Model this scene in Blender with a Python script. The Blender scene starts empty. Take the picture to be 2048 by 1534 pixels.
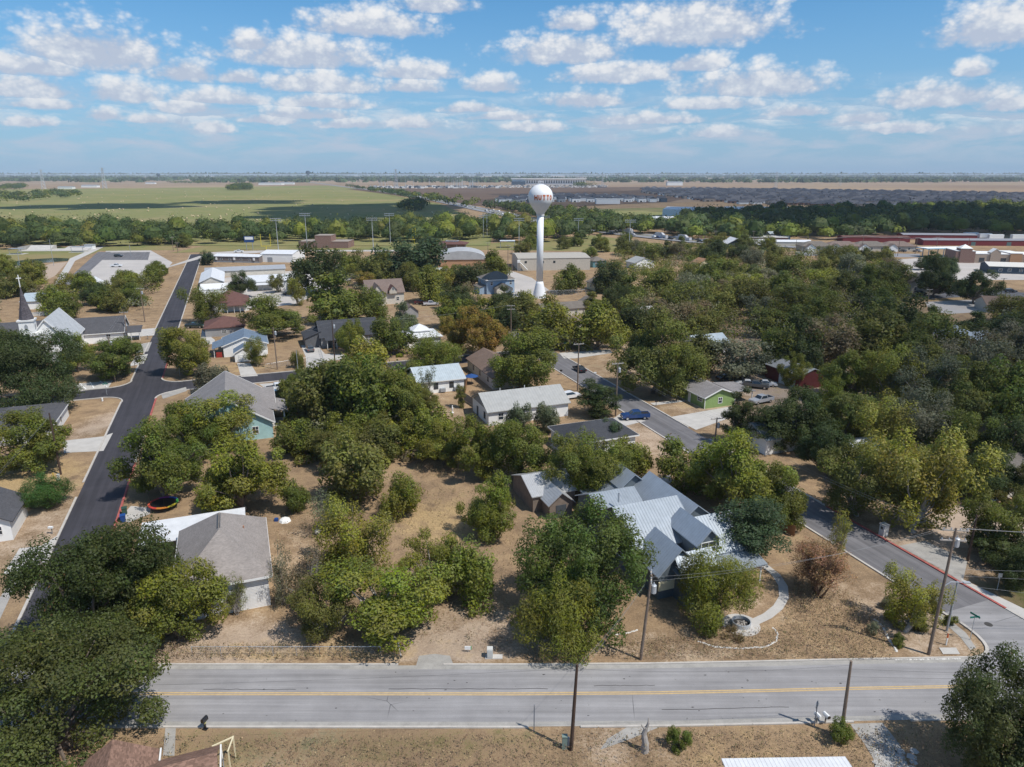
import bpy, math, random
import numpy as np
from mathutils import Vector, Matrix

random.seed(7)
rng = np.random.default_rng(11)
SC = bpy.context.scene
COL = SC.collection
R = math.radians

# ---------------------------------------------------------------- camera
CAM_H, PITCH, FPX = 48.0, R(16.4), 1420.0          # drone height (m), tilt, focal length in photo pixels
cam_data = bpy.data.cameras.new('camera')
cam_data.sensor_width = 36.0
cam_data.lens = 36.0 * FPX / 2048.0
cam_data.clip_start = 0.5
cam_data.clip_end = 90000.0
cam = bpy.data.objects.new('camera', cam_data)
cam.location = (0, 0, CAM_H)
cam.rotation_euler = (math.pi / 2 - PITCH, 0, 0)
COL.objects.link(cam)
SC.camera = cam

def ray(px, py):
    x, y = (px - 1024.0) / FPX, (767.0 - py) / FPX
    return x, math.cos(PITCH) + y * math.sin(PITCH), -math.sin(PITCH) + y * math.cos(PITCH)
def at(px, py, z=0.0):
    dx, dy, dz = ray(px, py)
    t = (z - CAM_H) / dz
    return dx * t, dy * t
def hgt(bx, by, ty):
    Y = at(bx, by)[1]
    _, dy, dz = ray(bx, ty)
    return CAM_H + dz * Y / dy
GA = R(21.0)                                        # the town's street grid is turned 21 degrees
gc, gs = math.cos(GA), math.sin(GA)
def UV(u, v): return u * gc - v * gs, u * gs + v * gc
def toUV(x, y): return x * gc + y * gs, -x * gs + y * gc
def pxUV(px, py, z=0.0): return toUV(*at(px, py, z))

# ---------------------------------------------------------------- sun, sky, exposure
SUN_EL, SUN_AZ = R(57), R(122)                      # azimuth clockwise from +Y
SUNV = Vector((math.sin(SUN_AZ) * math.cos(SUN_EL), math.cos(SUN_AZ) * math.cos(SUN_EL), math.sin(SUN_EL)))
sun_d = bpy.data.lights.new('sun', 'SUN')
sun_d.energy = 4.5
sun_d.angle = R(0.53)
sun_d.color = (1.0, 0.95, 0.88)
sun = bpy.data.objects.new('sun', sun_d)
sun.rotation_euler = SUNV.to_track_quat('Z', 'Y').to_euler()
sun.location = SUNV * 300
COL.objects.link(sun)

SC.view_settings.view_transform = 'Standard'
SC.view_settings.look = 'None'
SC.view_settings.gamma = 1.0
SC.view_settings.exposure = 0.0
SC.view_settings.use_curve_mapping = False
SC.render.engine = 'CYCLES'
cy = SC.cycles
cy.max_bounces = 6
cy.diffuse_bounces = 3
cy.glossy_bounces = 2
cy.transmission_bounces = 3
cy.transparent_max_bounces = 6
cy.volume_bounces = 1
cy.use_denoising = True
cy.sample_clamp_indirect = 4.0

world = bpy.data.worlds.new('World')
SC.world = world
world.use_nodes = True
try:
    world.cycles.sampling_method = 'MANUAL'
    world.cycles.sample_map_resolution = 512
except Exception:
    pass
wt = world.node_tree
wt.nodes.clear()

class NT:
    """short-hand for building node trees"""
    def __init__(s, nt): s.t = nt
    def n(s, kind, **kw):
        nd = s.t.nodes.new(kind)
        for k, v in kw.items(): setattr(nd, k, v)
        return nd
    def set(s, sock, v):
        if hasattr(v, 'is_linked') or hasattr(v, 'links'): s.t.links.new(v, sock)
        elif v is not None: sock.default_value = v
    def math(s, op, a=None, b=None, c=None, clamp=False):
        nd = s.n('ShaderNodeMath', operation=op, use_clamp=clamp)
        for i, v in enumerate((a, b, c)):
            if v is not None: s.set(nd.inputs[i], v)
        return nd.outputs[0]
    def vec(s, op, a=None, b=None, c=None):
        nd = s.n('ShaderNodeVectorMath', operation=op)
        for i, v in enumerate((a, b, c)):
            if v is not None: s.set(nd.inputs[i], v)
        return nd.outputs['Value'] if op in ('LENGTH', 'DOT_PRODUCT', 'DISTANCE') else nd.outputs[0]
    def noise(s, vec, scale, detail=3.0, rough=0.55, dist=0.0, dims='3D'):
        nd = s.n('ShaderNodeTexNoise', noise_dimensions=dims)
        if vec is not None: s.set(nd.inputs['Vector'], vec)
        nd.inputs['Scale'].default_value = scale
        nd.inputs['Detail'].default_value = detail
        nd.inputs['Roughness'].default_value = rough
        nd.inputs['Distortion'].default_value = dist
        return nd.outputs[0]
    def rng(s, v, a, b, c=0.0, d=1.0, smooth=False):
        nd = s.n('ShaderNodeMapRange')
        if smooth: nd.interpolation_type = 'SMOOTHSTEP'
        s.set(nd.inputs[0], v)
        for i, x in enumerate((a, b, c, d)): s.set(nd.inputs[1 + i], x)
        return nd.outputs[0]
    def mix(s, f, a, b, mode='MIX'):
        nd = s.n('ShaderNodeMix', data_type='RGBA', blend_type=mode)
        s.set(nd.inputs[0], f); s.set(nd.inputs[6], a); s.set(nd.inputs[7], b)
        return nd.outputs[2]
    def ramp(s, f, stops):
        nd = s.n('ShaderNodeValToRGB')
        cr = nd.color_ramp
        while len(cr.elements) < len(stops): cr.elements.new(0.5)
        for e, (p, c) in zip(cr.elements, stops):
            e.position = p; e.color = (*c, 1) if len(c) == 3 else c
        s.set(nd.inputs[0], f)
        return nd.outputs[0]
    def sep(s, v):
        nd = s.n('ShaderNodeSeparateXYZ'); s.set(nd.inputs[0], v); return nd.outputs
    def com(s, x, y, z=0.0):
        nd = s.n('ShaderNodeCombineXYZ')
        for i, v in enumerate((x, y, z)): s.set(nd.inputs[i], v)
        return nd.outputs[0]

w = NT(wt)
sky = w.n('ShaderNodeTexSky', sky_type='NISHITA')
sky.sun_disc = False
sky.sun_elevation = SUN_EL
sky.sun_rotation = SUN_AZ
sky.altitude = 200
sky.air_density = 1.0
sky.dust_density = 0.25
sky.ozone_density = 5.0
SKY_STRENGTH = 0.122
bg = w.n('ShaderNodeBackground')
bg.inputs[1].default_value = SKY_STRENGTH
dirv = w.n('ShaderNodeTexCoord').outputs['Generated']
dx, dy, dz = w.sep(dirv)
azim = w.math('ARCTAN2', dx, dy)
elev = w.math('ARCSINE', dz)
P0 = w.com(azim, elev)
# the air thickens and pales towards the horizon all round
hz_ = w.math('POWER', w.rng(elev, 0.0, 0.27, 1.0, 0.0), 1.5)
w.set(bg.inputs[0], w.mix(w.math('MULTIPLY', hz_, 0.88), w.mix(1.0, sky.outputs[0], (0.50, 0.89, 1.03, 1), 'MULTIPLY'), (2.55, 3.5, 5.2, 1)))
# cumulus: each cloud has its own bearing, height of its flat base, breadth and thickness on the sky
CLOUDS = [(190,134,300,92),(55,150,230,48),(375,160,135,44),(478,166,85,30),(640,184,240,44),(66,196,190,52),(250,202,165,46),
 (610,132,300,66),(505,100,110,40),(740,71,250,56),(870,24,130,40),(825,158,170,38),(985,184,120,36),(825,184,120,30),(650,216,170,30),
 (90,217,150,24),(205,240,85,26),(440,208,190,32),(1150,60,112,42),(1390,88,310,100),(1130,126,240,62),(1240,164,240,44),(1395,142,130,40),
 (1510,190,290,62),(1165,212,165,32),(1420,217,190,26),(1990,88,250,92),(1945,152,70,32),(1880,212,260,50),(1725,246,120,28),
 (1285,248,240,24),(1800,264,160,22),(1440,274,140,24),(375,226,130,28),(300,246,90,20),(540,247,130,22),(700,256,150,22),(425,266,80,26),
 (610,238,190,26),(60,252,110,22),(825,256,120,26),(1065,262,130,22),(1010,240,150,18),(1590,232,120,24),(2010,220,120,36),(940,224,130,20),
 (1330,232,170,20),(180,268,120,16),(1230,284,170,16),(900,282,150,16),(560,288,150,16),(1600,286,150,14),(330,292,120,14),(1880,290,160,14),
 (740,284,90,16),(1090,296,120,12),(70,284,120,14)]
# puffy billows: smooth voronoi warps and eats the outline
wv = w.vec('MULTIPLY', P0, (1.0, 1.5, 1.0))
b1 = w.n('ShaderNodeTexVoronoi', feature='SMOOTH_F1', voronoi_dimensions='2D')
w.set(b1.inputs['Vector'], wv)
b1.inputs['Scale'].default_value = 27.0
b1.inputs['Detail'].default_value = 3.0
b1.inputs['Roughness'].default_value = 0.62
b1.inputs['Smoothness'].default_value = 0.35
puff = w.math('SUBTRACT', 0.62, b1.outputs['Distance'])
n1 = w.noise(wv, 11.0, 5.0, 0.62, 0.3)
n1c = w.math('SUBTRACT', n1, 0.5)
n2 = w.noise(w.vec('ADD', wv, (7.3, 2.1, 0)), 60.0, 4.0, 0.65)
wx = w.math('MULTIPLY', n1c, 0.035)
P = w.vec('ADD', P0, w.com(wx, w.math('MULTIPLY', w.math('SUBTRACT', n2, 0.5), 0.006)))
D, Yq = None, None
for (cx, by, cw, ch) in CLOUDS[:46]:
    a = [math.atan2(*ray(cx, by)[:2])]
    def el_of(px, py):
        x_, y_, z_ = ray(px, py); return math.asin(z_ / math.sqrt(x_*x_ + y_*y_ + z_*z_))
    base = el_of(cx, by - ch * 0.22)
    rx = (math.atan2(*ray(cx + cw / 2, by)[:2]) - math.atan2(*ray(cx - cw / 2, by)[:2])) / 2 * 1.22
    ry = max(0.004, el_of(cx, by - ch) - base) * 1.2
    off = (-a[0] / rx, -base / ry, 0)
    if D is not None:                              # keeps the picks in one chain, so few values are alive at once
        off = w.vec('MULTIPLY_ADD', D, (1e-9, 1e-9, 0), off)
    q = w.vec('MULTIPLY_ADD', P, (1 / rx, 1 / ry, 0), off)
    ln = w.vec('LENGTH', w.vec('MAXIMUM', q, w.vec('MULTIPLY', q, (-1.0, -2.8, 1.0))))
    qy = w.vec('DOT_PRODUCT', q, (0.0, 1.0, 0.0))
    if D is None: D, Yq = ln, qy
    else:
        mx = w.n('ShaderNodeMix', data_type='FLOAT')
        w.set(mx.inputs[0], w.math('LESS_THAN', ln, D)); w.set(mx.inputs[2], Yq); w.set(mx.inputs[3], qy)
        D, Yq = w.math('MINIMUM', ln, D), mx.outputs[0]
# the rest of the sky (beside and behind the view) carries the same fair-weather cumulus
far_n = w.noise(w.vec('MULTIPLY', P0, (1.0, 2.6, 1.0)), 4.2, 5.0, 0.6)
side = w.rng(w.math('ABSOLUTE', azim), 0.66, 0.8)
lowband = w.rng(elev, 0.06, 0.12, 1.0, 0.0, True)
band_n = w.noise(w.vec('MULTIPLY', P0, (1.0, 4.5, 1.0)), 11.0, 5.0, 0.6, 0.4)
highside = w.math('MAXIMUM', side, w.rng(elev, 0.23, 0.32))
f_side = w.math('MULTIPLY', highside, w.rng(far_n, 0.52, 0.68))
f_band = w.math('MULTIPLY', lowband, w.rng(band_n, 0.42, 0.62, 0.0, 0.8))
field = w.math('SUBTRACT', 1.0, D)
field = w.math('ADD', field, w.math('MULTIPLY', puff, 0.5))
field = w.math('ADD', field, w.math('MULTIPLY', n1c, 0.7))
field = w.math('ADD', field, w.math('MULTIPLY', w.math('SUBTRACT', n2, 0.5), 0.42))
alpha = w.rng(field, -0.32, 0.36, 0.0, 1.0, True)
alpha = w.math('MAXIMUM', alpha, w.math('MAXIMUM', f_side, f_band))
alpha = w.math('MULTIPLY', alpha, w.rng(elev, 0.004, 0.035))
light = w.math('ADD', w.math('MULTIPLY', Yq, 0.75), w.math('MULTIPLY', puff, 0.95))
light = w.math('ADD', light, w.math('MULTIPLY', n1c, 1.3))
light = w.math('ADD', light, w.math('MULTIPLY', w.math('SUBTRACT', n2, 0.5), 0.8))
ccol = w.ramp(w.rng(light, -0.45, 0.72), [(0.0, (0.53, 0.60, 0.74)), (0.28, (0.65, 0.71, 0.81)), (0.55, (0.85, 0.87, 0.91)), (1.0, (0.98, 0.98, 0.98))])
low = w.rng(elev, 0.02, 0.16, 0.5, 0.0)
ccol = w.mix(low, ccol, (0.52, 0.61, 0.75, 1))
cbg = w.n('ShaderNodeBackground')
w.set(cbg.inputs[0], ccol)
cbg.inputs[1].default_value = 0.92
mixs = w.n('ShaderNodeMixShader')
w.set(mixs.inputs[0], w.math('MULTIPLY', alpha, 0.95))
wt.links.new(bg.outputs[0], mixs.inputs[1]); wt.links.new(cbg.outputs[0], mixs.inputs[2])
wo = w.n('ShaderNodeOutputWorld')
wt.links.new(mixs.outputs[0], wo.inputs[0])

# ---------------------------------------------------------------- helpers: meshes and things
class MB:
    """collects shapes; build() links them as ONE mesh object"""
    def __init__(s): s.v = []; s.f = []; s.m = []; s.mi = 0
    def mat(s, i): s.mi = i; return s
    def face(s, pts):
        b = len(s.v); s.v += [tuple(p) for p in pts]; s.f.append(tuple(range(b, b + len(pts)))); s.m.append(s.mi)
    def mesh(s, vs, fs):
        b = len(s.v); s.v += [tuple(p) for p in vs]
        for f in fs: s.f.append(tuple(b + i for i in f)); s.m.append(s.mi)
    def box(s, x0, x1, y0, y1, z0, z1):
        vs = [(x0,y0,z0),(x1,y0,z0),(x1,y1,z0),(x0,y1,z0),(x0,y0,z1),(x1,y0,z1),(x1,y1,z1),(x0,y1,z1)]
        s.mesh(vs, [(0,3,2,1),(4,5,6,7),(0,1,5,4),(1,2,6,5),(2,3,7,6),(3,0,4,7)])
    def obox(s, c, ax, hx, hy, hz):
        """box centred at c whose x axis points along ax (tilt allowed)"""
        ax = Vector(ax).normalized(); up = Vector((0, 0, 1)) if abs(ax.z) < 0.95 else Vector((1, 0, 0))
        ay = up.cross(ax).normalized(); az = ax.cross(ay); c = Vector(c)
        vs = [c + ax * (i * hx) + ay * (j * hy) + az * (k * hz) for k in (-1, 1) for i, j in ((-1,-1),(1,-1),(1,1),(-1,1))]
        s.mesh(vs, [(0,3,2,1),(4,5,6,7),(0,1,5,4),(1,2,6,5),(2,3,7,6),(3,0,4,7)])
    def prism(s, poly, z0, z1):
        n = len(poly)
        vs = [(x, y, z0) for x, y in poly] + [(x, y, z1) for x, y in poly]
        s.mesh(vs, [tuple(range(n - 1, -1, -1)), tuple(range(n, 2 * n))] + [(i, (i + 1) % n, n + (i + 1) % n, n + i) for i in range(n)])
    def extr(s, prof, axis, a0, a1):
        """profile of (across, z) pairs swept along local axis 'x' or 'y' from a0 to a1"""
        n = len(prof)
        put = (lambda p, a: (a, p[0], p[1])) if axis == 'x' else (lambda p, a: (p[0], a, p[1]))
        vs = [put(p, a0) for p in prof] + [put(p, a1) for p in prof]
        s.mesh(vs, [tuple(range(n - 1, -1, -1)), tuple(range(n, 2 * n))] + [(i, (i + 1) % n, n + (i + 1) % n, n + i) for i in range(n)])
    def tube(s, pts, rads, seg=6, cap=True):
        pts = [Vector(p) for p in pts]
        if not hasattr(rads, '__len__'): rads = [rads] * len(pts)
        b0 = len(s.v); rings = []
        for i, p in enumerate(pts):
            d = (pts[min(i + 1, len(pts) - 1)] - pts[max(i - 1, 0)]).normalized()
            up = Vector((0, 0, 1)) if abs(d.z) < 0.9 else Vector((1, 0, 0))
            a = d.cross(up).normalized(); bb = d.cross(a)
            s.v += [tuple(p + (a * math.cos(2 * math.pi * k / seg) + bb * math.sin(2 * math.pi * k / seg)) * rads[i]) for k in range(seg)]
        for i in range(len(pts) - 1):
            for k in range(seg):
                s.f.append((b0 + i * seg + k, b0 + i * seg + (k + 1) % seg, b0 + (i + 1) * seg + (k + 1) % seg, b0 + (i + 1) * seg + k)); s.m.append(s.mi)
        if cap:
            s.f.append(tuple(b0 + k for k in range(seg - 1, -1, -1))); s.m.append(s.mi)
            s.f.append(tuple(b0 + (len(pts) - 1) * seg + k for k in range(seg))); s.m.append(s.mi)
    def lathe(s, prof, seg=24, c=(0, 0)):
        b0 = len(s.v); n = len(prof)
        for r, z in prof:
            for k in range(seg):
                a = 2 * math.pi * k / seg
                s.v.append((c[0] + r * math.cos(a), c[1] + r * math.sin(a), z))
        for i in range(n - 1):
            for k in range(seg):
                s.f.append((b0 + i * seg + k, b0 + i * seg + (k + 1) % seg, b0 + (i + 1) * seg + (k + 1) % seg, b0 + (i + 1) * seg + k)); s.m.append(s.mi)
        s.f.append(tuple(b0 + k for k in range(seg - 1, -1, -1))); s.m.append(s.mi)
        s.f.append(tuple(b0 + (n - 1) * seg + k for k in range(seg))); s.m.append(s.mi)
    def data(s, name, mats, smooth=False):
        me = bpy.data.meshes.new(name)
        me.from_pydata(s.v, [], s.f)
        for m in (mats if isinstance(mats, (list, tuple)) else [mats]): me.materials.append(m)
        if len(me.materials) > 1: me.polygons.foreach_set('material_index', s.m)
        if smooth: me.polygons.foreach_set('use_smooth', [True] * len(s.f))
        me.update()
        return me
    def build(s, name, mats, parent=None, smooth=False):
        return link(name, s.data(name, mats, smooth), parent)

def link(name, data, parent=None):
    o = bpy.data.objects.new(name, data)
    if parent is not None: o.parent = parent
    COL.objects.link(o)
    return o
def tag(o, label, cat, group=None):
    o['label'] = label; o['category'] = cat
    if group: o['group'] = group
    return o
def thing(name, label, cat, loc=(0, 0, 0), rz=0.0, group=None):
    o = bpy.data.objects.new(name, None)
    o.empty_display_size = 0.3
    o.location = loc if len(loc) == 3 else (*loc, 0); o.rotation_euler = (0, 0, rz)
    COL.objects.link(o)
    return tag(o, label, cat, group)
def struct(name, mb, mats, smooth=False):
    o = mb.build(name, mats, None, smooth); o['kind'] = 'structure'; return o
KIDS = {}
def kids_of(o): return [c for c in o.children]
def dup(root, loc, rz, label, group=None, scale=None):
    """a copy of a thing with copies of its parts and sub-parts (shared mesh data)"""
    r = root.copy(); COL.objects.link(r)
    r.location = loc if len(loc) == 3 else (*loc, 0); r.rotation_euler = (0, 0, rz)
    r['label'] = label
    if group: r['group'] = group
    if scale: r.scale = scale
    for ch in list(root.children):
        c = ch.copy(); COL.objects.link(c); c.parent = r
        for gch in list(ch.children):
            d = gch.copy(); COL.objects.link(d); d.parent = c
    return r
# ---------------------------------------------------------------- materials
MATS = {}
def newmat(name):
    m = bpy.data.materials.new(name); m.use_nodes = True
    nt = m.node_tree
    b = nt.nodes.get('Principled BSDF')
    return m, NT(nt), b
def coords(n, kind='Object'): return n.n('ShaderNodeTexCoord').outputs[kind]
def worldpos(n): return n.n('ShaderNodeNewGeometry').outputs['Position']

def mat(name, col, rough=0.8, var=0.12, scale=1.2, metal=0.0, bump=0.0, bscale=30.0, spec=0.3, world=False):
    """a plain surface with uneven tone and a little relief"""
    if name in MATS: return MATS[name]
    m, n, b = newmat(name)
    p = worldpos(n) if world else coords(n)
    a = n.noise(p, scale, 5.0, 0.65)
    f = n.noise(p, scale * 14, 3.0, 0.6)
    t = n.math('ADD', n.math('MULTIPLY', a, 0.7), n.math('MULTIPLY', f, 0.3))
    k = n.rng(t, 0.3, 0.7, 1 - var, 1 + var)
    c = n.vec('SCALE', tuple(col))
    sc = c.node; n.set(sc.inputs['Scale'], k)
    n.set(b.inputs['Base Color'], c)
    b.inputs['Roughness'].default_value = rough
    b.inputs['Metallic'].default_value = metal
    b.inputs['Specular IOR Level'].default_value = spec
    if bump:
        bp = n.n('ShaderNodeBump'); bp.inputs['Strength'].default_value = bump
        n.set(bp.inputs['Height'], n.noise(p, bscale, 3.0))
        n.set(b.inputs['Normal'], bp.outputs[0])
    MATS[name] = m
    return m

def ribbed(name, col, axis, pitch=0.4, rough=0.45, metal=0.0, var=0.10, depth=0.6, spec=0.5, dirt=0.0):
    """ribbed sheet metal or lap siding: shallow relief every `pitch` metres along a local axis"""
    if name in MATS: return MATS[name]
    m, n, b = newmat(name)
    p = coords(n)
    ax = n.sep(p)[axis]
    w_ = n.math('ABSOLUTE', n.math('SUBTRACT', n.math('FRACT', n.math('DIVIDE', ax, pitch)), 0.5))
    rib = n.rng(w_, 0.36, 0.47)
    a = n.noise(p, 0.9, 5.0, 0.65)
    k = n.rng(a, 0.3, 0.7, 1 - var, 1 + var)
    k = n.math('MULTIPLY', k, n.rng(rib, 0, 1, 1.0, 0.86))
    c = n.vec('SCALE', tuple(col)); n.set(c.node.inputs['Scale'], k)
    if dirt:
        d = n.rng(n.noise(n.vec('MULTIPLY', p, (3.0, 3.0, 0.4)), 1.1, 5.0, 0.7), 0.55, 0.8, 0, dirt)
        c = n.mix(d, c, (0.22, 0.17, 0.13, 1))
    n.set(b.inputs['Base Color'], c)
    b.inputs['Roughness'].default_value = rough; b.inputs['Metallic'].default_value = metal
    b.inputs['Specular IOR Level'].default_value = spec
    bp = n.n('ShaderNodeBump'); bp.inputs['Strength'].default_value = depth; bp.inputs['Distance'].default_value = 0.03
    n.set(bp.inputs['Height'], rib); n.set(b.inputs['Normal'], bp.outputs[0])
    MATS[name] = m
    return m

def shingle(name, col, var=0.12):
    if name in MATS: return MATS[name]
    m, n, b = newmat(name)
    p = coords(n)
    x, y, z = n.sep(p)
    # courses follow height on any slope; tabs follow both ground axes
    course = n.math('FRACT', n.math('DIVIDE', z, 0.085))
    cell = n.n('ShaderNodeTexVoronoi', feature='F1')
    n.set(cell.inputs['Vector'], n.vec('MULTIPLY', p, (3.6, 3.6, 11.8)))
    cell.inputs['Scale'].default_value = 1.0
    tone = n.sep(cell.outputs['Color'])[0]
    a = n.noise(p, 0.5, 5.0, 0.7)
    k = n.math('MULTIPLY', n.rng(tone, 0, 1, 1 - var, 1 + var), n.rng(a, 0.3, 0.7, 0.88, 1.1))
    k = n.math('MULTIPLY', k, n.rng(course, 0.0, 0.25, 0.86, 1.0))
    c = n.vec('SCALE', tuple(col)); n.set(c.node.inputs['Scale'], k)
    n.set(b.inputs['Base Color'], c)
    b.inputs['Roughness'].default_value = 0.9; b.inputs['Specular IOR Level'].default_value = 0.2
    bp = n.n('ShaderNodeBump'); bp.inputs['Strength'].default_value = 0.4; bp.inputs['Distance'].default_value = 0.02
    n.set(bp.inputs['Height'], course); n.set(b.inputs['Normal'], bp.outputs[0])
    MATS[name] = m
    return m

def brickwall(name, c1, c2, mortar, scale=3.0):
    if name in MATS: return MATS[name]
    m, n, b = newmat(name)
    p = coords(n); x, y, z = n.sep(p)
    t = n.n('ShaderNodeTexBrick')
    n.set(t.inputs['Vector'], n.com(n.math('ADD', x, y), z))
    t.inputs['Color1'].default_value = (*c1, 1); t.inputs['Color2'].default_value = (*c2, 1); t.inputs['Mortar'].default_value = (*mortar, 1)
    t.inputs['Scale'].default_value = scale
    n.set(b.inputs['Base Color'], t.outputs[0]); b.inputs['Roughness'].default_value = 0.9
    MATS[name] = m
    return m

def glassmat(name='glass', col=(0.03, 0.04, 0.05)):
    if name in MATS: return MATS[name]
    m, n, b = newmat(name)
    b.inputs['Base Color'].default_value = (*col, 1); b.inputs['Roughness'].default_value = 0.08
    b.inputs['Specular IOR Level'].default_value = 0.6
    MATS[name] = m
    return m
def paint(name, col, rough=0.3, coat=0.6):
    if name in MATS: return MATS[name]
    m, n, b = newmat(name)
    k = n.rng(n.noise(coords(n), 2.5, 4.0), 0.3, 0.7, 0.9, 1.08)
    c = n.vec('SCALE', tuple(col)); n.set(c.node.inputs['Scale'], k)
    n.set(b.inputs['Base Color'], c)
    b.inputs['Roughness'].default_value = rough
    b.inputs['Coat Weight'].default_value = coat; b.inputs['Coat Roughness'].default_value = 0.1
    MATS[name] = m
    return m

GLASS = glassmat()
WHITE = mat('white_paint', (0.78, 0.78, 0.76), 0.6, 0.06)
TRIM = mat('trim_white', (0.74, 0.74, 0.72), 0.6, 0.06)
CREAM = mat('cream_paint', (0.70, 0.62, 0.42), 0.6, 0.08)
DARKTRIM = mat('dark_trim', (0.07, 0.08, 0.09), 0.6, 0.1)
SIDING = ribbed('white_siding', (0.74, 0.74, 0.73), 2, 0.19, 0.65, depth=0.8, spec=0.3, dirt=0.35)
CONC = mat('concrete', (0.46, 0.44, 0.41), 0.9, 0.16, 0.5, bump=0.15, world=True)
CONC_OLD = mat('old_concrete', (0.33, 0.315, 0.29), 0.9, 0.28, 0.6, bump=0.2, world=True)
KERB = mat('kerb_concrete', (0.46, 0.43, 0.39), 0.9, 0.2, 0.8, world=True)
REDKERB = mat('red_kerb_paint', (0.36, 0.10, 0.085), 0.8, 0.45, 1.2, world=True)
YELLOW = mat('yellow_line', (0.50, 0.36, 0.185), 0.8, 0.22, 2.5, world=True)
WOODPOLE = mat('pole_wood', (0.20, 0.15, 0.115), 0.9, 0.3, 2.0)
DARKPOLE = mat('tarred_pole_wood', (0.075, 0.048, 0.035), 0.85, 0.3, 2.0)
GALV = mat('galvanised_steel', (0.50, 0.52, 0.54), 0.45, 0.1, metal=0.4)
GREYMETAL = mat('grey_metal', (0.33, 0.35, 0.37), 0.5, 0.1, metal=0.2)
BLACK = mat('black_rubber', (0.02, 0.02, 0.022), 0.7, 0.1)
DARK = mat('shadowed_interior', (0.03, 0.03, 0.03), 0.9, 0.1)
BARK = mat('bark', (0.17, 0.135, 0.11), 0.95, 0.3, 3.0, bump=0.4)
PALEBARK = mat('pale_bark', (0.34, 0.31, 0.28), 0.95, 0.3, 3.0, bump=0.4)
WIRE = mat('wire', (0.05, 0.05, 0.055), 0.6, 0.1)
PALEWIRE = mat('pale_wire', (0.22, 0.225, 0.235), 0.5, 0.1)
STONE = mat('pale_stone', (0.62, 0.60, 0.56), 0.9, 0.2, 2.0, bump=0.3)
WATER = None

def roadmat(name, col, var, lane=None, crack=0.0):
    """asphalt: tracks along local y worn by tyres, fine aggregate, sealed cracks"""
    m, n, b = newmat(name)
    p = worldpos(n); x, y, z = n.sep(p)
    a = n.noise(p, 0.22, 5.0, 0.65)
    f = n.noise(p, 9.0, 3.0, 0.7)
    k = n.rng(a, 0.3, 0.7, 1 - var, 1 + var)
    k = n.math('MULTIPLY', k, n.rng(f, 0.25, 0.75, 0.92, 1.08))
    if lane:
        # long streaks along the driving direction
        dirx, diry = lane
        al = n.math('ADD', n.math('MULTIPLY', x, dirx), n.math('MULTIPLY', y, diry))
        ac = n.math('ADD', n.math('MULTIPLY', x, -diry), n.math('MULTIPLY', y, dirx))
        st = n.noise(n.com(n.math('MULTIPLY', al, 0.03), n.math('MULTIPLY', ac, 1.1)), 1.0, 4.0, 0.7)
        k = n.math('MULTIPLY', k, n.rng(st, 0.3, 0.7, 1 - var * 1.9, 1 + var * 1.4))
    c = n.vec('SCALE', tuple(col)); n.set(c.node.inputs['Scale'], k)
    if crack:
        cr = n.n('ShaderNodeTexVoronoi', feature='DISTANCE_TO_EDGE')
        n.set(cr.inputs['Vector'], n.vec('ADD', p, n.vec('SCALE', (1, 1, 0)) ))
        cr.inputs['Scale'].default_value = 0.10
        g_ = n.rng(cr.outputs[0], 0.0, 0.004, crack, 0.0)
        g_ = n.math('MULTIPLY', g_, n.rng(n.noise(p, 0.1, 2.0), 0.58, 0.66))
        c = n.mix(g_, c, (0.03, 0.03, 0.035, 1))
        sp = n.rng(n.noise(p, 1.7, 2.0, 0.5), 0.74, 0.78, 0, 0.6)
        c = n.mix(sp, c, (0.06, 0.055, 0.05, 1))
    n.set(b.inputs['Base Color'], c)
    b.inputs['Roughness'].default_value = 0.85; b.inputs['Specular IOR Level'].default_value = 0.25
    bp = n.n('ShaderNodeBump'); bp.inputs['Strength'].default_value = 0.25; bp.inputs['Distance'].default_value = 0.02
    n.set(bp.inputs['Height'], f); n.set(b.inputs['Normal'], bp.outputs[0])
    MATS[name] = m
    return m
NEARROAD = roadmat('worn_grey_asphalt', (0.278, 0.270, 0.270), 0.13, (1.0, 0.0), 0.9)
NEWASPH = roadmat('fresh_asphalt', (0.050, 0.048, 0.056), 0.16, (-gs, gc))
MIDASPH = roadmat('weathered_asphalt', (0.155, 0.15, 0.155), 0.15, (-gs, gc), 0.8)
FARROAD = roadmat('highway_asphalt', (0.24, 0.24, 0.25), 0.1)

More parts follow.
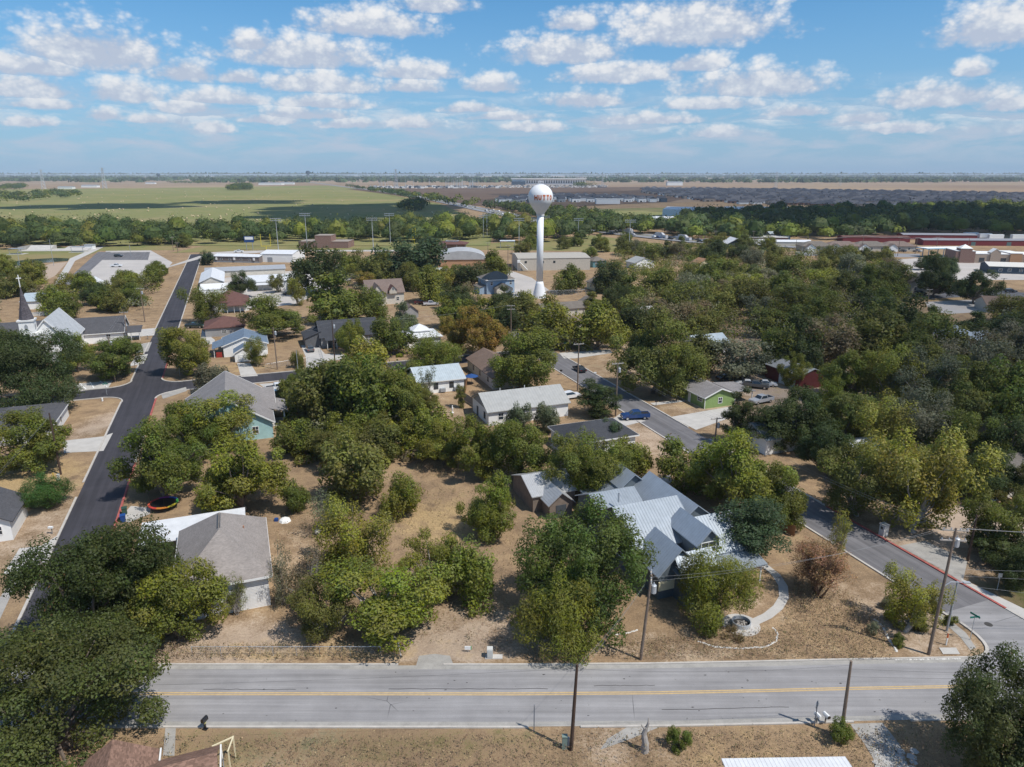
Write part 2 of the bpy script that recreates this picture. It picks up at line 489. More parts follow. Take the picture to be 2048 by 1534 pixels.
# ground: the mix of dry grass, bare soil and green turf comes from a per-vertex map of what grows where
def groundmat():
    m, n, b = newmat('dry_ground')
    p = worldpos(n)
    at_ = n.n('ShaderNodeAttribute', attribute_name='cover').outputs['Vector']
    soil, green, straw = n.sep(at_)
    big = n.noise(p, 0.045, 5.0, 0.65)
    med = n.noise(p, 0.30, 6.0, 0.7)
    fine = n.noise(p, 3.5, 4.0, 0.75)
    hi = n.noise(p, 13.0, 2.0, 0.7)
    dry = n.ramp(med, [(0.22, (0.15, 0.105, 0.066)), (0.42, (0.265, 0.185, 0.115)), (0.6, (0.35, 0.245, 0.145)), (0.8, (0.235, 0.195, 0.10))])
    soilc = n.ramp(med, [(0.3, (0.33, 0.25, 0.185)), (0.6, (0.45, 0.35, 0.26)), (0.8, (0.52, 0.43, 0.34))])
    grc = n.ramp(fine, [(0.3, (0.045, 0.06, 0.018)), (0.7, (0.095, 0.11, 0.034))])
    strc = n.ramp(fine, [(0.3, (0.36, 0.25, 0.125)), (0.7, (0.48, 0.35, 0.185))])
    jit = n.math('MULTIPLY', n.math('SUBTRACT', med, 0.5), 1.5)
    j2 = n.math('MULTIPLY', n.math('SUBTRACT', fine, 0.5), 1.0)
    c = n.mix(n.rng(n.math('ADD', soil, n.math('ADD', jit, j2)), 0.3, 0.7), dry, soilc)
    c = n.mix(n.rng(n.math('ADD', straw, jit), 0.35, 0.75, 0, 0.9), c, strc)
    gsum = n.math('ADD', n.math('ADD', green, n.math('MULTIPLY', n.math('SUBTRACT', big, 0.5), 1.3)), n.math('ADD', jit, j2))
    c = n.mix(n.rng(gsum, 0.42, 0.95, 0, 0.9), c, grc)
    k = n.math('MULTIPLY', n.rng(fine, 0.25, 0.75, 0.74, 1.24), n.rng(hi, 0.25, 0.75, 0.72, 1.28))
    k = n.math('MULTIPLY', k, n.rng(big, 0.3, 0.7, 0.78, 1.16))
    cc = n.vec('SCALE', c); n.set(cc.node.inputs['Scale'], k)
    n.set(b.inputs['Base Color'], cc)
    b.inputs['Roughness'].default_value = 1.0; b.inputs['Specular IOR Level'].default_value = 0.05
    bp = n.n('ShaderNodeBump'); bp.inputs['Strength'].default_value = 0.7; bp.inputs['Distance'].default_value = 0.12
    n.set(bp.inputs['Height'], n.math('ADD', fine, n.math('MULTIPLY', hi, 0.5))); n.set(b.inputs['Normal'], bp.outputs[0])
    return m
GROUND = groundmat()
def fieldmat(name, stops, s1=0.004, s2=0.05, row=None):
    m, n, b = newmat(name)
    p = worldpos(n); x, y, z = n.sep(p)
    a = n.noise(n.vec('MULTIPLY', p, (1.0, 1.0, 1.0)), s1, 6.0, 0.65)
    f = n.noise(p, s2, 4.0, 0.7)
    t = n.math('ADD', n.math('MULTIPLY', a, 0.75), n.math('MULTIPLY', f, 0.3))
    c = n.ramp(t, stops)
    n.set(b.inputs['Base Color'], c)
    b.inputs['Roughness'].default_value = 1.0; b.inputs['Specular IOR Level'].default_value = 0.03
    MATS[name] = m
    return m
HAY = fieldmat('hay_meadow', [(0.36, (0.31, 0.235, 0.13)), (0.46, (0.245, 0.222, 0.10)), (0.55, (0.185, 0.198, 0.078)), (0.66, (0.27, 0.23, 0.118))], 0.0032)
PLOUGH = fieldmat('ploughed_field', [(0.35, (0.21, 0.15, 0.105)), (0.5, (0.27, 0.195, 0.135)), (0.65, (0.33, 0.25, 0.165)), (0.8, (0.20, 0.19, 0.10))], 0.0012, 0.02)
DARKFIELD = fieldmat('cloud_shaded_field', [(0.35, (0.10, 0.068, 0.055)), (0.6, (0.145, 0.105, 0.08)), (0.8, (0.17, 0.135, 0.10))], 0.006, 0.08)  # brown soil; the darkness of a cloud shadow is put into these tones
TURF = fieldmat('sports_turf', [(0.35, (0.27, 0.20, 0.11)), (0.5, (0.23, 0.205, 0.09)), (0.65, (0.15, 0.175, 0.065))], 0.02, 0.25)
LOT = mat('pale_lot', (0.44, 0.41, 0.38), 0.9, 0.16, 0.08, world=True)
GRAVEL = mat('gravel', (0.40, 0.31, 0.235), 0.95, 0.22, 1.2, bump=0.3, world=True)
# ---------------------------------------------------------------- ground sheet
def graded(a0, a1, step, lo, hi):
    mid = list(np.arange(a0, a1 + 0.1, step)); out = []; s = step; x = a1
    while x < hi: s *= 1.22; x += s; out.append(x)
    neg = []; s = step; x = a0
    while x > lo: s *= 1.3; x -= s; neg.append(x)
    return np.array(neg[::-1] + mid + out)
gx = graded(-150, 230, 1.7, -40000, 40000); gy = graded(34, 330, 1.7, -2500, 40000)
GX, GY = np.meshgrid(gx, gy)
nx, ny = len(gx), len(gy)
vs = np.stack([GX.ravel(), GY.ravel(), np.zeros(nx * ny)], 1)
idx = np.arange(nx * ny).reshape(ny, nx)
fs = np.stack([idx[:-1, :-1], idx[:-1, 1:], idx[1:, 1:], idx[1:, :-1]], -1).reshape(-1, 4)
gm = bpy.data.meshes.new('ground')
gm.vertices.add(len(vs)); gm.vertices.foreach_set('co', vs.ravel())
gm.loops.add(fs.size); gm.loops.foreach_set('vertex_index', fs.ravel())
gm.polygons.add(len(fs)); gm.polygons.foreach_set('loop_start', np.arange(0, fs.size, 4)); gm.polygons.foreach_set('loop_total', np.full(len(fs), 4))
gm.update(); gm.validate()
cover = np.zeros((len(vs), 3))
# (photo x, photo y, half width m, half depth m, soil, green, straw): what covers the lots
PATCH = [(880,1040,8,7,0,-.2,.75),(930,1180,6,8,.35,0,.35),(960,1270,8,4,.5,-.2,0),(860,1300,6,2,.6,0,0),(620,1290,14,3,.25,0,.35),(480,1270,7,4,.55,0,0),
 (600,1080,5,10,.35,0,.3),(1650,1240,13,9,.05,-.1,.1),(1500,1210,4,4,.3,-.3,0),(1720,1190,7,6,.35,-.2,.2),(1850,1270,5,5,.5,.1,0),(1300,1290,14,3,.4,-.1,.1),
 (1290,880,7,9,.55,-.3,.3),(1240,850,4,4,.2,.3,0),(1160,800,5,5,.2,.1,.4),(870,830,8,8,.45,-.2,.35),(840,790,6,4,.6,0,0),
 (190,830,7,16,.15,.1,.3),(200,850,4,10,.6,-.2,0),(150,960,6,14,.35,.1,.1),(60,980,9,12,-.1,.2,.55),(50,1070,9,10,.5,0,0),(20,960,6,8,0,0,.7),
 (235,760,4,5,.2,.3,.2),(250,690,12,8,.1,.35,.2),(230,650,18,10,.3,.1,.2),(460,740,12,10,.1,.2,.5),(560,690,18,16,.2,.35,.1),(420,650,12,12,.2,.25,.2),
 (560,620,30,20,.2,.25,.3),(640,650,20,14,.4,.1,.1),(1440,830,9,7,.3,.3,.3),(1370,800,5,6,.2,0,.6),(1560,770,12,12,.5,.1,.4),(1340,780,4,10,.2,.4,0),(1200,740,10,10,.2,.4,.1),
 (1180,680,14,14,.4,.1,0),(1160,615,26,18,.1,.3,.5),(1920,600,40,30,.2,.0,.6),(1900,540,50,30,.5,0,.2),(1950,1080,12,12,.6,-.3,0),(1830,1090,6,10,.35,-.2,0),(2040,1190,8,6,-.2,1.0,0),
 (700,1490,14,3,.0,.45,0),(950,1500,10,3,-.1,.25,.2),(620,1500,8,4,.35,.1,0),(1230,1490,7,3,.5,.2,0),(1450,1500,7,3,.0,.1,.4),(1850,1500,7,4,.1,0,.2),(400,1490,5,4,.1,.2,.2),
 (620,1310,20,1.5,.2,.1,.35),(1560,1320,18,1.2,.2,0,.3),(340,1310,10,3,.5,-.2,0),(860,925,8,7,-.2,.25,.35),(800,640,20,20,.3,.3,0),(880,600,40,30,.2,.3,.1),
 (1600,560,90,50,.3,.3,0),(1700,700,70,50,.45,.1,0),(1800,850,40,30,.4,.1,0),(150,600,60,50,.2,.3,.1)]
for (px, py, rx, ry, so, gr, st) in PATCH:
    X, Y = at(px, py)
    dd = ((vs[:, 0] - X) / rx) ** 2 + ((vs[:, 1] - Y) / ry) ** 2
    wgt = np.exp(-np.clip(dd, 0, 30) ** 1.5 * 0.8)
    cover += wgt[:, None] * np.array([so, gr, st])
ca = gm.attributes.new('cover', 'FLOAT_VECTOR', 'POINT')
ca.data.foreach_set('vector', cover.ravel())
gm.materials.append(GROUND)
ground = link('ground', gm); ground['kind'] = 'structure'

# ---------------------------------------------------------------- roads
def sheet(name, polys, z, mats):
    """flat sheets; each polygon a list of ground points"""
    mb = MB()
    for p in polys:
        a = sum(p[i][0] * p[(i + 1) % len(p)][1] - p[(i + 1) % len(p)][0] * p[i][1] for i in range(len(p)))
        if a < 0: p = p[::-1]
        mb.face([(x, y, z) for x, y in p])
    return struct(name, mb, mats)
def quads(c, hw, hw2=None):
    """ribbon of quads round a centre line"""
    hw2 = hw if hw2 is None else hw2
    L, Rr = [], []
    for i, (x, y) in enumerate(c):
        a, b_ = c[max(i - 1, 0)], c[min(i + 1, len(c) - 1)]
        tx, ty = b_[0] - a[0], b_[1] - a[1]; l = math.hypot(tx, ty); nx_, ny_ = -ty / l, tx / l
        L.append((x + nx_ * hw, y + ny_ * hw)); Rr.append((x - nx_ * hw2, y - ny_ * hw2))
    return [[Rr[i], Rr[i + 1], L[i + 1], L[i]] for i in range(len(c) - 1)], L, Rr
def ribbon_box(mb, line, w_, z0, z1):
    q, L, Rr = quads(line, w_ / 2)
    n = len(line)
    vs_ = [(x, y, z0) for x, y in L] + [(x, y, z0) for x, y in Rr] + [(x, y, z1) for x, y in L] + [(x, y, z1) for x, y in Rr]
    fs_ = []
    for i in range(n - 1):
        fs_ += [(2*n+i, 3*n+i, 3*n+i+1, 2*n+i+1), (i, 2*n+i, 2*n+i+1, i+1), (n+i, n+i+1, 3*n+i+1, 3*n+i)]
    fs_ += [(0, n, 3*n, 2*n), (n-1, 3*n-1, 4*n-1, 2*n-1)]
    mb.mesh(vs_, [f if True else f for f in fs_])
def lin(p, q, n): return [(p[0] + (q[0] - p[0]) * i / n, p[1] + (q[1] - p[1]) * i / n) for i in range(n + 1)]
def uvline(pts): return [UV(*p) for p in pts]

near_c = [(-150, 57.1), (-60, 57.15), (0, 57.1), (14, 57.25), (24.4, 57.55), (33, 57.85), (46, 58.2), (60, 58.6), (150, 61.2)]
q, Ln, Rn = quads(near_c, 4.05)
sheet('near_road', q, 0.016, [NEARROAD])
# gutter pans and kerbs of the near road (open where the side street and drives come in)
def along(c, x0, x1, off):
    out = []
    xs = sorted([x0, x1] + [p[0] for p in c if x0 < p[0] < x1])
    for x in xs:
        for i in range(len(c) - 1):
            if c[i][0] <= x <= c[i + 1][0]:
                t = (x - c[i][0]) / (c[i + 1][0] - c[i][0]); y = c[i][1] + t * (c[i + 1][1] - c[i][1]); break
        out.append((x, y + off))
    return out
mbk, mbg = MB(), MB()
for x0, x1 in ((-150, -11.6), (-7.0, 47.5), (61.5, 150)):
    ribbon_box(mbk, along(near_c, x0, x1, 4.28), 0.22, 0, 0.13)
for x0, x1 in ((-150, 1.5), (6.2, 31.2), (36.5, 150)):
    ribbon_box(mbk, along(near_c, x0, x1, -4.28), 0.22, 0, 0.13)
for sgn in (1, -1):
    qq, _, _ = quads(along(near_c, -150, 47.5 if sgn > 0 else 150, sgn * 3.88), 0.3)
    for p in qq: mbg.face([(x, y, 0.021) for x, y in p])
struct('road_gutter', mbg, [CONC_OLD])
struct('road_kerb', mbk, [KERB])
mbl = MB()
yc = at(1024, 1388)[1] - 57.1
for off in (-0.13, 0.13):
    qq, _, _ = quads(along(near_c, -150, 47.0, yc + off), 0.085)
    for p in qq: mbl.face([(x, y, 0.0205) for x, y in p])
struct('road_yellow_line', mbl, [YELLOW])
# tar-sealed cracks and stains on the near road
mbt = MB()
for (x0, x1, off, w_) in ((-12, 3.5, 0.75, 0.035), (8, 14, 1.1, 0.03), (14, 26, -2.2, 0.03), (-30, -21, 0.65, 0.03)):
    pts = along(near_c, x0, x1, off)
    pts = [(x, y) for x, y in lin(pts[0], pts[-1], 14)]
    pts = [(x, y + random.uniform(-.06, .06)) for x, y in pts]
    qq, _, _ = quads(pts, w_)
    for p in qq: mbt.face([(x, y, 0.0245) for x, y in p])
for k in range(46):
    x = random.uniform(-27, 38); y = 57.2 + random.choice((-1, 1)) * random.uniform(0.5, 3.4); r = random.uniform(0.03, 0.13)
    mbt.face([(x + r * random.uniform(.6, 1.5) * math.cos(a), y + r * .6 * random.uniform(.6, 1.2) * math.sin(a), 0.0285) for a in np.arange(7) * 0.8976])
struct('road_tar_mark', mbt, [mat('tar', (0.045, 0.042, 0.042), 0.7, 0.2, world=True)])

LU0, LU1 = -26.8, -20.2          # left street
RU0, RU1 = 71.5, 81.5            # right street and its verges
def ru0(v): return 71.2 + (v - 45) * .0205
def ru1(v): return 78.4 + (v - 45) * .0215
CV0, CV1 = 174.6, 182.4          # cross street
sheet('side_street', [[UV(LU0, 74.5), UV(LU1, 72), UV(LU1, CV0), UV(LU0, CV0)], [UV(LU0, CV0), UV(LU1, CV0), UV(LU1, 300), UV(LU0, 300)],
      [UV(LU0, 300), UV(LU1, 300), UV(LU1, 492), UV(LU0, 492)]], 0.008, [NEWASPH])
def fillet(u, v, su, sv, r, n=8):
    """asphalt in the corner between two streets, and its curved kerb line"""
    arc = [(u + su * r - su * r * math.cos(t), v + sv * r - sv * r * math.sin(t)) for t in np.linspace(0, math.pi / 2, n + 1)]
    return [UV(u, v)] + [UV(*p) for p in arc], [UV(*p) for p in arc]
fil, arcs = [], []
for (u, v, su, sv) in ((LU0, CV0, -1, -1), (LU1, CV0, 1, -1), (LU0, CV1, -1, 1), (LU1, CV1, 1, 1)):
    a, b_ = fillet(u, v, su, sv, 5.0); fil.append(a); arcs.append(b_)
sheet('cross_street', [[UV(-150, CV0), UV(LU0, CV0), UV(LU0, CV1), UV(-150, CV1)], [UV(LU1, CV0), UV(30, CV0), UV(30, CV1), UV(LU1, CV1)],
      [UV(30, CV0), UV(74.5, CV0), UV(74.5, CV1), UV(30, CV1)]] + fil, 0.012, [NEWASPH])
# right-hand street runs into the near road
def bez(p, c, q, n=8): return [tuple((1 - t) ** 2 * p[i] + 2 * t * (1 - t) * c[i] + t * t * q[i] for i in (0, 1)) for t in [k / n for k in range(n + 1)]]
arcR = bez(UV(ru0(46), 46), (51.6, 62.9), (47.6, 62.45))
sheet('diagonal_street', [[UV(ru0(48), 48), UV(ru1(48), 48), UV(ru1(CV0), CV0), UV(ru0(CV0), CV0)], [UV(ru0(CV0), CV0), UV(ru1(CV0), CV0), UV(ru1(380), 380), UV(ru0(380), 380)]], 0.010, [MIDASPH])
sheet('street_junction', [[UV(ru0(48), 48)] + arcR + [(47.6, 60.9), (61, 61.1), UV(ru1(40), 40), UV(ru1(48), 48)]], 0.0105, [NEARROAD])
mbk2, mbr = MB(), MB()
def kerb(pts, red=False): ribbon_box(mbr if red else mbk2, pts, 0.32, 0, 0.14)
kerb(uvline([(LU0 - .16, 76), (LU0 - .16, 118)])); kerb(uvline([(LU0 - .16, 124), (LU0 - .16, CV0 - 5)]))
kerb(uvline([(LU0 - .16, CV1 + 5), (LU0 - .16, 209)])); kerb(uvline([(LU0 - .16, 216), (LU0 - .16, 231)])); kerb(uvline([(LU0 - .16, 244), (LU0 - .16, 490)]))
for a in arcs: kerb(a)
kerb(uvline([(-150, CV0 - .16), (LU0 - 5, CV0 - .16)])); kerb(uvline([(-55, CV1 + .16), (LU0 - 5, CV1 + .16)]))
kerb(uvline([(LU1 + 5, CV1 + .16), (RU0, CV1 + .16)])); kerb(uvline([(LU1 + 5, CV0 - .16), (8, CV0 - .16)]))
kerb(uvline([(LU1 + .16, 73.5), (LU1 + .16, 98)])); kerb(uvline([(LU1 + .16, 104), (LU1 + .16, 130)]), True); kerb(uvline([(LU1 + .16, 130), (LU1 + .16, 148)]))
kerb(uvline([(LU1 + .16, 148), (LU1 + .16, CV0 - 5)]), True); kerb(uvline([(LU1 + .16, CV1 + 5), (LU1 + .16, 250)]), True); kerb(uvline([(LU1 + .16, 250), (LU1 + .16, 488)]))
def kw(v0, v1): return uvline([(ru0(v) - .16, v) for v in (v0, v1)])
def ke(v0, v1): return uvline([(ru1(v) + .16, v) for v in (v0, v1)])
kerb(kw(46, 118)); kerb(kw(122.5, 172)); kerb(ke(38, 46)); kerb(ke(46, 74), True); kerb(ke(74, 104)); kerb(ke(111, 172))
kerb(arcR)
struct('street_kerb', mbk2, [KERB]); struct('painted_street_kerb', mbr, [REDKERB])

# ---------------------------------------------------------------- drives, paths, lots (ground polygons)
def P_(pts): return [at(*p) for p in pts]
def pad(name, pts, z, m): return sheet(name, [P_(pts)], z, [m])
pad('driveway', [(39,1097),(82,1092),(120,1068),(108,1098),(94,1128),(64,1141),(30,1147),(6,1149)], 0.03, CONC)
pad('driveway', [(125,882),(206,873),(226,866),(207,902),(128,906)], 0.03, CONC)
pad('driveway', [(150,768),(226,761),(217,775),(150,784)], 0.03, CONC)
pad('driveway', [(168,672),(230,663),(313,656),(308,671),(170,681)], 0.03, CONC)
pad('driveway', [(275,689),(304,684),(296,703),(272,706)], 0.03, CONC_OLD)
pad('driveway', [(272,712),(296,708),(288,727),(258,733)], 0.03, CONC)
pad('footpath', [(30,1147),(44,1144),(-10,1260),(-40,1260)], 0.026, CONC_OLD)
pad('driveway', [(474,726),(501,727),(516,752),(482,754)], 0.03, CONC)
pad('driveway', [(602,691),(634,690),(650,708),(692,709),(690,719),(652,722),(668,736),(612,739),(612,715)], 0.03, CONC)
pad('driveway', [(518,768),(580,764),(612,800),(570,806)], 0.03, CONC)
pad('footpath', [(1128,858),(1222,842),(1238,846),(1130,866)], 0.03, CONC)
pad('driveway', [(1222,840),(1240,828),(1292,842),(1242,854)], 0.034, CONC)
pad('driveway', [(1342,834),(1462,813),(1476,830),(1392,860)], 0.03, CONC)
pad('footpath', [(1300,806),(1368,800),(1370,803),(1308,811)], 0.03, CONC)
pad('driveway', [(1118,706),(1220,699),(1225,706),(1150,717),(1128,717)], 0.03, CONC)
pad('gravel_yard', [(1158,1008),(1166,974),(1228,962),(1246,985),(1190,1010)], 0.02, GRAVEL)
pad('gravel_drive', [(1290,965),(1340,950),(1345,965),(1300,980)], 0.02, CONC_OLD)
pad('gravel_yard', [(1860,1040),(1900,1010),(2060,1020),(2100,1090),(1985,1100),(1870,1092)], 0.02, GRAVEL)
pad('driveway', [(1797,1092),(1850,1082),(1935,1122),(1925,1166),(1886,1140)], 0.028, CONC_OLD)
pad('footpath', [(1926,1171),(1922,1157),(2100,1243),(2100,1272)], 0.03, CONC)
pad('footpath', [(1872,1232),(1884,1228),(1932,1266),(1952,1296),(1940,1300),(1920,1274)], 0.03, CONC_OLD)
pad('driveway', [(838,1312),(870,1308),(900,1312),(908,1332),(832,1332)], 0.03, CONC_OLD)
pad('footpath', [(331,1453),(352,1453),(349,1512),(326,1512)], 0.03, CONC_OLD)
pad('driveway', [(1700,1448),(1765,1446),(1800,1490),(1820,1540),(1760,1540),(1730,1490)], 0.03, CONC_OLD)
pad('driveway', [(1262,1450),(1330,1450),(1262,1478),(1200,1500),(1215,1478)], 0.022, CONC_OLD)
pad('concrete_pad', [(1878,1296),(1912,1296),(1920,1309),(1886,1309)], 0.06, CONC)
pad('driveway', [(238,1038),(262,1012),(302,1016),(300,1028),(258,1045)], 0.03, CONC)
pad('driveway', [(322,788),(372,774),(374,782),(326,798)], 0.028, CONC_OLD)
# curved garden path
mbp = MB()
cp = [at(*p) for p in ((1500,1128),(1530,1132),(1552,1150),(1566,1172),(1568,1195),(1556,1215),(1535,1232),(1505,1246))]
qq, _, _ = quads(cp, 0.55)
for p in qq: mbp.face([(x, y, 0.035) for x, y in p])
struct('garden_path', mbp, [CONC])
# wide lots and far paved ground
pad('car_park', [(90,605),(215,500),(300,500),(345,525),(300,580),(250,560),(190,590)], 0.04, LOT)
pad('car_park_road', [(100,590),(196,504),(222,504),(150,570),(120,600)], 0.05, MIDASPH)
pad('car_park_surface', [(215,505),(300,504),(296,520),(190,520)], 0.055, MIDASPH)
pad('lot', [(404,560),(600,540),(720,525),(700,560),(590,608),(560,612),(470,620),(398,600)], 0.03, LOT)
pad('lot', [(955,552),(1000,538),(1030,544),(1064,556),(1098,580),(1060,594),(1000,600)], 0.035, LOT)
pad('lot', [(1780,520),(1900,512),(2100,540),(2100,560),(1900,560),(1800,540)], 0.045, LOT)
pad('street', [(1800,590),(1860,576),(1960,575),(2100,592),(2100,612),(1960,592),(1860,598)], 0.05, MIDASPH)
pad('lot', [(1850,604),(1930,600),(2060,600),(2060,618),(1900,628),(1860,622)], 0.045, LOT)
pad('street', [(1590,503),(1840,508),(1840,515),(1590,511)], 0.05, FARROAD)
pad('street', [(300,545),(420,505),(560,497),(900,498),(900,503),(560,503),(420,512)], 0.045, LOT)
pad('footpath', [(400,690),(404,660),(430,680),(428,688)], 0.028, CONC)
# white paint in the church bays
mbw = MB()
for a, b_ in (((180,764),(188,776)), ((200,762),(214,774)), ((160,767),(172,778))):
    qq, _, _ = quads([at(*a), at(*b_)], 0.12)
    for p in qq: mbw.face([(x, y, 0.037) for x, y in p])
struct('parking_line', mbw, [WHITE])
# pond
m, n, b = newmat('pond_water'); b.inputs['Base Color'].default_value = (0.03, 0.045, 0.05, 1); b.inputs['Roughness'].default_value = 0.08
bp = n.n('ShaderNodeBump'); bp.inputs['Strength'].default_value = 0.1; n.set(bp.inputs['Height'], n.noise(worldpos(n), 1.5, 3.0)); n.set(b.inputs['Normal'], bp.outputs[0])
pad('pond_water', [(-60,536),(0,526),(60,519),(110,516),(138,517),(136,522),(60,528),(0,536)], 0.08, m)
pad('footpath', [(-40,541),(50,531),(58,534),(40,552),(30,552),(36,537),(-40,548)], 0.06, CONC)
pad('footpath', [(95,590),(140,517),(200,492),(212,492),(150,522),(112,590)], 0.06, CONC)
pad('planting_bed', [(50,545),(100,528),(135,524),(110,552),(72,570),(60,560)], 0.05, GRAVEL)
# ---------------------------------------------------------------- far country
def field(name, pts, z, m): return sheet(name, [P_(pts)], z, [m])
field('ploughed_field', [(-2600,366),(-2600,353),(4600,353),(4600,366),(1500,400),(1000,418),(700,372),(300,380)], 0.15, PLOUGH)
field('hay_meadow', [(-1500,480),(-1000,392),(0,379),(330,376),(640,371),(690,373),(880,408),(990,455),(980,492),(400,492)], 0.3, HAY)
field('ploughed_field', [(690,378),(1290,374),(1400,392),(1340,404),(1020,420),(850,398)], 0.35, DARKFIELD)
field('mown_field', [(1130,420),(1360,415),(1350,440),(1180,445)], 0.4, HAY)
field('sports_field', [(340,506),(420,490),(980,487),(1180,470),(1320,488),(1300,505),(1000,500),(560,500)], 0.06, TURF)
field('mown_verge', [(-200,500),(160,494),(340,490),(360,500),(200,502),(150,520),(-100,530)], 0.05, TURF)
hwy = [at(*p) for p in ((598,363.2),(640,367),(690,374),(760,382),(850,396),(980,423),(1100,446),(1250,468),(1400,484),(1600,494))]
qq, _, _ = quads(hwy, 14)
mbh = MB()
for p in qq: mbh.face([(x, y, 0.6) for x, y in p])
struct('highway', mbh, [FARROAD])
mbh = MB()
qq, _, _ = quads(hwy, 1.2)
for p in qq: mbh.face([(x, y, 0.7) for x, y in p])
struct('highway_median', mbh, [TURF])
# ---------------------------------------------------------------- buildings
R_GREY = shingle('grey_shingle', (0.285, 0.255, 0.235)); R_GREY2 = shingle('warm_grey_shingle', (0.24, 0.225, 0.22))
R_BROWN = shingle('red_brown_shingle', (0.135, 0.07, 0.06)); R_BRN2 = shingle('brown_shingle', (0.19, 0.135, 0.105)); R_TAUPE = shingle('taupe_shingle', (0.19, 0.145, 0.125))
R_CHAR = shingle('charcoal_shingle', (0.055, 0.058, 0.066)); R_DARK = shingle('dark_grey_shingle', (0.085, 0.085, 0.092)); R_OLIVE = shingle('olive_grey_shingle', (0.17, 0.15, 0.13))
R_RUST = shingle('rust_brown_shingle', (0.22, 0.135, 0.10), 0.3); R_PALE = shingle('pale_slate_shingle', (0.40, 0.42, 0.44), 0.12); R_BLUE = shingle('blue_slate_shingle', (0.14, 0.19, 0.255), 0.15)
M_BLUE_X = ribbed('blue_grey_ribbed_metal', (0.29, 0.33, 0.37), 0, 0.42, 0.4, 0.25)
M_BLUE_Y = ribbed('blue_grey_ribbed_metal_cross', (0.33, 0.375, 0.425), 1, 0.42, 0.4, 0.25)
M_WHITE_Y = ribbed('white_ribbed_metal', (0.66, 0.67, 0.68), 1, 0.35, 0.5, dirt=0.15)
M_WHITE_X = ribbed('white_ribbed_metal_cross', (0.68, 0.69, 0.70), 0, 0.35, 0.5)
M_LTBLUE = ribbed('pale_blue_ribbed_metal', (0.46, 0.52, 0.545), 0, 0.5, 0.45, 0.1)
M_GALV = ribbed('galvanised_ribbed_metal', (0.47, 0.48, 0.49), 0, 0.3, 0.45, 0.3, dirt=0.5)
M_LTGREY = ribbed('light_grey_metal', (0.36, 0.36, 0.345), 0, 0.6, 0.6, depth=0.2)
M_SLATE = ribbed('slate_siding', (0.10, 0.125, 0.145), 2, 0.18, 0.7, depth=0.6)
S_TURQ = ribbed('turquoise_siding', (0.36, 0.56, 0.56), 2, 0.18, 0.7); S_GREEN = ribbed('green_siding', (0.225, 0.33, 0.115), 2, 0.2, 0.7)
S_RED = ribbed('red_barn_siding', (0.115, 0.02, 0.018), 0, 0.3, 0.7); S_REDY = ribbed('red_barn_siding_cross', (0.115, 0.02, 0.018), 1, 0.3, 0.7)
S_TAN = mat('tan_stucco', (0.50, 0.455, 0.385), 0.9, 0.1); S_BEIGE = ribbed('beige_siding', (0.58, 0.54, 0.47), 2, 0.2, 0.7); S_CHAR = ribbed('charcoal_siding', (0.12, 0.12, 0.125), 2, 0.2, 0.7)
S_BLUE = ribbed('blue_siding', (0.27, 0.36, 0.46), 2, 0.2, 0.7); S_NAVY = ribbed('navy_siding', (0.045, 0.07, 0.10), 2, 0.25, 0.7); S_TEAL = ribbed('teal_siding', (0.10, 0.22, 0.25), 2, 0.2, 0.7)
S_GREY = ribbed('grey_siding', (0.30, 0.295, 0.29), 2, 0.2, 0.7)
BRICK = brickwall('red_brick', (0.24, 0.12, 0.09), (0.19, 0.095, 0.075), (0.3, 0.26, 0.22)); BRICKT = brickwall('tan_brick', (0.38, 0.28, 0.21), (0.33, 0.235, 0.175), (0.42, 0.37, 0.31)); BRICKO = brickwall('orange_brick', (0.46, 0.25, 0.13), (0.42, 0.22, 0.11), (0.4, 0.3, 0.22))
DOORRED = paint('red_door', (0.30, 0.03, 0.025), 0.5, 0.2)

_wcache = {}
def window(root, x, y, z, ang, w_=1.0, h_=1.3, frame=None, cross=True):
    """sash window proud of the wall; ang turns its outward normal (local -y) about z"""
    frame = frame or TRIM
    key = (w_, h_, frame.name, cross)
    if key not in _wcache:
        mf = MB(); t = 0.09
        mf.box(-w_/2 - t, w_/2 + t, -0.06, 0.0, -h_/2 - t, -h_/2); mf.box(-w_/2 - t, w_/2 + t, -0.06, 0.0, h_/2, h_/2 + t)
        mf.box(-w_/2 - t, -w_/2, -0.06, 0.0, -h_/2, h_/2); mf.box(w_/2, w_/2 + t, -0.06, 0.0, -h_/2, h_/2)
        if cross: mf.box(-w_/2, w_/2, -0.052, 0.0, -0.035, 0.035); mf.box(-0.025, 0.025, -0.048, 0.0, 0.035, h_/2)
        mp = MB(); mp.box(-w_/2, w_/2, -0.03, -0.005, -h_/2, h_/2)
        _wcache[key] = (mf.data('window', frame), mp.data('pane', GLASS))
    a, b_ = _wcache[key]
    o = link('window', a, root); o.location = (x, y, z); o.rotation_euler = (0, 0, ang)
    link('pane', b_, o)
    return o
_dcache = {}
def door(root, x, y, ang, w_=0.95, h_=2.05, m=None, z=0.0, name='door'):
    m = m or TRIM; key = (w_, h_, m.name, name)
    if key not in _dcache:
        mb = MB(); mb.box(-w_/2, w_/2, -0.06, 0, 0, h_)
        for k in range(4 if w_ > 2 else 2): mb.box(-w_/2 + .1, w_/2 - .1, -0.075, -0.06, 0.12 + k * h_ / (4 if w_ > 2 else 2), (k + 1) * h_ / (4 if w_ > 2 else 2) - 0.1)
        _dcache[key] = mb.data(name, m)
    o = link(name, _dcache[key], root); o.location = (x, y, z); o.rotation_euler = (0, 0, ang)
    return o

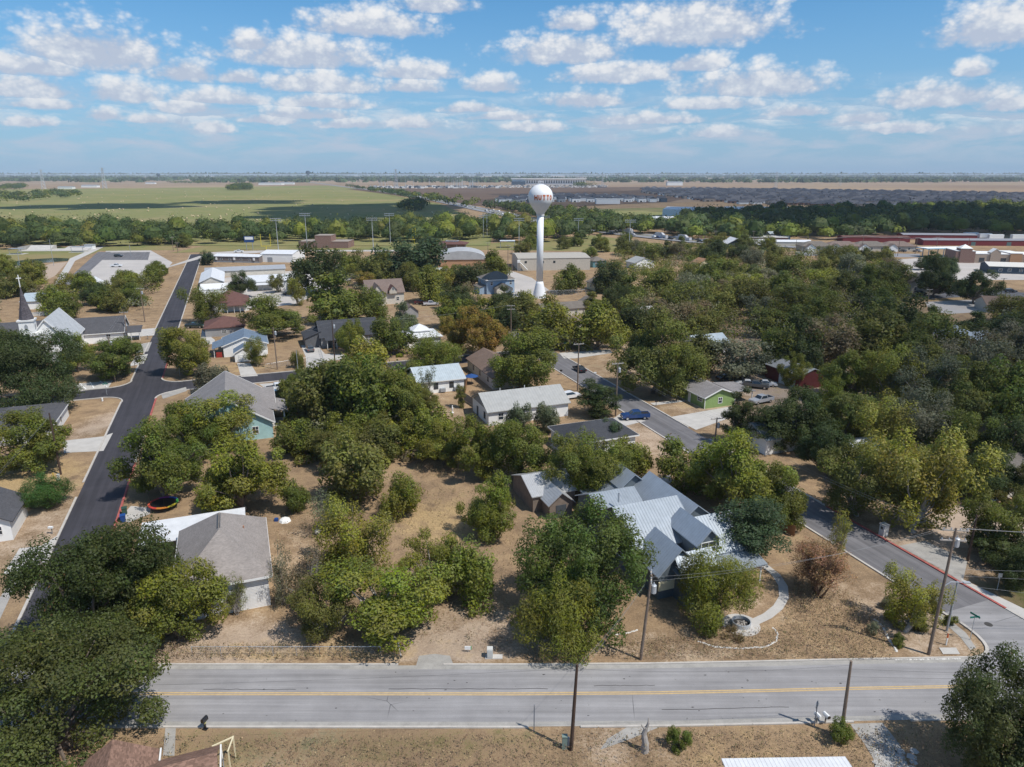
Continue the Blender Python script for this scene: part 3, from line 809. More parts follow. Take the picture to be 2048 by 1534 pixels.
def wing(root, x0, x1, y0, y1, h, roof, rise, wallm, roofm, oh=0.45, z0=0.0, trim=None, walls=True, t=0.16, wname='wall', rname='roof'):
    """one block of a building: walls with gables where the roof has them, and its roof"""
    cx, cyy, hx, hy = (x0 + x1) / 2, (y0 + y1) / 2, (x1 - x0) / 2, (y1 - y0) / 2
    wm, rm, tm = MB(), MB(), MB()
    if roof in ('u', 'v'):
        hw, hl = (hy, hx) if roof == 'u' else (hx, hy)
        ca, cl = (cyy, cx) if roof == 'u' else (cx, cyy)
        ax = 'x' if roof == 'u' else 'y'
        pitch = rise / hw; e = oh
        wm.extr([(ca - hw, z0), (ca + hw, z0), (ca + hw, h), (ca, h + rise), (ca - hw, h)], ax, cl - hl, cl + hl)
        top = [(ca - hw - e, h - e * pitch + t), (ca, h + rise + t), (ca + hw + e, h - e * pitch + t)]
        bot = [(ca + hw + e, h - e * pitch + 0.01), (ca, h + rise + 0.01), (ca - hw - e, h - e * pitch + 0.01)]
        rm.extr(top + bot, ax, cl - hl - e, cl + hl + e)
        if trim:
            for sgn in (-1, 1):
                for a_, b_ in ((top[0], top[1]), (top[1], top[2])):
                    l = cl + sgn * (hl + e + 0.03)
                    p0 = (l, a_[0], a_[1] - t/2 - .02) if ax == 'x' else (a_[0], l, a_[1] - t/2 - .02)
                    p1 = (l, b_[0], b_[1] - t/2 - .02) if ax == 'x' else (b_[0], l, b_[1] - t/2 - .02)
                    d = Vector(p1) - Vector(p0); tm.obox((Vector(p0) + Vector(p1)) / 2, d, d.length / 2, 0.025, t/2 + .05)
            for sgn, q_ in ((-1, top[0]), (1, top[2])):
                c_ = ca + sgn * (hw + e + 0.03)
                if ax == 'x': tm.box(cx - hl - e, cx + hl + e, c_ - .025, c_ + .025, q_[1] - t - .06, q_[1] - .01)
                else: tm.box(c_ - .025, c_ + .025, cyy - hl - e, cyy + hl + e, q_[1] - t - .06, q_[1] - .01)
    elif roof in ('hip', 'pyr'):
        wm.box(x0, x1, y0, y1, z0, h)
        e = oh; X0, X1, Y0, Y1 = x0 - e, x1 + e, y0 - e, y1 + e
        hw = min(hx, hy) + e
        rl = 0.0 if roof == 'pyr' else max(0.0, max(hx, hy) - min(hx, hy))
        r0, r1 = ((cx - rl, cyy), (cx + rl, cyy)) if hx >= hy else ((cx, cyy - rl), (cx, cyy + rl))
        zb, zt = h - 0.06, h + t
        b0 = [(X0, Y0), (X1, Y0), (X1, Y1), (X0, Y1)]
        V = [(x, y, zb) for x, y in b0] + [(x, y, zt) for x, y in b0] + [(*r0, h + rise + t), (*r1, h + rise + t)]
        F = [(3, 2, 1, 0)] + [(i, (i+1) % 4, 4 + (i+1) % 4, 4 + i) for i in range(4)]
        F += [(4, 5, 9, 8), (5, 6, 9), (6, 7, 8, 9), (7, 4, 8)] if hx >= hy else [(4, 5, 8), (5, 6, 9, 8), (6, 7, 9), (7, 4, 8, 9)]
        rm.mesh(V, F)
        if trim:
            for a_, b_ in ((0, 1), (1, 2), (2, 3), (3, 0)):
                p0, p1 = Vector((*b0[a_], (zb + zt) / 2)), Vector((*b0[b_], (zb + zt) / 2)); d = p1 - p0
                nrm = Vector((d.y, -d.x, 0)).normalized() * 0.03
                tm.obox((p0 + p1) / 2 + nrm, d, d.length / 2, 0.02, 0.13)
    elif roof == 'flat':
        wm.box(x0, x1, y0, y1, z0, h)
        rm.box(x0 - oh, x1 + oh, y0 - oh, y1 + oh, h + 0.005, h + max(rise, 0.12))
    elif roof[0] == 's':                       # mono-pitch: 'sv+' rises towards +v, 'su-' rises towards -u ...
        sg = 1 if roof[2] == '+' else -1
        if roof[1] == 'v': ca, hw, ax, l0, l1 = cyy, hy, 'x', x0, x1
        else: ca, hw, ax, l0, l1 = cx, hx, 'y', y0, y1
        lo, hi = ca - sg * hw, ca + sg * hw
        wm.extr([(lo, z0), (hi, z0), (hi, h + rise), (lo, h)], ax, l0, l1)
        p_ = rise / (2 * hw) * oh
        rm.extr([(lo - sg * oh, h - p_ + .01), (hi + sg * oh, h + rise + p_ + .01), (hi + sg * oh, h + rise + p_ + t), (lo - sg * oh, h - p_ + t)], ax, l0 - oh, l1 + oh)
    elif roof == 'arc':                        # barrel roof, axis along v
        n_ = 14
        arc = [(cx + hx * math.cos(math.pi * (1 - i / n_)), h + rise * math.sin(math.pi * i / n_)) for i in range(n_ + 1)]
        wm.box(x0, x1, y0, y1, z0, h - .02)
        rm.extr(arc, 'y', y0 - oh, y1 + oh)
    if walls: wm.build(wname, [wallm], root)
    rm.build(rname, [roofm], root)
    if trim and tm.v: tm.build('trim', [trim], root)
def posts(root, pts, h, m, r=0.07, name='post'):
    mb = MB(); mb.box(-r, r, -r, r, 0, h); d = mb.data(name, m)
    for x, y in pts:
        o = link(name, d, root); o.location = (x, y, 0)
def house(name, label, u, v, cat='house', rz=None, group=None, xy=None):
    return thing(name, label, cat, (*(xy or UV(u, v)), 0), GA if rz is None else rz, group)
F, B_, L_, R_ = 0.0, math.pi, -math.pi / 2, math.pi / 2      # which way a window faces: front, back, left, right

# grey hip-roofed house at the near left, its carport behind
h = house('clapboard_house', 'white clapboard house with a steep grey hipped roof beside the near road', -5.2, 84.4)
wing(h, -4.8, 4.8, -7.2, 7.1, 3.9, 'hip', 4.2, SIDING, R_GREY, 0.5, trim=TRIM)
rv = MB(); rv.box(-0.16, -0.09, -1.9, 1.9, 8.24, 8.34); rv.box(0.09, 0.16, -1.9, 1.9, 8.24, 8.34); rv.build('ridge_vent', [DARKTRIM], h)
for y in (-4, 0.5): window(h, -4.8, y, 2.0, L_)
window(h, 4.8, -3, 2.0, R_); window(h, 4.8, 2.5, 2.0, R_)
pp = MB(); pp.tube([(2.6, 1.2, 5.7), (2.6, 1.2, 6.5)], .09); pp.build('vent_pipe', [mat('terracotta', (.4, .2, .12))], h)
h2 = house('carport', 'long white ribbed metal carport behind the grey hipped house', -9, 95.2, 'carport')
wing(h2, -6.4, 6.4, -3.0, 3.0, 2.75, 'sv+', 0.25, SIDING, M_WHITE_Y, 0.1, walls=False, t=0.12)
posts(h2, [(-6.2, -2.8), (-6.2, 2.8), (-2, -2.8), (-2, 2.8), (2, 2.8), (6.2, -2.8), (6.2, 2.8)], 2.74, TRIM)
# turquoise house
h = house('turquoise_house', 'turquoise house with a large grey shingled roof beside the crossroads', -4, 146)
wing(h, -8.5, 7.1, -11.4, 9, 3.4, 'v', 5.0, S_TURQ, R_GREY2, 0.5, trim=TRIM)
wing(h, 5.0, 10.0, -4.2, 3.5, 2.7, 'su-', 1.5, S_TURQ, R_GREY2, 0.4, walls=False, trim=None)
wing(h, 3.0, 8.0, 0.2, 7.5, 3.2, 'u', 2.4, S_TURQ, R_GREY2, 0.4, trim=TRIM)
posts(h, [(9.7, -3.9), (9.7, -0.4), (9.7, 3.2)], 2.7, TRIM, 0.1)
for x in (-4, -1, 4): window(h, x, -11.4, 1.9, F)
door(h, 7.1, -2, R_, m=TRIM); window(h, 7.1, -8, 1.9, R_)
pt = MB(); pt.box(6, 10.4, -5, 0, 0.0, 0.12); pt.build('porch_slab', [CONC], h)
# blue-roofed white cottage with red porch, garage in front
h = house('cottage', 'white cottage with a blue slate roof and red porch door', -1, 209.5)
wing(h, -5.0, 6.4, -5.4, 6, 3.1, 'v', 2.1, WHITE, R_BLUE, 0.4, trim=TRIM)
wing(h, -7.6, -5.2, -5.2, 3, 2.5, 'su+', 0.75, WHITE, R_BLUE, 0.3, walls=False)
posts(h, [(-7.4, -5), (-7.4, -1)], 2.5, TRIM)
door(h, -6.2, -5.0, F, 1.5, 1.5, DOORRED, name='porch_panel'); window(h, -1.5, -5.4, 1.8, F); door(h, -5.0, -3.2, L_, m=DOORRED)
wing(h, -2.2, 2.6, -12.3, -7.2, 2.5, 'v', 1.3, WHITE, R_BLUE, 0.3, trim=TRIM, wname='garage_wall', rname='garage_roof')
door(h, 0.2, -12.3, F, 2.9, 2.1, WHITE, name='garage_door')
mb = MB(); mb.box(3.2, 6.0, -9, -6, 0.5, 0.62); mb.box(3.2, 6.0, -9, -8.94, 0.62, 1.4); mb.build('porch_deck', [WHITE], h)
# red-brown roofs
h = house('bungalow', 'white bungalow with a red brown hipped roof and front porch', -3.8, 281)
wing(h, -6, 6.1, -5, 7, 3.3, 'hip', 3.6, WHITE, R_BROWN, 0.5)
wing(h, -1.5, 5, -9, -5, 2.7, 'hip', 1.3, WHITE, R_BROWN, 0.4, walls=False); posts(h, [(-1.3, -8.8), (1, -8.8), (3, -8.8), (4.8, -8.8)], 2.7, TRIM)
window(h, -4, -5, 1.8, F); window(h, -2.5, -5, 1.8, F); door(h, 1.5, -5, F)
h = house('outbuilding', 'low wide building with a red brown roof in front of the bungalow', -6, 238.6)
wing(h, -5.4, 6, -5.6, 6.5, 2.6, 'hip', 2.4, S_GREY, R_BROWN, 0.4); window(h, 0, -5.6, 1.4, F, 1.4, .8)
# charcoal house
h = house('charcoal_house', 'charcoal roofed house with a white framed front gable', 28.4, 211)
wing(h, -8.2, 8.2, -5.5, 6, 3.2, 'u', 3.6, S_GREY, R_CHAR, 0.5)
wing(h, -1.5, 3.5, -8.2, -3, 3.0, 'v', 2.9, WHITE, R_CHAR, 0.5, trim=WHITE); wing(h, -12.5, -8.3, -4, 5.5, 2.8, 'su+', 1.6, S_CHAR, R_CHAR, 0.3)
wing(h, -7, -1.6, -8, -5.6, 2.6, 'sv+', 0.5, S_GREY, R_CHAR, 0.3, walls=False); posts(h, [(-6.8, -7.8), (-4.2, -7.8), (-1.8, -7.8)], 2.6, TRIM)
window(h, 1, -8.2, 1.7, F, 1.6, 1.3); window(h, 6, -5.5, 1.8, F); window(h, -4, -5.5, 1.8, F); door(h, -5.8, -5.5, F, m=DARKTRIM)
# pyramid-roofed white metal house behind the orange trees
h = house('metal_roofed_house', 'white two tier metal pyramid roof half hidden by orange leaved trees', 48, 201)
wing(h, -5, 5, -5, 5, 2.9, 'pyr', 1.5, WHITE, M_WHITE_X, 0.6); wing(h, -2.4, 2.4, -2.4, 2.4, 4.3, 'pyr', 1.6, WHITE, M_WHITE_X, 0.4, z0=3.0)
window(h, -2, -5, 1.5, F); window(h, 2, -5, 1.5, F)
# pale blue metal roof
h = house('long_cottage', 'white cottage with a pale blue ribbed metal roof in the central yard', 41, 157)
wing(h, -5.6, 5.2, -5.6, 5.6, 2.9, 'u', 2.0, WHITE, M_LTBLUE, 0.4, trim=TRIM)
for x in (-1.5, 2.2): window(h, x, -5.6, 1.6, F, 0.9, 1.3, DARKTRIM)
for x_ in (0, 3.3): ac = MB(); ac.box(x_ - .6, x_ + .6, -6.3, -5.62, 0.25, 1.05); ac.build('air_conditioner', [GREYMETAL], h)
# brown roof house
h = house('brown_roofed_house', 'beige house with a brown shingle roof beside the blue parasol', 57, 158.6)
wing(h, -4.5, 4.5, -9.6, 10, 2.9, 'v', 2.2, S_BEIGE, R_BRN2, 0.4)
for y in (-6, 0, 5): window(h, -4.5, y, 1.6, L_, 0.8, 1.0, DARKTRIM)
# long white house with light grey roof
h = house('long_white_house', 'long white house with a plain light grey gabled roof', 52, 131.4)
wing(h, -8.6, 8.8, -5.4, 4.8, 3.0, 'u', 2.3, WHITE, M_LTGREY, 0.45)
gb = MB(); gb.extr([(-5.0, 3.02), (4.4, 3.02), (-.3, 5.2)], 'x', -8.66, -8.61); gb.build('gable_panel', [S_GREY], h)
for x in (-6, -2, 3): window(h, x, -5.4, 1.7, F)
window(h, -8.6, -3, 1.5, L_, 0.9, 1.3, DARKTRIM); door(h, -8.6, 1.5, L_, m=DARKTRIM); window(h, 8.8, 0, 1.6, R_)
for x, y in ((-4, .6), (1.5, .7), (4.5, -.9)): mb = MB(); mb.tube([(x, y, 5.0), (x, y, 5.7)], .07); mb.build('vent_pipe', [TRIM], h)
# dark shingle house among trees, with its rear block
h = house('dark_roofed_house', 'dark grey shingled roof among trees beside the diagonal street', 58, 109)
wing(h, -6.5, 6.2, -4.2, 4.8, 2.7, 'hip', 2.0, WHITE, R_CHAR, 0.5, trim=TRIM); wing(h, -10, -3, -13, -3.5, 2.6, 'v', 1.8, S_GREY, R_CHAR, 0.4)
window(h, 6.2, 0, 1.6, R_); window(h, 0, -4.2, 1.6, F)
# metal shed with small gable
h = house('metal_shed', 'rusty ribbed metal roofed shed with a small front gable', 40.5, 91.5, 'shed')
wing(h, -3.4, 3.4, -3.5, 4.6, 2.6, 'u', 1.6, mat('weathered_boards', (.2, .16, .13), .9, .25), M_GALV, 0.3); wing(h, -2.0, 1.6, -6.4, -2.6, 2.4, 'v', 1.5, MATS['weathered_boards'], M_GALV, 0.35)
door(h, -0.2, -6.4, F, 1.6, 2.0, DARKTRIM)
# big blue-grey metal roofed house
h = house('rambling_house', 'rambling slate house with many blue grey ribbed metal roofs and a white dormer window', 50, 70)
def U(u, v): return u - 50, v - 70
def wg(u0, u1, v0, v1, hh, rf, rise, wl=M_SLATE, rfm=None, oh=0.4, **k):
    wing(h, u0 - 50, u1 - 50, v0 - 70, v1 - 70, hh, rf, rise, wl, rfm or (M_BLUE_X if rf in ('u', 'sv+') else M_BLUE_Y), oh, **k)
wg(41.6, 50.5, 66.8, 77.2, 4.2, 'u', 3.2); wg(50.3, 56.4, 63.3, 71.5, 3.8, 'u', 2.7); wg(50.6, 56.2, 71.0, 82.4, 3.9, 'v', 2.2, rfm=M_BLUE_Y)
wg(42.6, 49.0, 76.4, 84.2, 3.5, 'u', 1.9); wg(47.2, 50.4, 79.5, 86.4, 3.0, 'v', 1.2); wg(44.6, 47.5, 84.2, 86.6, 2.6, 'sv+', .1, rfm=M_BLUE_X)
wg(42.2, 47.4, 62.0, 67.0, 3.6, 'v', 2.6, oh=0.5)
wg(50.0, 56.0, 60.4, 63.2, 2.7, 'sv+', 0.7, oh=0.25, walls=False); posts(h, [(0.3, -9.3), (2.2, -9.3), (4.1, -9.3), (5.8, -9.3)], 2.7, TRIM)
wg(44.2, 48.2, 58.8, 62.0, 2.7, 'sv+', 0.8, oh=0.2)
wg(48.2, 51.2, 63.2, 69.0, 5.6, 'v', 1.5, rfm=M_BLUE_Y, z0=3.2, wname='dormer_wall', rname='dormer_roof')           # dormer
window(h, *U(49.7, 63.2), 4.75, F, 2.0, 1.35)
wg(44.4, 48.8, 60.9, 63.2, 4.2, 'u', 1.2, z0=2.0, wname='dormer_wall', rname='dormer_roof'); window(h, *U(44.4, 62.05), 4.3, L_, 1.1, 0.7)
for u in (52.3, 54.8): window(h, *U(u, 63.3), 2.2, F)
window(h, *U(41.6, 70), 2.2, L_, 1.4, 1.2); window(h, *U(41.6, 74), 2.2, L_); window(h, *U(45, 58.8), 1.6, F); window(h, *U(56.4, 77), 2.1, R_)
mb = MB(); mb.box(-7.9, -5.2, -8.2, -8.0, 1.2, 2.3); mb.build('cream_panel', [CREAM], h)
mb = MB(); mb.tube([(-4.8, 7.2, 5.2), (-4.8, 7.2, 6.6)], .14); mb.build('flue_pipe', [GALV], h)
mb = MB()
for k in range(6): mb.box(7.5, 11.5, 7.4 + k * .16, 7.5 + k * .16, 0.55, 0.62)
for x in (7.6, 9.5, 11.4): mb.box(x - .05, x + .05, 6.9, 7.0, 0, 1.5)
mb.box(7.5, 11.5, 6.92, 6.98, 1.4, 1.5); mb.build('back_deck', [MATS['weathered_boards']], h)
# tall narrow outbuilding behind it
h = house('tall_shed', 'tall narrow slate outbuilding with a metal gable roof behind the rambling house', 50.8, 85.4, 'shed')
wing(h, -2.0, 2.0, -2.6, 2.6, 4.5, 'v', 1.6, M_SLATE, M_BLUE_Y, 0.45); window(h, 0, -2.6, 3.6, F, 1.0, .7); door(h, -2.0, 0.5, L_)
# green house with open carport
h = house('green_house', 'apple green house with grey roof and white posted carport', 93.6, 124.4)
wing(h, -3.7, 4.0, -4.8, 5.4, 2.6, 'v', 1.5, S_GREEN, R_GREY2, 0.45, trim=TRIM); wing(h, 4.1, 9.6, -4.2, 3, 2.35, 'su-', 0.4, S_GREEN, R_GREY2, 0.25, walls=False)
posts(h, [(4.5, -4.0), (9.2, -4.0), (9.2, 2.7)], 2.35, TRIM, 0.08)
window(h, 0.2, -4.8, 1.5, F, 0.9, 1.2); window(h, -3.7, -3, 1.7, L_, 1.6, .8); window(h, -3.7, 4, 1.6, L_); door(h, -3.7, 0.8, L_)
mb = MB(); [mb.box(x - .06, x + .06, y - .06, y + .06, 0, 2.6) for x, y in ((-3.72, -4.82), (4.02, -4.82))]; mb.build('corner_trim', [TRIM], h)
# red barn
h = house('red_barn', 'dark red metal barn with a pale grey roof and big white doors', 122.6, 129, 'barn')
wing(h, -3.9, 3.9, -5.6, 6, 3.3, 'v', 1.3, S_REDY, M_GALV, 0.25); door(h, -3.9, -2.9, L_, 2.6, 2.6, TRIM, name='barn_door'); door(h, -3.9, -0.1, L_, 2.6, 2.6, TRIM, name='barn_door')
# church: nave, steeple, hall
h = house('church', 'white wooden church with a pointed dark steeple and cross', -49.5, 226, 'church')
wing(h, -5.2, 5.2, -8.2, 10, 4.8, 'v', 6.2, WHITE, R_PALE, 0.4, trim=TRIM)
wing(h, 0.6, 4.6, -11.5, -8.2, 3.6, 'v', 2.4, WHITE, WHITE, 0.3)
tx, ty = -3.7, -9.0
mb = MB(); mb.box(tx - 2.1, tx + 2.1, ty - 2.1, ty + 2.1, 0, 7.4); mb.build('tower_base', [WHITE], h)
mb = MB(); mb.box(tx - 2.5, tx + 2.5, ty - 2.5, ty + 2.5, 7.4, 7.7); mb.box(tx - 2.2, tx + 2.2, ty - 2.2, ty + 2.2, 7.7, 7.95); mb.build('tower_cornice', [TRIM], h)
mb = MB(); mb.box(tx - 1.65, tx + 1.65, ty - 1.65, ty + 1.65, 7.95, 11.2); mb.build('belfry', [WHITE], h)
mb = MB(); mb.box(tx - 1.9, tx + 1.9, ty - 1.9, ty + 1.9, 11.2, 11.6); mb.build('belfry_cornice', [TRIM], h)
for ang, xx, yy in ((F, tx, ty - 1.65), (L_, tx - 1.65, ty), (R_, tx + 1.65, ty)):
    mb = MB(); pr = [(-.38, -.75), (.38, -.75), (.38, .5), (.2, .85), (0, 1.0), (-.2, .85), (-.38, .5)]
    mb.extr([(a, z) for a, z in pr], 'y', -0.06, 0.0); o = mb.build('belfry_louvre', [GREYMETAL], h); o.location = (xx, yy, 9.5); o.rotation_euler = (0, 0, ang)
mb = MB()
oct_ = [(1.75 * math.cos(math.pi / 8 + k * math.pi / 4), 1.75 * math.sin(math.pi / 8 + k * math.pi / 4)) for k in range(8)]
mb.mesh([(tx + x, ty + y, 11.6) for x, y in oct_] + [(tx + x * .5, ty + y * .5, 15.6) for x, y in oct_] + [(tx, ty, 20.4)], [(k, (k+1) % 8, 8 + (k+1) % 8, 8 + k) for k in range(8)] + [(8 + k, 8 + (k+1) % 8, 16) for k in range(8)])
mb.build('spire', [shingle('spire_slate', (0.10, 0.09, 0.10), 0.4)], h)
mb = MB(); mb.box(tx - .09, tx + .09, ty - .09, ty + .09, 20.0, 23.2); mb.box(tx - .55, tx + .55, ty - .07, ty + .07, 22.2, 22.45); mb.build('cross', [WHITE], h)
mb = MB(); mb.lathe([(.42, 0), (.42, .06), (.3, .07)], 12); o = mb.build('round_window', [GLASS], h); o.location = (tx, ty - 2.1, 5.6); o.rotation_euler = (math.pi / 2, 0, 0)
for y in (-5, 0, 5): window(h, 5.2, y, 2.6, R_, 0.9, 2.2)
h = house('church_hall', 'long dark roofed hall behind the white church', -44, 241, 'hall')
wing(h, -22, 10, -5.5, 5.5, 3.2, 'u', 3.6, WHITE, R_DARK, 0.5, trim=TRIM); wing(h, 10, 14.5, -5.5, 0, 2.6, 'sv+', .8, WHITE, R_DARK, 0.3, walls=False)
posts(h, [(14.2, -5.2), (14.2, -.3), (12, -5.2)], 2.6, TRIM); window(h, 10, 2.8, 1.8, R_); window(h, 6, -5.5, 1.8, F)
# dark house at the left edge
h = house('shaded_house', 'dark grey shingled house under the big live oak at the left edge', -43, 156)
wing(h, -8, 7.2, -8, 7, 2.8, 'hip', 2.2, WHITE, R_DARK, 0.5, trim=TRIM); window(h, 7.2, 0, 1.6, R_)
# left-hand cottages
h = house('white_cottage', 'small white cottage with a pale blue metal roof among the trees left of the street', *pxUV(82, 614))
wing(h, -5, 5, -4.5, 4.5, 3.0, 'sv+', 1.6, WHITE, M_LTBLUE, 0.5); window(h, 2, -4.5, 1.6, F); window(h, -5, 0, 1.6, L_)
h = house('small_white_house', 'small white house with a brown roof behind the steeple', *pxUV(28, 583))
wing(h, -5.5, 5.5, -3, 3, 2.8, 'u', 1.8, WHITE, R_BRN2, 0.4); window(h, 5.5, 0, 1.6, R_)
h = house('hidden_white_house', 'white gabled roof showing through leafy trees left of the street', *pxUV(190, 585))
wing(h, -4, 4, -5, 5, 3.2, 'v', 3.0, WHITE, M_WHITE_Y, 0.4); window(h, 0, -5, 1.8, F)
# school group
h = house('portable_classroom', 'long grey brown portable classroom with white metal roof', 0, 0, 'classroom', R(-9), xy=at(482, 523))
wing(h, -14, 14, -5, 5, 3.3, 'u', 0.9, mat('grey_brown_panel', (.19, .165, .155), .8, .1), M_WHITE_X, 0.3)
for x in (-9, -4, 3, 8): window(h, x, -5, 1.9, F, 1.2, 1.0)
for x in (-12, -1, 11): mb = MB(); mb.box(x - .5, x + .5, -5.6, -5.02, 1.4, 2.8); mb.build('air_conditioner', [WHITE], h)
mb = MB(); mb.box(-14, 14, -5.12, -5.02, 0, .7); mb.build('skirting', [GREYMETAL], h)
h = house('white_hall', 'tall white metal hall beside the portable classroom', 0, 0, 'hall', R(-6), xy=at(567, 521))
wing(h, -9.5, 9.5, -9, 9, 4.6, 'u', 1.4, WHITE, M_WHITE_X, 0.2); door(h, -4, -9, F, 3, 2.8, GREYMETAL); door(h, 4.5, -9, F, 3, 2.8, WHITE)
h = house('covered_gallery', 'very long low galvanised roof over the school walkway', 3, 381, 'gallery')
wing(h, -18, 19, -6, 6, 2.8, 'u', 1.2, S_BEIGE, M_GALV, 0.4)
h = house('gabled_classroom', 'white gabled metal roof nearest the left street', -11.5, 350, 'classroom')
wing(h, -4.6, 5, -17, 17, 3.4, 'v', 2.2, S_BEIGE, M_WHITE_Y, 0.4); window(h, 0, -17, 1.8, F)
h = house('flat_white_shed', 'flat white roofed shed behind the bungalow', -8, 322, 'shed')
wing(h, -7.5, 7.5, -8.5, 8.5, 2.9, 'flat', 0.2, WHITE, WHITE, 0.2)
h = house('open_classroom', 'white roofed school block with an open porch', 9, 336, 'classroom')
wing(h, -7, 12, -11, 11, 3.6, 'u', 1.2, WHITE, M_WHITE_X, 0.4); wing(h, -5, 5, -15, -11, 2.7, 'sv+', .3, WHITE, M_WHITE_X, .2, walls=False); posts(h, [(-4.8, -14.8), (0, -14.8), (4.8, -14.8)], 2.7, GREYMETAL)
h = house('brick_gymnasium', 'dark brick building with a raised centre beside the sports field', 0, 0, 'building', R(-2), xy=at(654, 494))
wing(h, -17, 17, -8, 8, 4.2, 'flat', 0.3, BRICK, BRICK, .1); wing(h, -5.5, 5.5, -8.2, 4, 8.2, 'flat', 0.3, BRICK, BRICK, .1)
h = house('field_house', 'low dark red pavilion with a hipped roof by the sports field', 0, 0, 'pavilion', R(-3), xy=at(905, 497))
wing(h, -8.5, 8.5, -6, 6, 3.4, 'hip', 2.0, BRICK, R_BROWN, 2.0); wing(h, -4, 4, -3, 3, 5.0, 'flat', .3, WHITE, GREYMETAL, .3, z0=3.6); posts(h, [(-10, -7.6), (-3, -7.6), (4, -7.6), (10, -7.6)], 3.3, TRIM)
h = house('domed_gymnasium', 'orange brick gymnasium under a shallow arched metal roof', 0, 0, 'gymnasium', R(5), xy=at(924, 530))
wing(h, -13, 13, -11, 11, 4.2, 'arc', 4.6, BRICKO, mat('dull_sheet_metal', (.42, .42, .42), .5, .2, .3), .4)
h = house('white_annex', 'flat white roofed annex in front of the arched gymnasium', 0, 0, 'building', R(12), xy=at(848, 552))
wing(h, -11, 11, -4, 4, 3.2, 'flat', .3, WHITE, WHITE, .2)
h = house('tan_hall', 'big plain tan metal hall with a low roof right of the white water tower', 0, 0, 'hall', R(6), xy=at(1100, 534))
wing(h, -19, 19, -14, 14, 6.2, 'u', 1.0, S_TAN, mat('tan_roof', (.40, .37, .32), .7, .08), .2)
for x in (-15, -6, 0): window(h, x, -14, 4.4, F, 1.0, 1.0, DARKTRIM, False)
mb = MB(); mb.obox((-16.5, -15.2, 3.0), (1, -.2, -1), 3.2, .6, .1); mb.box(-19.5, -18, -15.5, -14.05, 4.3, 5.6); [mb.box(x - .06, x + .06, -15.4, -15.3, 0, 4.3) for x in (-19.2, -18.1)]; mb.build('outside_stair', [TRIM], h)
h = house('tall_blue_house', 'two storey blue grey house with hipped roof left of the water tower', 102, 284)
wing(h, -6.2, 6.2, -5, 6, 5.8, 'hip', 2.8, S_BLUE, R_OLIVE, .5, trim=TRIM); wing(h, -3, 3.5, -8.5, -5, 2.8, 'v', 1.8, S_TAN, R_OLIVE, .4); wing(h, -9, -6.2, -4, 4, 2.8, 'su+', .8, S_BLUE, R_OLIVE, .3)
for x in (-4, 4.5): window(h, x, -5, 4.4, F, .9, 1.3)
window(h, -6.2, -2, 4.4, L_, .9, 1.3); window(h, -6.2, 3, 4.4, L_, .9, 1.3); window(h, 5, -5, 1.6, F)
h = house('taupe_house', 'tan house with steep taupe gables among the central trees', 52, 276)
wing(h, -7, 7, -5.5, 6, 4.6, 'u', 4.2, S_BEIGE, R_TAUPE, .5); wing(h, -6, -1, -8, 2, 4.4, 'v', 3.6, S_BEIGE, R_TAUPE, .4); wing(h, 1.2, 4, -6.6, -3, 5.6, 'v', 1.6, S_TAN, R_BROWN, .3, z0=4.2)
window(h, 2.6, -6.6, 6.0, F, .7, .9); window(h, 4.5, -5.5, 2, F); window(h, -3.5, -8, 2, F)
h = house('small_brown_shed', 'small shed with a steep brown gable beside two pickups', *pxUV(818, 632), 'shed')
wing(h, -2.6, 2.6, -3.5, 3.5, 2.2, 'v', 2.2, S_GREY, R_TAUPE, .4)
# right of the tower
SM = [('yellow_cottage','pale yellow cottage right of the water tower',1200,578,9,8,3,'v',2,CREAM,R_OLIVE,21),('white_gabled_house','white house with a pale gabled roof behind trees right of the tower',1280,535,12,9,3.2,'v',2.4,WHITE,M_LTGREY,21),
 ('teal_cottage','small teal cottage right of the water tower',1192,533,8,8,3.4,'pyr',2,S_TEAL,R_OLIVE,21),('blue_shed','small blue shed below the water tower',1178,615,6,5,2.4,'v',1.6,S_BLUE,R_OLIVE,21),
 ('grey_roofed_house','low grey roofed house seen over the trees by the tower',1120,628,16,8,2.6,'u',1.6,S_BEIGE,R_OLIVE,21),('white_bungalow','pale grey roof above the trees beside the diagonal street',1300,640,12,8,3,'u',1.8,WHITE,M_LTGREY,21),
 ('tan_cottage','tan cottage with an orange tan roof deep in the trees',1404,536,8,7,3.2,'v',2,CREAM,shingle('orange_tan_shingle',(.33,.19,.11)),21),
 ('low_brown_house','low brown roofed house behind trees at the street corner',1150,662,11,8,2.5,'v',1.5,S_BEIGE,R_TAUPE,21),('bright_white_house','white house glimpsed between trees above the green house',1410,702,10,7,3,'u',1.8,WHITE,M_LTBLUE,21),
 ('barn_roofed_house','grey roofed house with two dormers beside the right car park',1838,585,13,11,4.5,'v',3.2,S_TAN,R_OLIVE,-10),('tree_shaded_white_house','white house in deep tree shade beside the diagonal street',1545,888,10,8,3,'u',1.8,WHITE,M_BLUE_X,21),
 ('corner_house','low tan house with a grey roof at the right edge',1985,968,13,9,2.8,'u',1.8,S_BEIGE,R_OLIVE,21),('metal_roofed_cottage','pale metal roof glimpsed through yellow leaved trees',1730,925,9,8,2.8,'u',1.6,S_GREY,M_WHITE_X,21),
 ('left_edge_cottage','white cottage at the left edge beside the near lawn',-16,1062,7,8,3,'v',2,WHITE,R_DARK,21)]
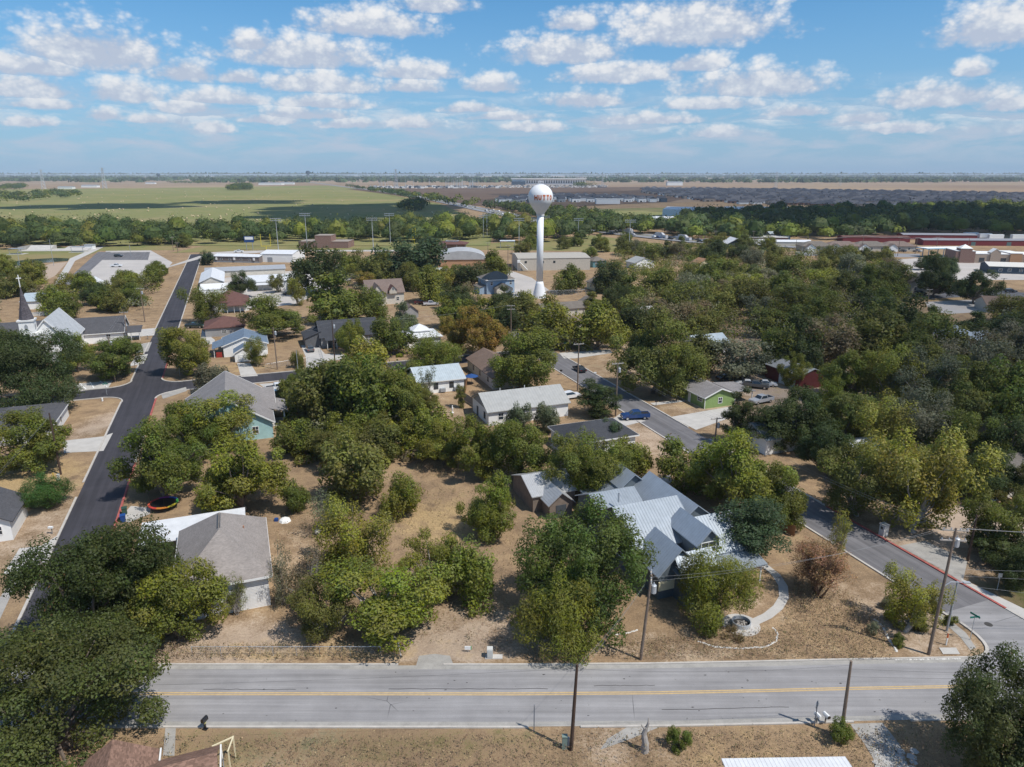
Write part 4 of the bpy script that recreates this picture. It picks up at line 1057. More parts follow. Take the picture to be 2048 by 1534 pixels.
for nm, lb, px, py, W_, D_, hh, rf, rise, wl, rfm, rz in SM:
    h = house(nm, lb, 0, 0, 'house' if 'shed' not in nm else 'shed', R(rz), xy=at(px, py))
    wing(h, -W_/2, W_/2, -D_/2, D_/2, hh, rf, rise, wl, rfm, .45)
    for x in (-W_*.28, W_*.28): window(h, x, -D_/2, hh*.55, F, .9, 1.1)
    window(h, -W_/2, 0, hh*.55, L_, .9, 1.1)
h = house('metal_hip_house', 'house with faceted blue grey metal hipped roofs deep in the right wood', *pxUV(1900, 712))
wing(h, -7, 7, -7, 7, 4, 'pyr', 4.6, S_GREY, M_BLUE_X, .5); wing(h, -13, -6, -4, 4, 3.4, 'hip', 2.6, S_GREY, M_BLUE_X, .5); wing(h, 6, 14, -3, 5, 3.4, 'u', 2.4, S_GREY, M_BLUE_X, .5)
window(h, -4, -7, 2, F); window(h, 4, -7, 2, F)
# bottom edge houses
h = house('rust_roofed_house', 'rust brown shingled house with white gutters at the bottom left corner', -11, 50)
wing(h, -4.9, .6, -5, 4.4, 2.8, 'v', 1.75, S_BEIGE, R_RUST, .35); wing(h, .75, 5.2, -1.0, 3.4, 2.5, 'u', 1.3, S_BEIGE, R_RUST, .35)
mb = MB(); mb.box(1.0, 1.12, 3.5, 4.9, 2.5, 2.66); mb.build('gutter', [TRIM], h); mb = MB(); mb.box(5.58, 5.7, -1.3, 3.8, 2.3, 2.44); mb.tube([(5.64, 3.7, 2.35), (5.64, 3.7, 0.2)], .05); mb.build('gutter', [TRIM], h)
h = thing('garden_arch', 'cream painted timber frame on the lawn beside the rust roofed house', 'frame', (*at(458, 1520), 0), 0.1)
mb = MB(); mb.box(-.05, .05, -.05, .05, 0, 2.2); d_ = mb.data('post', CREAM)
for x, y in ((-.9, -.8), (.55, .1), (.55, -1.4)): o = link('post', d_, h); o.location = (x, y, 0)
mb = MB(); mb.obox((-.2, -.33, 2.24), (1.45, .9, 0), .85, .05, .05); mb.box(.5, .6, -1.5, .2, 2.2, 2.3); mb.build('beam', [CREAM], h)
h = house('white_roofed_house', 'low house with a bright white metal roof at the bottom edge', 0, 0, rz=0.02, xy=(22.2, 42.7))
wing(h, -4.9, 4.6, -4, 3.6, 2.6, 'sv-', 0.7, SIDING, M_WHITE_X, .3)
# white fence panels by the church lane
def board_fence(name, label, pts, hgt_, m, gap=0.16, postgap=2.4):
    p0, p1 = at(*pts[0]), at(*pts[1]); L = math.hypot(p1[0]-p0[0], p1[1]-p0[1]); ang = math.atan2(p1[1]-p0[1], p1[0]-p0[0])
    t_ = thing(name, label, 'fence', (*p0, 0), ang)
    mb = MB(); mb.box(-.07, .07, -.012, .012, 0.05, hgt_); bd = mb.data('board', m)
    n_ = int(L / gap)
    if n_ <= 300:
        for i in range(n_):
            o = link('board', bd, t_); o.location = (i * gap + .08, -.05, random.uniform(-.03, .03))
    mb = MB(); mb.box(-.05, .05, -.03, .06, 0, hgt_ - .05); pd = mb.data('post', m)
    for i in range(int(L / postgap) + 1): o = link('post', pd, t_); o.location = (i * postgap, 0, 0)
    mb = MB(); [mb.box(0, L, -.03, .0, z, z + .08) for z in (.35, hgt_ - .4)]; mb.build('rail', [m], t_)
CEDAR = mat('cedar_board', (0.30, 0.165, 0.085), .85, .3, 3.0); GREYBOARD = mat('silvered_board', (.27, .25, .23), .9, .25, 3.0)
board_fence('board_fence', 'silvered board fence between the white cottages in the central yard', ((928,800),(962,822)), 1.8, GREYBOARD)
board_fence('board_fence', 'brown board fence beside the blue parasol', ((930,790),(935,757)), 1.7, CEDAR)
board_fence('cedar_fence', 'cedar board fence beside the rambling house and bare bush', ((1528,1042),(1590,1075)), 1.7, CEDAR)
board_fence('cedar_fence', 'brown board fence by the low house at the right edge', ((1915,962),(1985,985)), 1.8, CEDAR)
board_fence('white_fence', 'long white fence behind the church steeple', ((48,634),(120,629)), 1.5, WHITE, .3)
# ---------------------------------------------------------------- trees and shrubs
def leafmat():
    m, n, b = newmat('leaf')
    nt = m.node_tree
    oi = n.n('ShaderNodeObjectInfo')
    tone = n.sep(n.n('ShaderNodeAttribute', attribute_name='tone').outputs['Vector'])
    hs = n.n('ShaderNodeHueSaturation')
    n.set(hs.inputs['Color'], oi.outputs['Color'])
    n.set(hs.inputs['Hue'], n.math('ADD', 0.5, n.math('MULTIPLY', n.math('SUBTRACT', tone[0], 0.5), 0.075)))
    n.set(hs.inputs['Value'], n.math('MULTIPLY', n.rng(tone[1], 0, 1, 0.62, 1.5), n.rng(oi.outputs['Random'], 0, 1, 0.85, 1.15)))
    n.set(hs.inputs['Saturation'], n.rng(tone[2], 0, 1, 0.75, 1.12))
    col = n.mix(n.rng(tone[2], 0.955, 0.97), hs.outputs[0], (0.16, 0.09, 0.05, 1))       # a few dead leaves
    n.set(b.inputs['Base Color'], col)
    b.inputs['Roughness'].default_value = 0.55; b.inputs['Specular IOR Level'].default_value = 0.25
    tr = n.n('ShaderNodeBsdfTranslucent')
    n.set(tr.inputs[0], n.mix(0.35, col, (0.24, 0.27, 0.03, 1)))
    ms = n.n('ShaderNodeMixShader'); ms.inputs[0].default_value = 0.38
    nt.links.new(b.outputs[0], ms.inputs[1]); nt.links.new(tr.outputs[0], ms.inputs[2])
    nt.links.new(ms.outputs[0], nt.nodes['Material Output'].inputs[0])
    return m
LEAF = leafmat()

def leaf_mesh(name, C, S, nrm, tone, aspect=0.6, fold=True):
    """one leaf sprig per row: centre, size, facing and tone; each a bent pair of triangles"""
    N = len(C)
    up = rng.normal(size=(N, 3)); a = np.cross(nrm, up); a /= np.linalg.norm(a, axis=1)[:, None] + 1e-9
    b_ = np.cross(nrm, a)
    L = S[:, None] * a; W = S[:, None] * aspect * b_
    k = rng.uniform(-0.25, 0.25, (N, 1)) * S[:, None] * nrm
    v = np.stack([C - L, C - W * 0.9 + k, C + L * rng.uniform(.8, 1.1, (N, 1)), C + W * 0.9 + k], 1).reshape(-1, 3)
    f = np.arange(4 * N)
    me = bpy.data.meshes.new(name)
    me.vertices.add(4 * N); me.vertices.foreach_set('co', v.astype(np.float32).ravel())
    me.loops.add(4 * N); me.loops.foreach_set('vertex_index', f)
    me.polygons.add(N); me.polygons.foreach_set('loop_start', np.arange(0, 4 * N, 4)); me.polygons.foreach_set('loop_total', np.full(N, 4))
    me.update()
    t = me.attributes.new('tone', 'FLOAT_VECTOR', 'POINT')
    t.data.foreach_set('vector', np.repeat(tone, 4, 0).astype(np.float32).ravel())
    me.materials.append(LEAF)
    return me

def crown_points(rad, zlo, zhi, n_clump, n_leaf, shape='round', clump=(0.2, 0.36), gap=0.0, seed=0, fill=0.35):
    """leaf positions for a crown of unit-ish radius `rad`: clumps hung over an uneven envelope"""
    r_ = np.random.default_rng(seed)
    cl = []
    H = zhi - zlo; zm = (zlo + zhi) / 2
    # a few big limbs carry the crown: each a lobe of its own, with valleys between
    nl = {'round': 9, 'flat': 8, 'tall': 8, 'vase': 9}[shape]
    lobes = []
    for k in range(nl):
        a_ = 2.39996 * k + r_.uniform(-.5, .5); e_ = r_.uniform(-.55, 1.0)
        if shape == 'flat': e_ = r_.uniform(-.2, .6)
        if shape == 'tall': e_ = -1 + 2 * (k + .5) / nl
        ro = rad * r_.uniform(.45, .68) * (math.sqrt(max(.05, 1 - .75 * e_ * e_)) if shape != 'vase' else (.75 + .35 * e_))
        if shape == 'tall': ro *= .65
        lobes.append((ro * math.cos(a_), ro * math.sin(a_), zm + e_ * H * .30, rad * r_.uniform(.36, .52), H * r_.uniform(.17, .27)))
    lobes.append((0, 0, zm + H * .12, rad * .5, H * .34))
    while len(cl) < n_clump:
        L_b = lobes[r_.integers(0, len(lobes))]
        d = r_.normal(size=3); d /= np.linalg.norm(d)
        rr = r_.uniform(.3, 1.0) ** .4
        x, y, z = L_b[0] + d[0] * rr * L_b[3], L_b[1] + d[1] * rr * L_b[3], L_b[2] + d[2] * rr * L_b[4]
        if z < zlo * .8 or z > zhi * 1.04: continue
        s = r_.uniform(*clump) * rad * .8
        cl.append((x, y, z, s))
    cl = np.array(cl)
    w_ = cl[:, 3] ** 2; w_ = w_ / w_.sum()
    ci = r_.choice(len(cl), n_leaf, p=w_)
    d = r_.normal(size=(n_leaf, 3)); d /= np.linalg.norm(d, axis=1)[:, None]
    rad_ = np.where(r_.random(n_leaf) < fill, r_.uniform(.2, 1, n_leaf) ** .5, r_.uniform(.82, 1.12, n_leaf))
    # lumpier clump surfaces
    lump = 1 + 0.22 * np.sin(d[:, 0] * 5 + ci) * np.sin(d[:, 1] * 5 + ci * 2.1) + 0.12 * np.sin(d[:, 2] * 9 + ci)
    off = d * (rad_ * lump * cl[ci, 3])[:, None]; off[:, 2] *= 0.72
    P = cl[ci, :3] + off
    kxy = rad / np.percentile(np.hypot(P[:, 0], P[:, 1]), 95)
    P[:, :2] *= kxy; cl[:, :2] *= kxy
    z0_, z1_ = np.percentile(P[:, 2], [2, 98]); P[:, 2] = zlo + (P[:, 2] - z0_) / (z1_ - z0_) * (zhi - zlo); cl[:, 2] = zlo + (cl[:, 2] - z0_) / (z1_ - z0_) * (zhi - zlo)
    P[:, 2] = np.maximum(P[:, 2], zlo * .4)
    ctr = np.array([0, 0, (zlo * 0.6 + zhi * 0.4)])
    out = P - ctr; out /= np.linalg.norm(out, axis=1)[:, None] + 1e-9
    nrm = d * 0.75 + out * 0.35 + np.array([0, 0, .45]) + r_.normal(size=(n_leaf, 3)) * 0.55
    nrm /= np.linalg.norm(nrm, axis=1)[:, None]
    ct = r_.random((len(cl), 3))
    tone = 0.55 * ct[ci] + 0.45 * r_.random((n_leaf, 3)); tone[:, 2] = r_.random(n_leaf) * 0.75 + ct[ci, 2] * 0.25
    return P, nrm, tone, cl

def trunk_mesh(name, cl, zlo, zhi, rad, r0, n_limb, bark, seed, stems=1, lean=0.0):
    r_ = random.Random(seed); mb = MB()
    for s_ in range(stems):
        ba = r_.uniform(0, 6.28); bx, by = (0, 0) if stems == 1 else (0.28 * math.cos(ba), 0.28 * math.sin(ba))
        fork = (bx * 2 + r_.uniform(-.1, .1) * rad + lean, by * 2 + r_.uniform(-.1, .1) * rad, zlo * (0.75 if stems == 1 else .9))
        mid = ((bx + fork[0]) / 2 + r_.uniform(-.06, .06) * rad, (by + fork[1]) / 2, fork[2] * .5)
        rr = r0 / math.sqrt(stems)
        mb.tube([(bx, by, -0.1), (bx * 1.0, by * 1.0, 0.25), mid, fork], [rr * 1.5, rr * 1.1, rr * .92, rr * .8], 7)
        order = list(range(len(cl))); r_.shuffle(order)
        for i in order[:n_limb]:
            x, y, z, s = cl[i]
            k = (fork[0] * .45 + x * .55 + r_.uniform(-.1, .1) * rad, fork[1] * .45 + y * .55 + r_.uniform(-.1, .1) * rad, fork[2] * .4 + z * .6)
            mb.tube([fork, ((fork[0]*2+k[0])/3, (fork[1]*2+k[1])/3, (fork[2]*1.6 + k[2]*1.4)/3), k, (x, y, z + s * .3)], [rr * .55, rr * .42, rr * .26, rr * .07], 5, False)
    return mb.data(name, bark)

KIND = {}
def kind(key, rad, zlo, zhi, n_clump, n_leaf, leaf, shape='round', clump=(.2, .36), r0=.3, limbs=10, bark=None, var=2, aspect=.6, stems=1, fill=.35, lean=0.0):
    out = []
    for k in range(var):
        P, nr, tn, cl = crown_points(rad, zlo, zhi, n_clump, n_leaf, shape, clump, seed=hash_(key) + k, fill=fill)
        S = leaf * rng.uniform(.6, 1.35, len(P))
        out.append((leaf_mesh('crown', P, S, nr, tn, aspect), trunk_mesh('trunk', cl, zlo, zhi, rad, r0, limbs, bark or BARK, hash_(key) + k, stems, lean)))
    KIND[key] = (rad, zhi, out)
def hash_(s): return sum((i + 1) * ord(c) for i, c in enumerate(s)) % 9973
# key        radius zlo zhi clumps leaves size
kind('oak',    8.0, 1.3, 11.5, 190, 74000, .135, 'round', (.10, .22), .5, 18)
kind('giant',  9.5, 1.8, 13.0, 150, 62000, .16, 'round', (.10, .22), .5, 30, var=1)
kind('pecan',  5.0, 1.3, 9.0, 95, 32000, .135, 'round', (.13, .28), .30, 18, var=3)
kind('open',   4.5, 1.0, 8.5, 58, 19000, .13, 'vase', (.17, .32), .24, 22, PALEBARK, var=3)
kind('broad',  7.5, 0.8, 12.0, 170, 62000, .155, 'round', (.11, .22), .45, 14)
kind('feather',4.0, 0.9, 6.5, 70, 26000, .14, 'flat', (.2, .34), .2, 14, aspect=.28)
kind('bush',   2.4, 0.2, 4.2, 50, 11000, .11, 'round', (.22, .38), .12, 12, stems=3, var=3)
kind('twiggy', 2.2, 0.5, 4.6, 34, 3400, .11, 'vase', (.2, .34), .10, 30, PALEBARK, stems=4, aspect=.4)
kind('cane',   2.4, 1.6, 5.2, 60, 8500, .075, 'vase', (.16, .3), .16, 58, mat('cane_bark', (.20, .12, .075), .95, .25), stems=5, aspect=.4)
kind('tallish',3.2, 0.6, 11.0, 80, 20000, .13, 'tall', (.22, .36), .26, 14)
kind('midfar', 5.0, .8, 9.0, 70, 10500, .25, 'round', (.2, .34), .30, 8, var=4)
kind('thinfar',4.6, .8, 8.6, 52, 6500, .22, 'vase', (.18, .32), .24, 16, PALEBARK, var=3)
NEARKINDS = ('oak', 'pecan', 'open', 'broad', 'feather', 'bush', 'twiggy', 'tallish')

GREEN = {  # leaf colours: linear reflectance
 'oak': (.058, .084, .019), 'dark': (.060, .084, .024), 'mid': (.132, .158, .022), 'olive': (.160, .164, .031), 'bright': (.182, .198, .023), 'lime': (.23, .235, .028), 'yellow': (.32, .28, .04),
 'orange': (.26, .19, .03), 'grey': (.18, .18, .11), 'brown': (.19, .15, .08), 'rust': (.35, .185, .095), 'emerald': (.055, .125, .02), 'sage': (.155, .18, .09), 'teal': (.068, .104, .044)}
TREES_AT = []
def plant(key, X, Y, r, h, tint, label, name='tree', cat='tree', group=None, var=None, lab=None):
    rad, zh, ms = KIND[key]
    k = random.randrange(len(ms)) if var is None else var % len(ms)
    root = thing(name, label, cat, (X, Y, 0), random.uniform(0, 6.28), group)
    s, sz = r / rad, h / zh
    c = link('crown', ms[k][0], root); c.scale = (s, s, sz)
    t = GREEN[tint] if isinstance(tint, str) else tint
    j = random.uniform(.9, 1.1); c.color = (t[0] * j * random.uniform(.92, 1.1), t[1] * j, t[2] * j, 1)
    q_ = link('trunk', ms[k][1], root); q_.scale = (s, s, sz)
    TREES_AT.append((X, Y, r))
    return root
def solve(cx, top, bot, w_, slim=2.05):
    """crown seen between photo rows top and bot, w_ wide -> where it stands, its radius and height"""
    def row(Y, z):                                  # photo row of a point at depth Y, height z
        d = z - CAM_H; zc = Y * math.cos(PITCH) - d * math.sin(PITCH)
        return 767.0 - FPX * (Y * math.sin(PITCH) + d * math.cos(PITCH)) / zc
    Y = at(cx, bot)[1] + 2; r = 3.0; h = 6.0
    for _ in range(60):
        zc = Y * math.cos(PITCH) + (CAM_H - h * .5) * math.sin(PITCH)
        r = w_ / 2 * zc / FPX
        lo, hi = row(Y - .75 * r, .14 * h), row(Y + .25 * r, .95 * h)
        h *= min(1.1, max(.9, 1 + .25 * ((bot - top) / max(4.0, lo - hi) - 1)))
        h = min(slim * r, max(1.15 * r, h))
        lo, hi = row(Y - .75 * r, .14 * h), row(Y + .25 * r, .95 * h)
        Y *= 1 + .5 * ((lo + hi) - (top + bot)) / 2 * zc / FPX / max(.15, CAM_H / Y) / Y
    X = (cx - 1024) / FPX * (Y * math.cos(PITCH) + (CAM_H - h * .5) * math.sin(PITCH))
    return X, Y, r, h
T = [ # crown centre x, top, bottom, width, kind, colour, what it is
 (112,1272,1585,385,'giant',(.082, .094, .022),'big olive green tree filling the bottom left corner over the near road'),
 (195,1064,1335,300,'oak','oak','wide dark green live oak between the left street and the grey hipped house'),
 (350,1122,1302,185,'pecan','bright','bright green tree against the white wall of the grey hipped house'),
 (2032,1350,1600,235,'broad','dark','big leafy tree at the bottom right corner beside the near road'),
 (1174,1044,1264,250,'broad',(.085, .118, .02),'largest broad leaved dark green tree in the middle of the near lots'),
 (1122,1160,1322,172,'feather','bright','feathery mid green tree drooping to the near road kerb'),
 (770,1125,1300,235,'open','bright','wide light green open tree beside the chain link fence'),
 (715,1018,1165,150,'open','lime','yellow green open tree right of the pale grey twiggy shrub'),
 (858,1075,1210,120,'open','bright','open green tree at the edge of the bare sandy lot'),
 (650,1160,1290,120,'open','olive','low olive tree beside the brown bush near the white wall'),
 (612,1112,1228,108,'twiggy','brown','grey brown twiggy bush right of the white clapboard wall'),
 (562,1092,1222,58,'twiggy','grey','thin nearly bare sapling at the corner of the grey roof'),
 (470,1150,1228,46,'twiggy','olive','spindly sapling against the white siding'),
 (940,1088,1218,120,'bush','bright','round green bush tree with reddish leaves on the sandy lot'),
 (982,948,1090,116,'pecan','bright','single upright tree on a bare trunk in the sandy lot'),
 (803,950,1036,80,'bush','bright','small rounded green tree at the back of the sandy lot'),
 (713,880,1012,150,'bush','olive','big dull olive thicket tree behind the sandy lot'),
 (660,985,1068,82,'twiggy','sage','grey green twiggy shrub beside the buried white pot'),
 (590,960,1038,60,'bush','mid','green shrub right of the carport'),
 (482,882,1034,180,'pecan','bright','large bright green tree behind the carport'),
 (322,850,1003,165,'pecan','mid','spreading green tree overhanging the left street kerb'),
 (430,792,905,150,'open','bright','open leafy tree in front of the turquoise house'),
 (375,815,930,110,'pecan','mid','dense green tree by the left kerb below the turquoise house'),
 (600,850,918,100,'bush','mid','bushy green tree right of the turquoise porch'),
 (690,835,902,105,'bush','bright','yellowish bush in the middle thicket'),
 (755,845,920,110,'bush','olive','olive bush in the middle thicket'),
 (850,822,905,110,'bush','bright','bright bush below the sandy yard'),
 (888,850,935,100,'pecan','bright','leafy tree right of the middle thicket'),
 (640,735,845,140,'midfar','olive','dull green tree behind the white pickup'),
 (735,722,852,150,'midfar','mid','tall green tree at the centre of the thicket'),
 (805,742,850,105,'pecan','mid','dark green tree left of the pale blue metal roof'),
 (735,690,765,95,'midfar','lime','yellow green tree beside the cross street'),
 (712,655,740,55,'open','lime','slim bright yellow green tree in front of the charcoal house'),
 (865,683,738,118,'feather','bright','low light green spreading tree behind the pale blue roof'),
 (960,624,712,112,'pecan','orange','golden orange leaved tree right of the white pyramid roof'),
 (908,640,700,70,'pecan','orange','smaller golden tree beside the white pyramid roof'),
 (1042,668,782,142,'pecan','mid','big rounded green tree between the brown roof and the diagonal street'),
 (1195,763,832,82,'tallish','dark','dark rounded evergreen beside the utility pole on the diagonal street'),
 (1038,806,870,55,'bush','sage','grey green big leaved shrub in front of the long white house'),
 (1092,806,872,55,'bush','sage','second grey green shrub at the right end of the long white house'),
 (955,845,955,120,'pecan','bright','leafy green tree at the head of the sandy lot'),
 (1040,845,962,130,'pecan','mid','dense green tree left of the metal shed'),
 (1172,880,1004,165,'broad','mid','tall dark trunked tree behind the metal shed'),
 (1262,885,962,85,'bush','bright','bright bush right of the tall dark trunked tree'),
 (1220,843,892,55,'bush','teal','small dark green tree beside the blue pickup drive'),
 (1378,888,985,120,'bush','mid','green bushy tree behind the tall narrow shed'),
 (1480,876,1035,190,'pecan','bright','large bright green tree beside the bend of the diagonal street'),
 (1555,945,1060,120,'pecan','mid','green tree overhanging the cedar fence'),
 (1508,1008,1138,128,'tallish','teal','dark grey green rounded tree at the end of the metal roofs'),
 (1428,1092,1270,150,'feather','bright','light feathery willow like tree between the house and the fire pit'),
 (1830,1148,1275,112,'open','lime','yellow green tree leaning over the corner garden'),
 (1680,1008,1120,48,'twiggy','yellow','slender sprig of bright yellow leaves beside the diagonal street'),
 (1840,880,1075,200,'open','yellow','large yellow green tree across the diagonal street'),
 (1722,905,1040,150,'open','olive','olive tree shading the far kerb of the diagonal street'),
 (2000,985,1110,130,'open','mid','green tree beside the gravel yard at the right edge'),
 (2035,1085,1195,90,'pecan','dark','dark green tree over the far pavement at the right edge'),
 (2010,1070,1140,110,'midfar','dark','dark tree shading the gravel yard'),
 (60,672,818,200,'oak','dark','huge dark live oak over the grey roof at the left edge'),
 (50,838,952,160,'pecan','mid','round green tree by the tarred pole left of the street'),
 (86,955,1024,96,'feather','emerald','low emerald green umbrella shaped tree on the left lawn'),
 (222,680,757,118,'pecan','mid','green tree behind the pole at the crossroads'),
 (375,660,747,104,'pecan','bright','round green tree at the far right corner of the crossroads'),
 (425,733,790,72,'bush','grey','grey olive shrub behind the grey shingled roof'),
 (150,672,745,70,'pecan','bright','leafy tree in front of the church nave'),
 (20,660,740,70,'pecan','mid','green tree hiding the foot of the steeple'),
 (455,785,830,50,'bush','mid','small tree on the corner lawn by the grey shingled roof'),
 (415,578,640,86,'open','mid','gnarled open tree in front of the red brown roof'),
 (480,548,592,58,'pecan','dark','dark round tree between the white school roofs'),
 (545,598,676,135,'pecan','mid','wide spreading tree behind the white cottage'),
 (415,505,528,32,'bush','teal','small round tree at the corner of the portable classroom'),
 (640,500,580,110,'midfar','dark','large dark green tree beside the school hall'),
 (552,543,590,35,'thinfar','olive','thin tree in front of the open school porch'),
 (592,560,606,34,'thinfar','bright','slim tree on the verge by the school street'),
 (512,668,742,50,'open','bright','slender leaning tree in front of the garage'),
 (700,640,705,62,'pecan','mid','leafy tree hiding the middle of the charcoal roof'),
 (595,695,745,30,'bush','olive','small tree beside the chain link yard fence'),
 (850,735,795,40,'twiggy','sage','wispy grey green tree in front of the pale blue metal roof'),
 (920,770,815,22,'tallish','olive','narrow columnar shrub by the silvered fence'),
 (1310,640,785,170,'pecan','olive','tall olive green tree left of the green house'),
 (1350,690,790,110,'pecan','mid','green tree shading the green house'),
 (1490,688,762,135,'thinfar','grey','grey green spreading tree over the parked cars'),
 (1478,785,880,62,'tallish','dark','slim dark juniper in front of the carport'),
 (1606,792,905,125,'pecan','dark','dark shady tree beside the parked silver pickup'),
 (1540,820,900,95,'tallish','dark','dark shady tree above the white house by the street'),
 (1875,520,590,85,'pecan','dark','tall dark tree by the grey dormered house'),
 (1955,545,605,85,'pecan','dark','dark rounded tree at the right car park'),
 (1235,575,630,62,'oak','dark','dark evergreen right of the water tower'),
 (818,487,548,140,'midfar','teal','broad grey green clump left of the arched gymnasium'),
 (1105,607,692,112,'midfar','bright','bright green spreading tree left of the far street name sign'),
 (1195,612,696,112,'midfar','bright','bright green spreading tree at the far corner of the diagonal street'),
 (672,556,642,140,'midfar','mid','very large green tree behind the charcoal roof'),
 (752,515,566,75,'midfar','olive','olive tree left of the taupe house gables'),
 (815,532,578,55,'midfar','olive','thin olive tree behind the taupe house'),
 (858,541,600,72,'midfar','bright','bright green full crown close beside the taupe house'),
 (940,530,572,78,'midfar','dark','dark round tree in front of the arched gymnasium'),
 (988,507,556,54,'midfar','bright','bright tree at the right end of the arched gymnasium'),
 (936,565,615,44,'thinfar','brown','reddish olive tree left of the tall blue house'),
 (905,600,652,70,'midfar','bright','bright green tree before the tall blue house porch'),
 (965,600,655,70,'midfar','bright','second bright green tree below the tall blue house'),
 (1005,576,612,50,'midfar','dark','dark tree beside the tall blue house fence'),
 (745,573,650,62,'midfar','mid','green tree in front of the taupe house'),
 (806,612,668,62,'midfar','sage','pale grey green tree below the small brown shed'),
 (785,640,705,80,'midfar','mid','mixed green tree right of the charcoal house'),
 (1140,535,582,66,'midfar','mid','green tree in front of the tan hall, right of the tower pedestal'),
 (1218,528,582,74,'midfar','dark','dark green tree right of the tan hall'),
 (1182,588,624,58,'midfar','olive','olive tree at the right foot of the water tower'),
 (1262,556,612,76,'midfar','mid','green tree right of the pale yellow cottage'),
 (1040,592,650,84,'midfar','olive','olive tree below the foot of the water tower'),
 (700,505,545,60,'midfar','mid','green tree right of the large school hall tree'),
 (1985,1010,1030,10,'bush','mid','x')]
T.pop()
bushy = {'bush', 'twiggy'}
for (cx, tp, bt, w_, kk, tint, lab) in T:
    X, Y, r, h = solve(cx, tp, bt, w_, 4.2 if kk in ('tallish', 'twiggy') or 'slim' in lab or 'narrow' in lab else 2.05)
    shrub = kk in bushy and ('shrub' in lab or 'bush' in lab.split()[:5] or 'sapling' in lab or 'sprig' in lab)
    plant(kk, X, Y, r, h, tint, lab, name='shrub' if shrub else ('oak_tree' if kk == 'oak' else 'tree'), cat='shrub' if shrub else 'tree')
NOTABLE = len(TREES_AT)

# ---- woods and gardens behind: every tree still a thing, kept clear of roofs, streets and yards
NEARWOOD = [(1655, 755, 850, 80, 'pecan', 'bright'), (1700, 705, 800, 120, 'pecan', 'bright'), (1775, 700, 810, 120, 'open', 'lime'), (1850, 715, 830, 130, 'open', 'grey'), (1930, 735, 850, 140, 'pecan', 'olive'), (2015, 740, 860, 130, 'midfar', 'mid'), (1690, 790, 900, 130, 'pecan', 'olive'), (1760, 800, 920, 140, 'open', 'yellow'), (1840, 800, 925, 140, 'open', 'grey'), (1925, 825, 940, 140, 'pecan', 'mid'), (2010, 840, 950, 130, 'pecan', 'dark'), (1660, 860, 960, 110, 'pecan', 'dark'), (1745, 880, 985, 130, 'open', 'bright'), (1810, 900, 1000, 120, 'open', 'yellow'), (1895, 895, 990, 110, 'pecan', 'mid'), (1975, 905, 1010, 100, 'pecan', 'dark'), (2045, 930, 1030, 90, 'pecan', 'olive'), (1590, 640, 740, 110, 'midfar', 'dark'), (1660, 640, 730, 120, 'thinfar', 'brown'), (1740, 630, 725, 120, 'midfar', 'olive'), (1590, 710, 775, 60, 'pecan', 'bright'), (2060,660,760,110,'midfar','brown'),(1402,672,745,95,'midfar','olive'),(1900,688,748,110,'thinfar','grey'),(1965,668,740,80,'thinfar','brown'),(1848,676,760,80,'midfar','olive'),(1792,600,690,110,'midfar','dark'),(1860,618,672,70,'midfar','mid'),(2015,632,695,110,'midfar','dark'),(1950,628,672,80,'midfar','dark'), (1990, 690, 770, 90, 'thinfar', 'grey'), (1560, 660, 740, 90, 'midfar', 'mid')]
for (cx, tp, bt, w_, kk, tint) in NEARWOOD:
    X, Y, r, h = solve(cx, tp, bt, w_)
    plant(kk, X, Y, r, h, tint, '?' + tint, group='trees of the right hand wood')
HOUSE_AT = [(o.location.x, o.location.y) for o in list(SC.objects) if o.parent is None and o.get('category') in ('house', 'shed', 'barn', 'hall', 'church', 'classroom', 'building', 'gallery', 'gymnasium', 'pavilion')]
def inpoly(x, y, poly):
    c = False; n_ = len(poly)
    for i in range(n_):
        x1, y1 = poly[i]; x2, y2 = poly[(i + 1) % n_]
        if (y1 > y) != (y2 > y) and x < (x2 - x1) * (y - y1) / (y2 - y1) + x1: c = not c
    return c
CLEAR = [[(1380,800),(1480,760),(1700,775),(1640,830),(1380,870)], [(1555,700),(1690,735),(1640,800),(1540,770)], [(1800,640),(1990,640),(2010,720),(1810,690)], [(1090,690),(1160,690),(1430,880),(1330,890)],
 [(960,545),(1120,560),(1200,600),(1180,625),(960,600)], [(700,595),(820,580),(880,640),(800,660),(700,640)], [(380,520),(620,500),(700,640),(380,660)], [(330,490),(410,500),(380,650),(300,640)], [(60,500),(360,490),(300,570),(90,590)],
 [(1790,560),(2048,540),(2060,640),(1850,630)], [(0,600),(110,590),(110,700),(0,700)], [(140,640),(300,620),(300,700),(140,700)], [(600,660),(770,650),(780,740),(600,740)], [(800,650),(890,650),(900,690),(800,690)],
 [(1060,575),(1230,560),(1240,640),(1060,640)], [(1430,690),(1570,700),(1560,790),(1440,770)], [(870,500),(980,500),(980,545),(870,545)], [(1010,520),(1180,515),(1180,560),(1010,565)],[(1640,890),(2048,930),(2048,1150),(1640,1060)]]
CLEARW = [P_(c) for c in CLEAR]
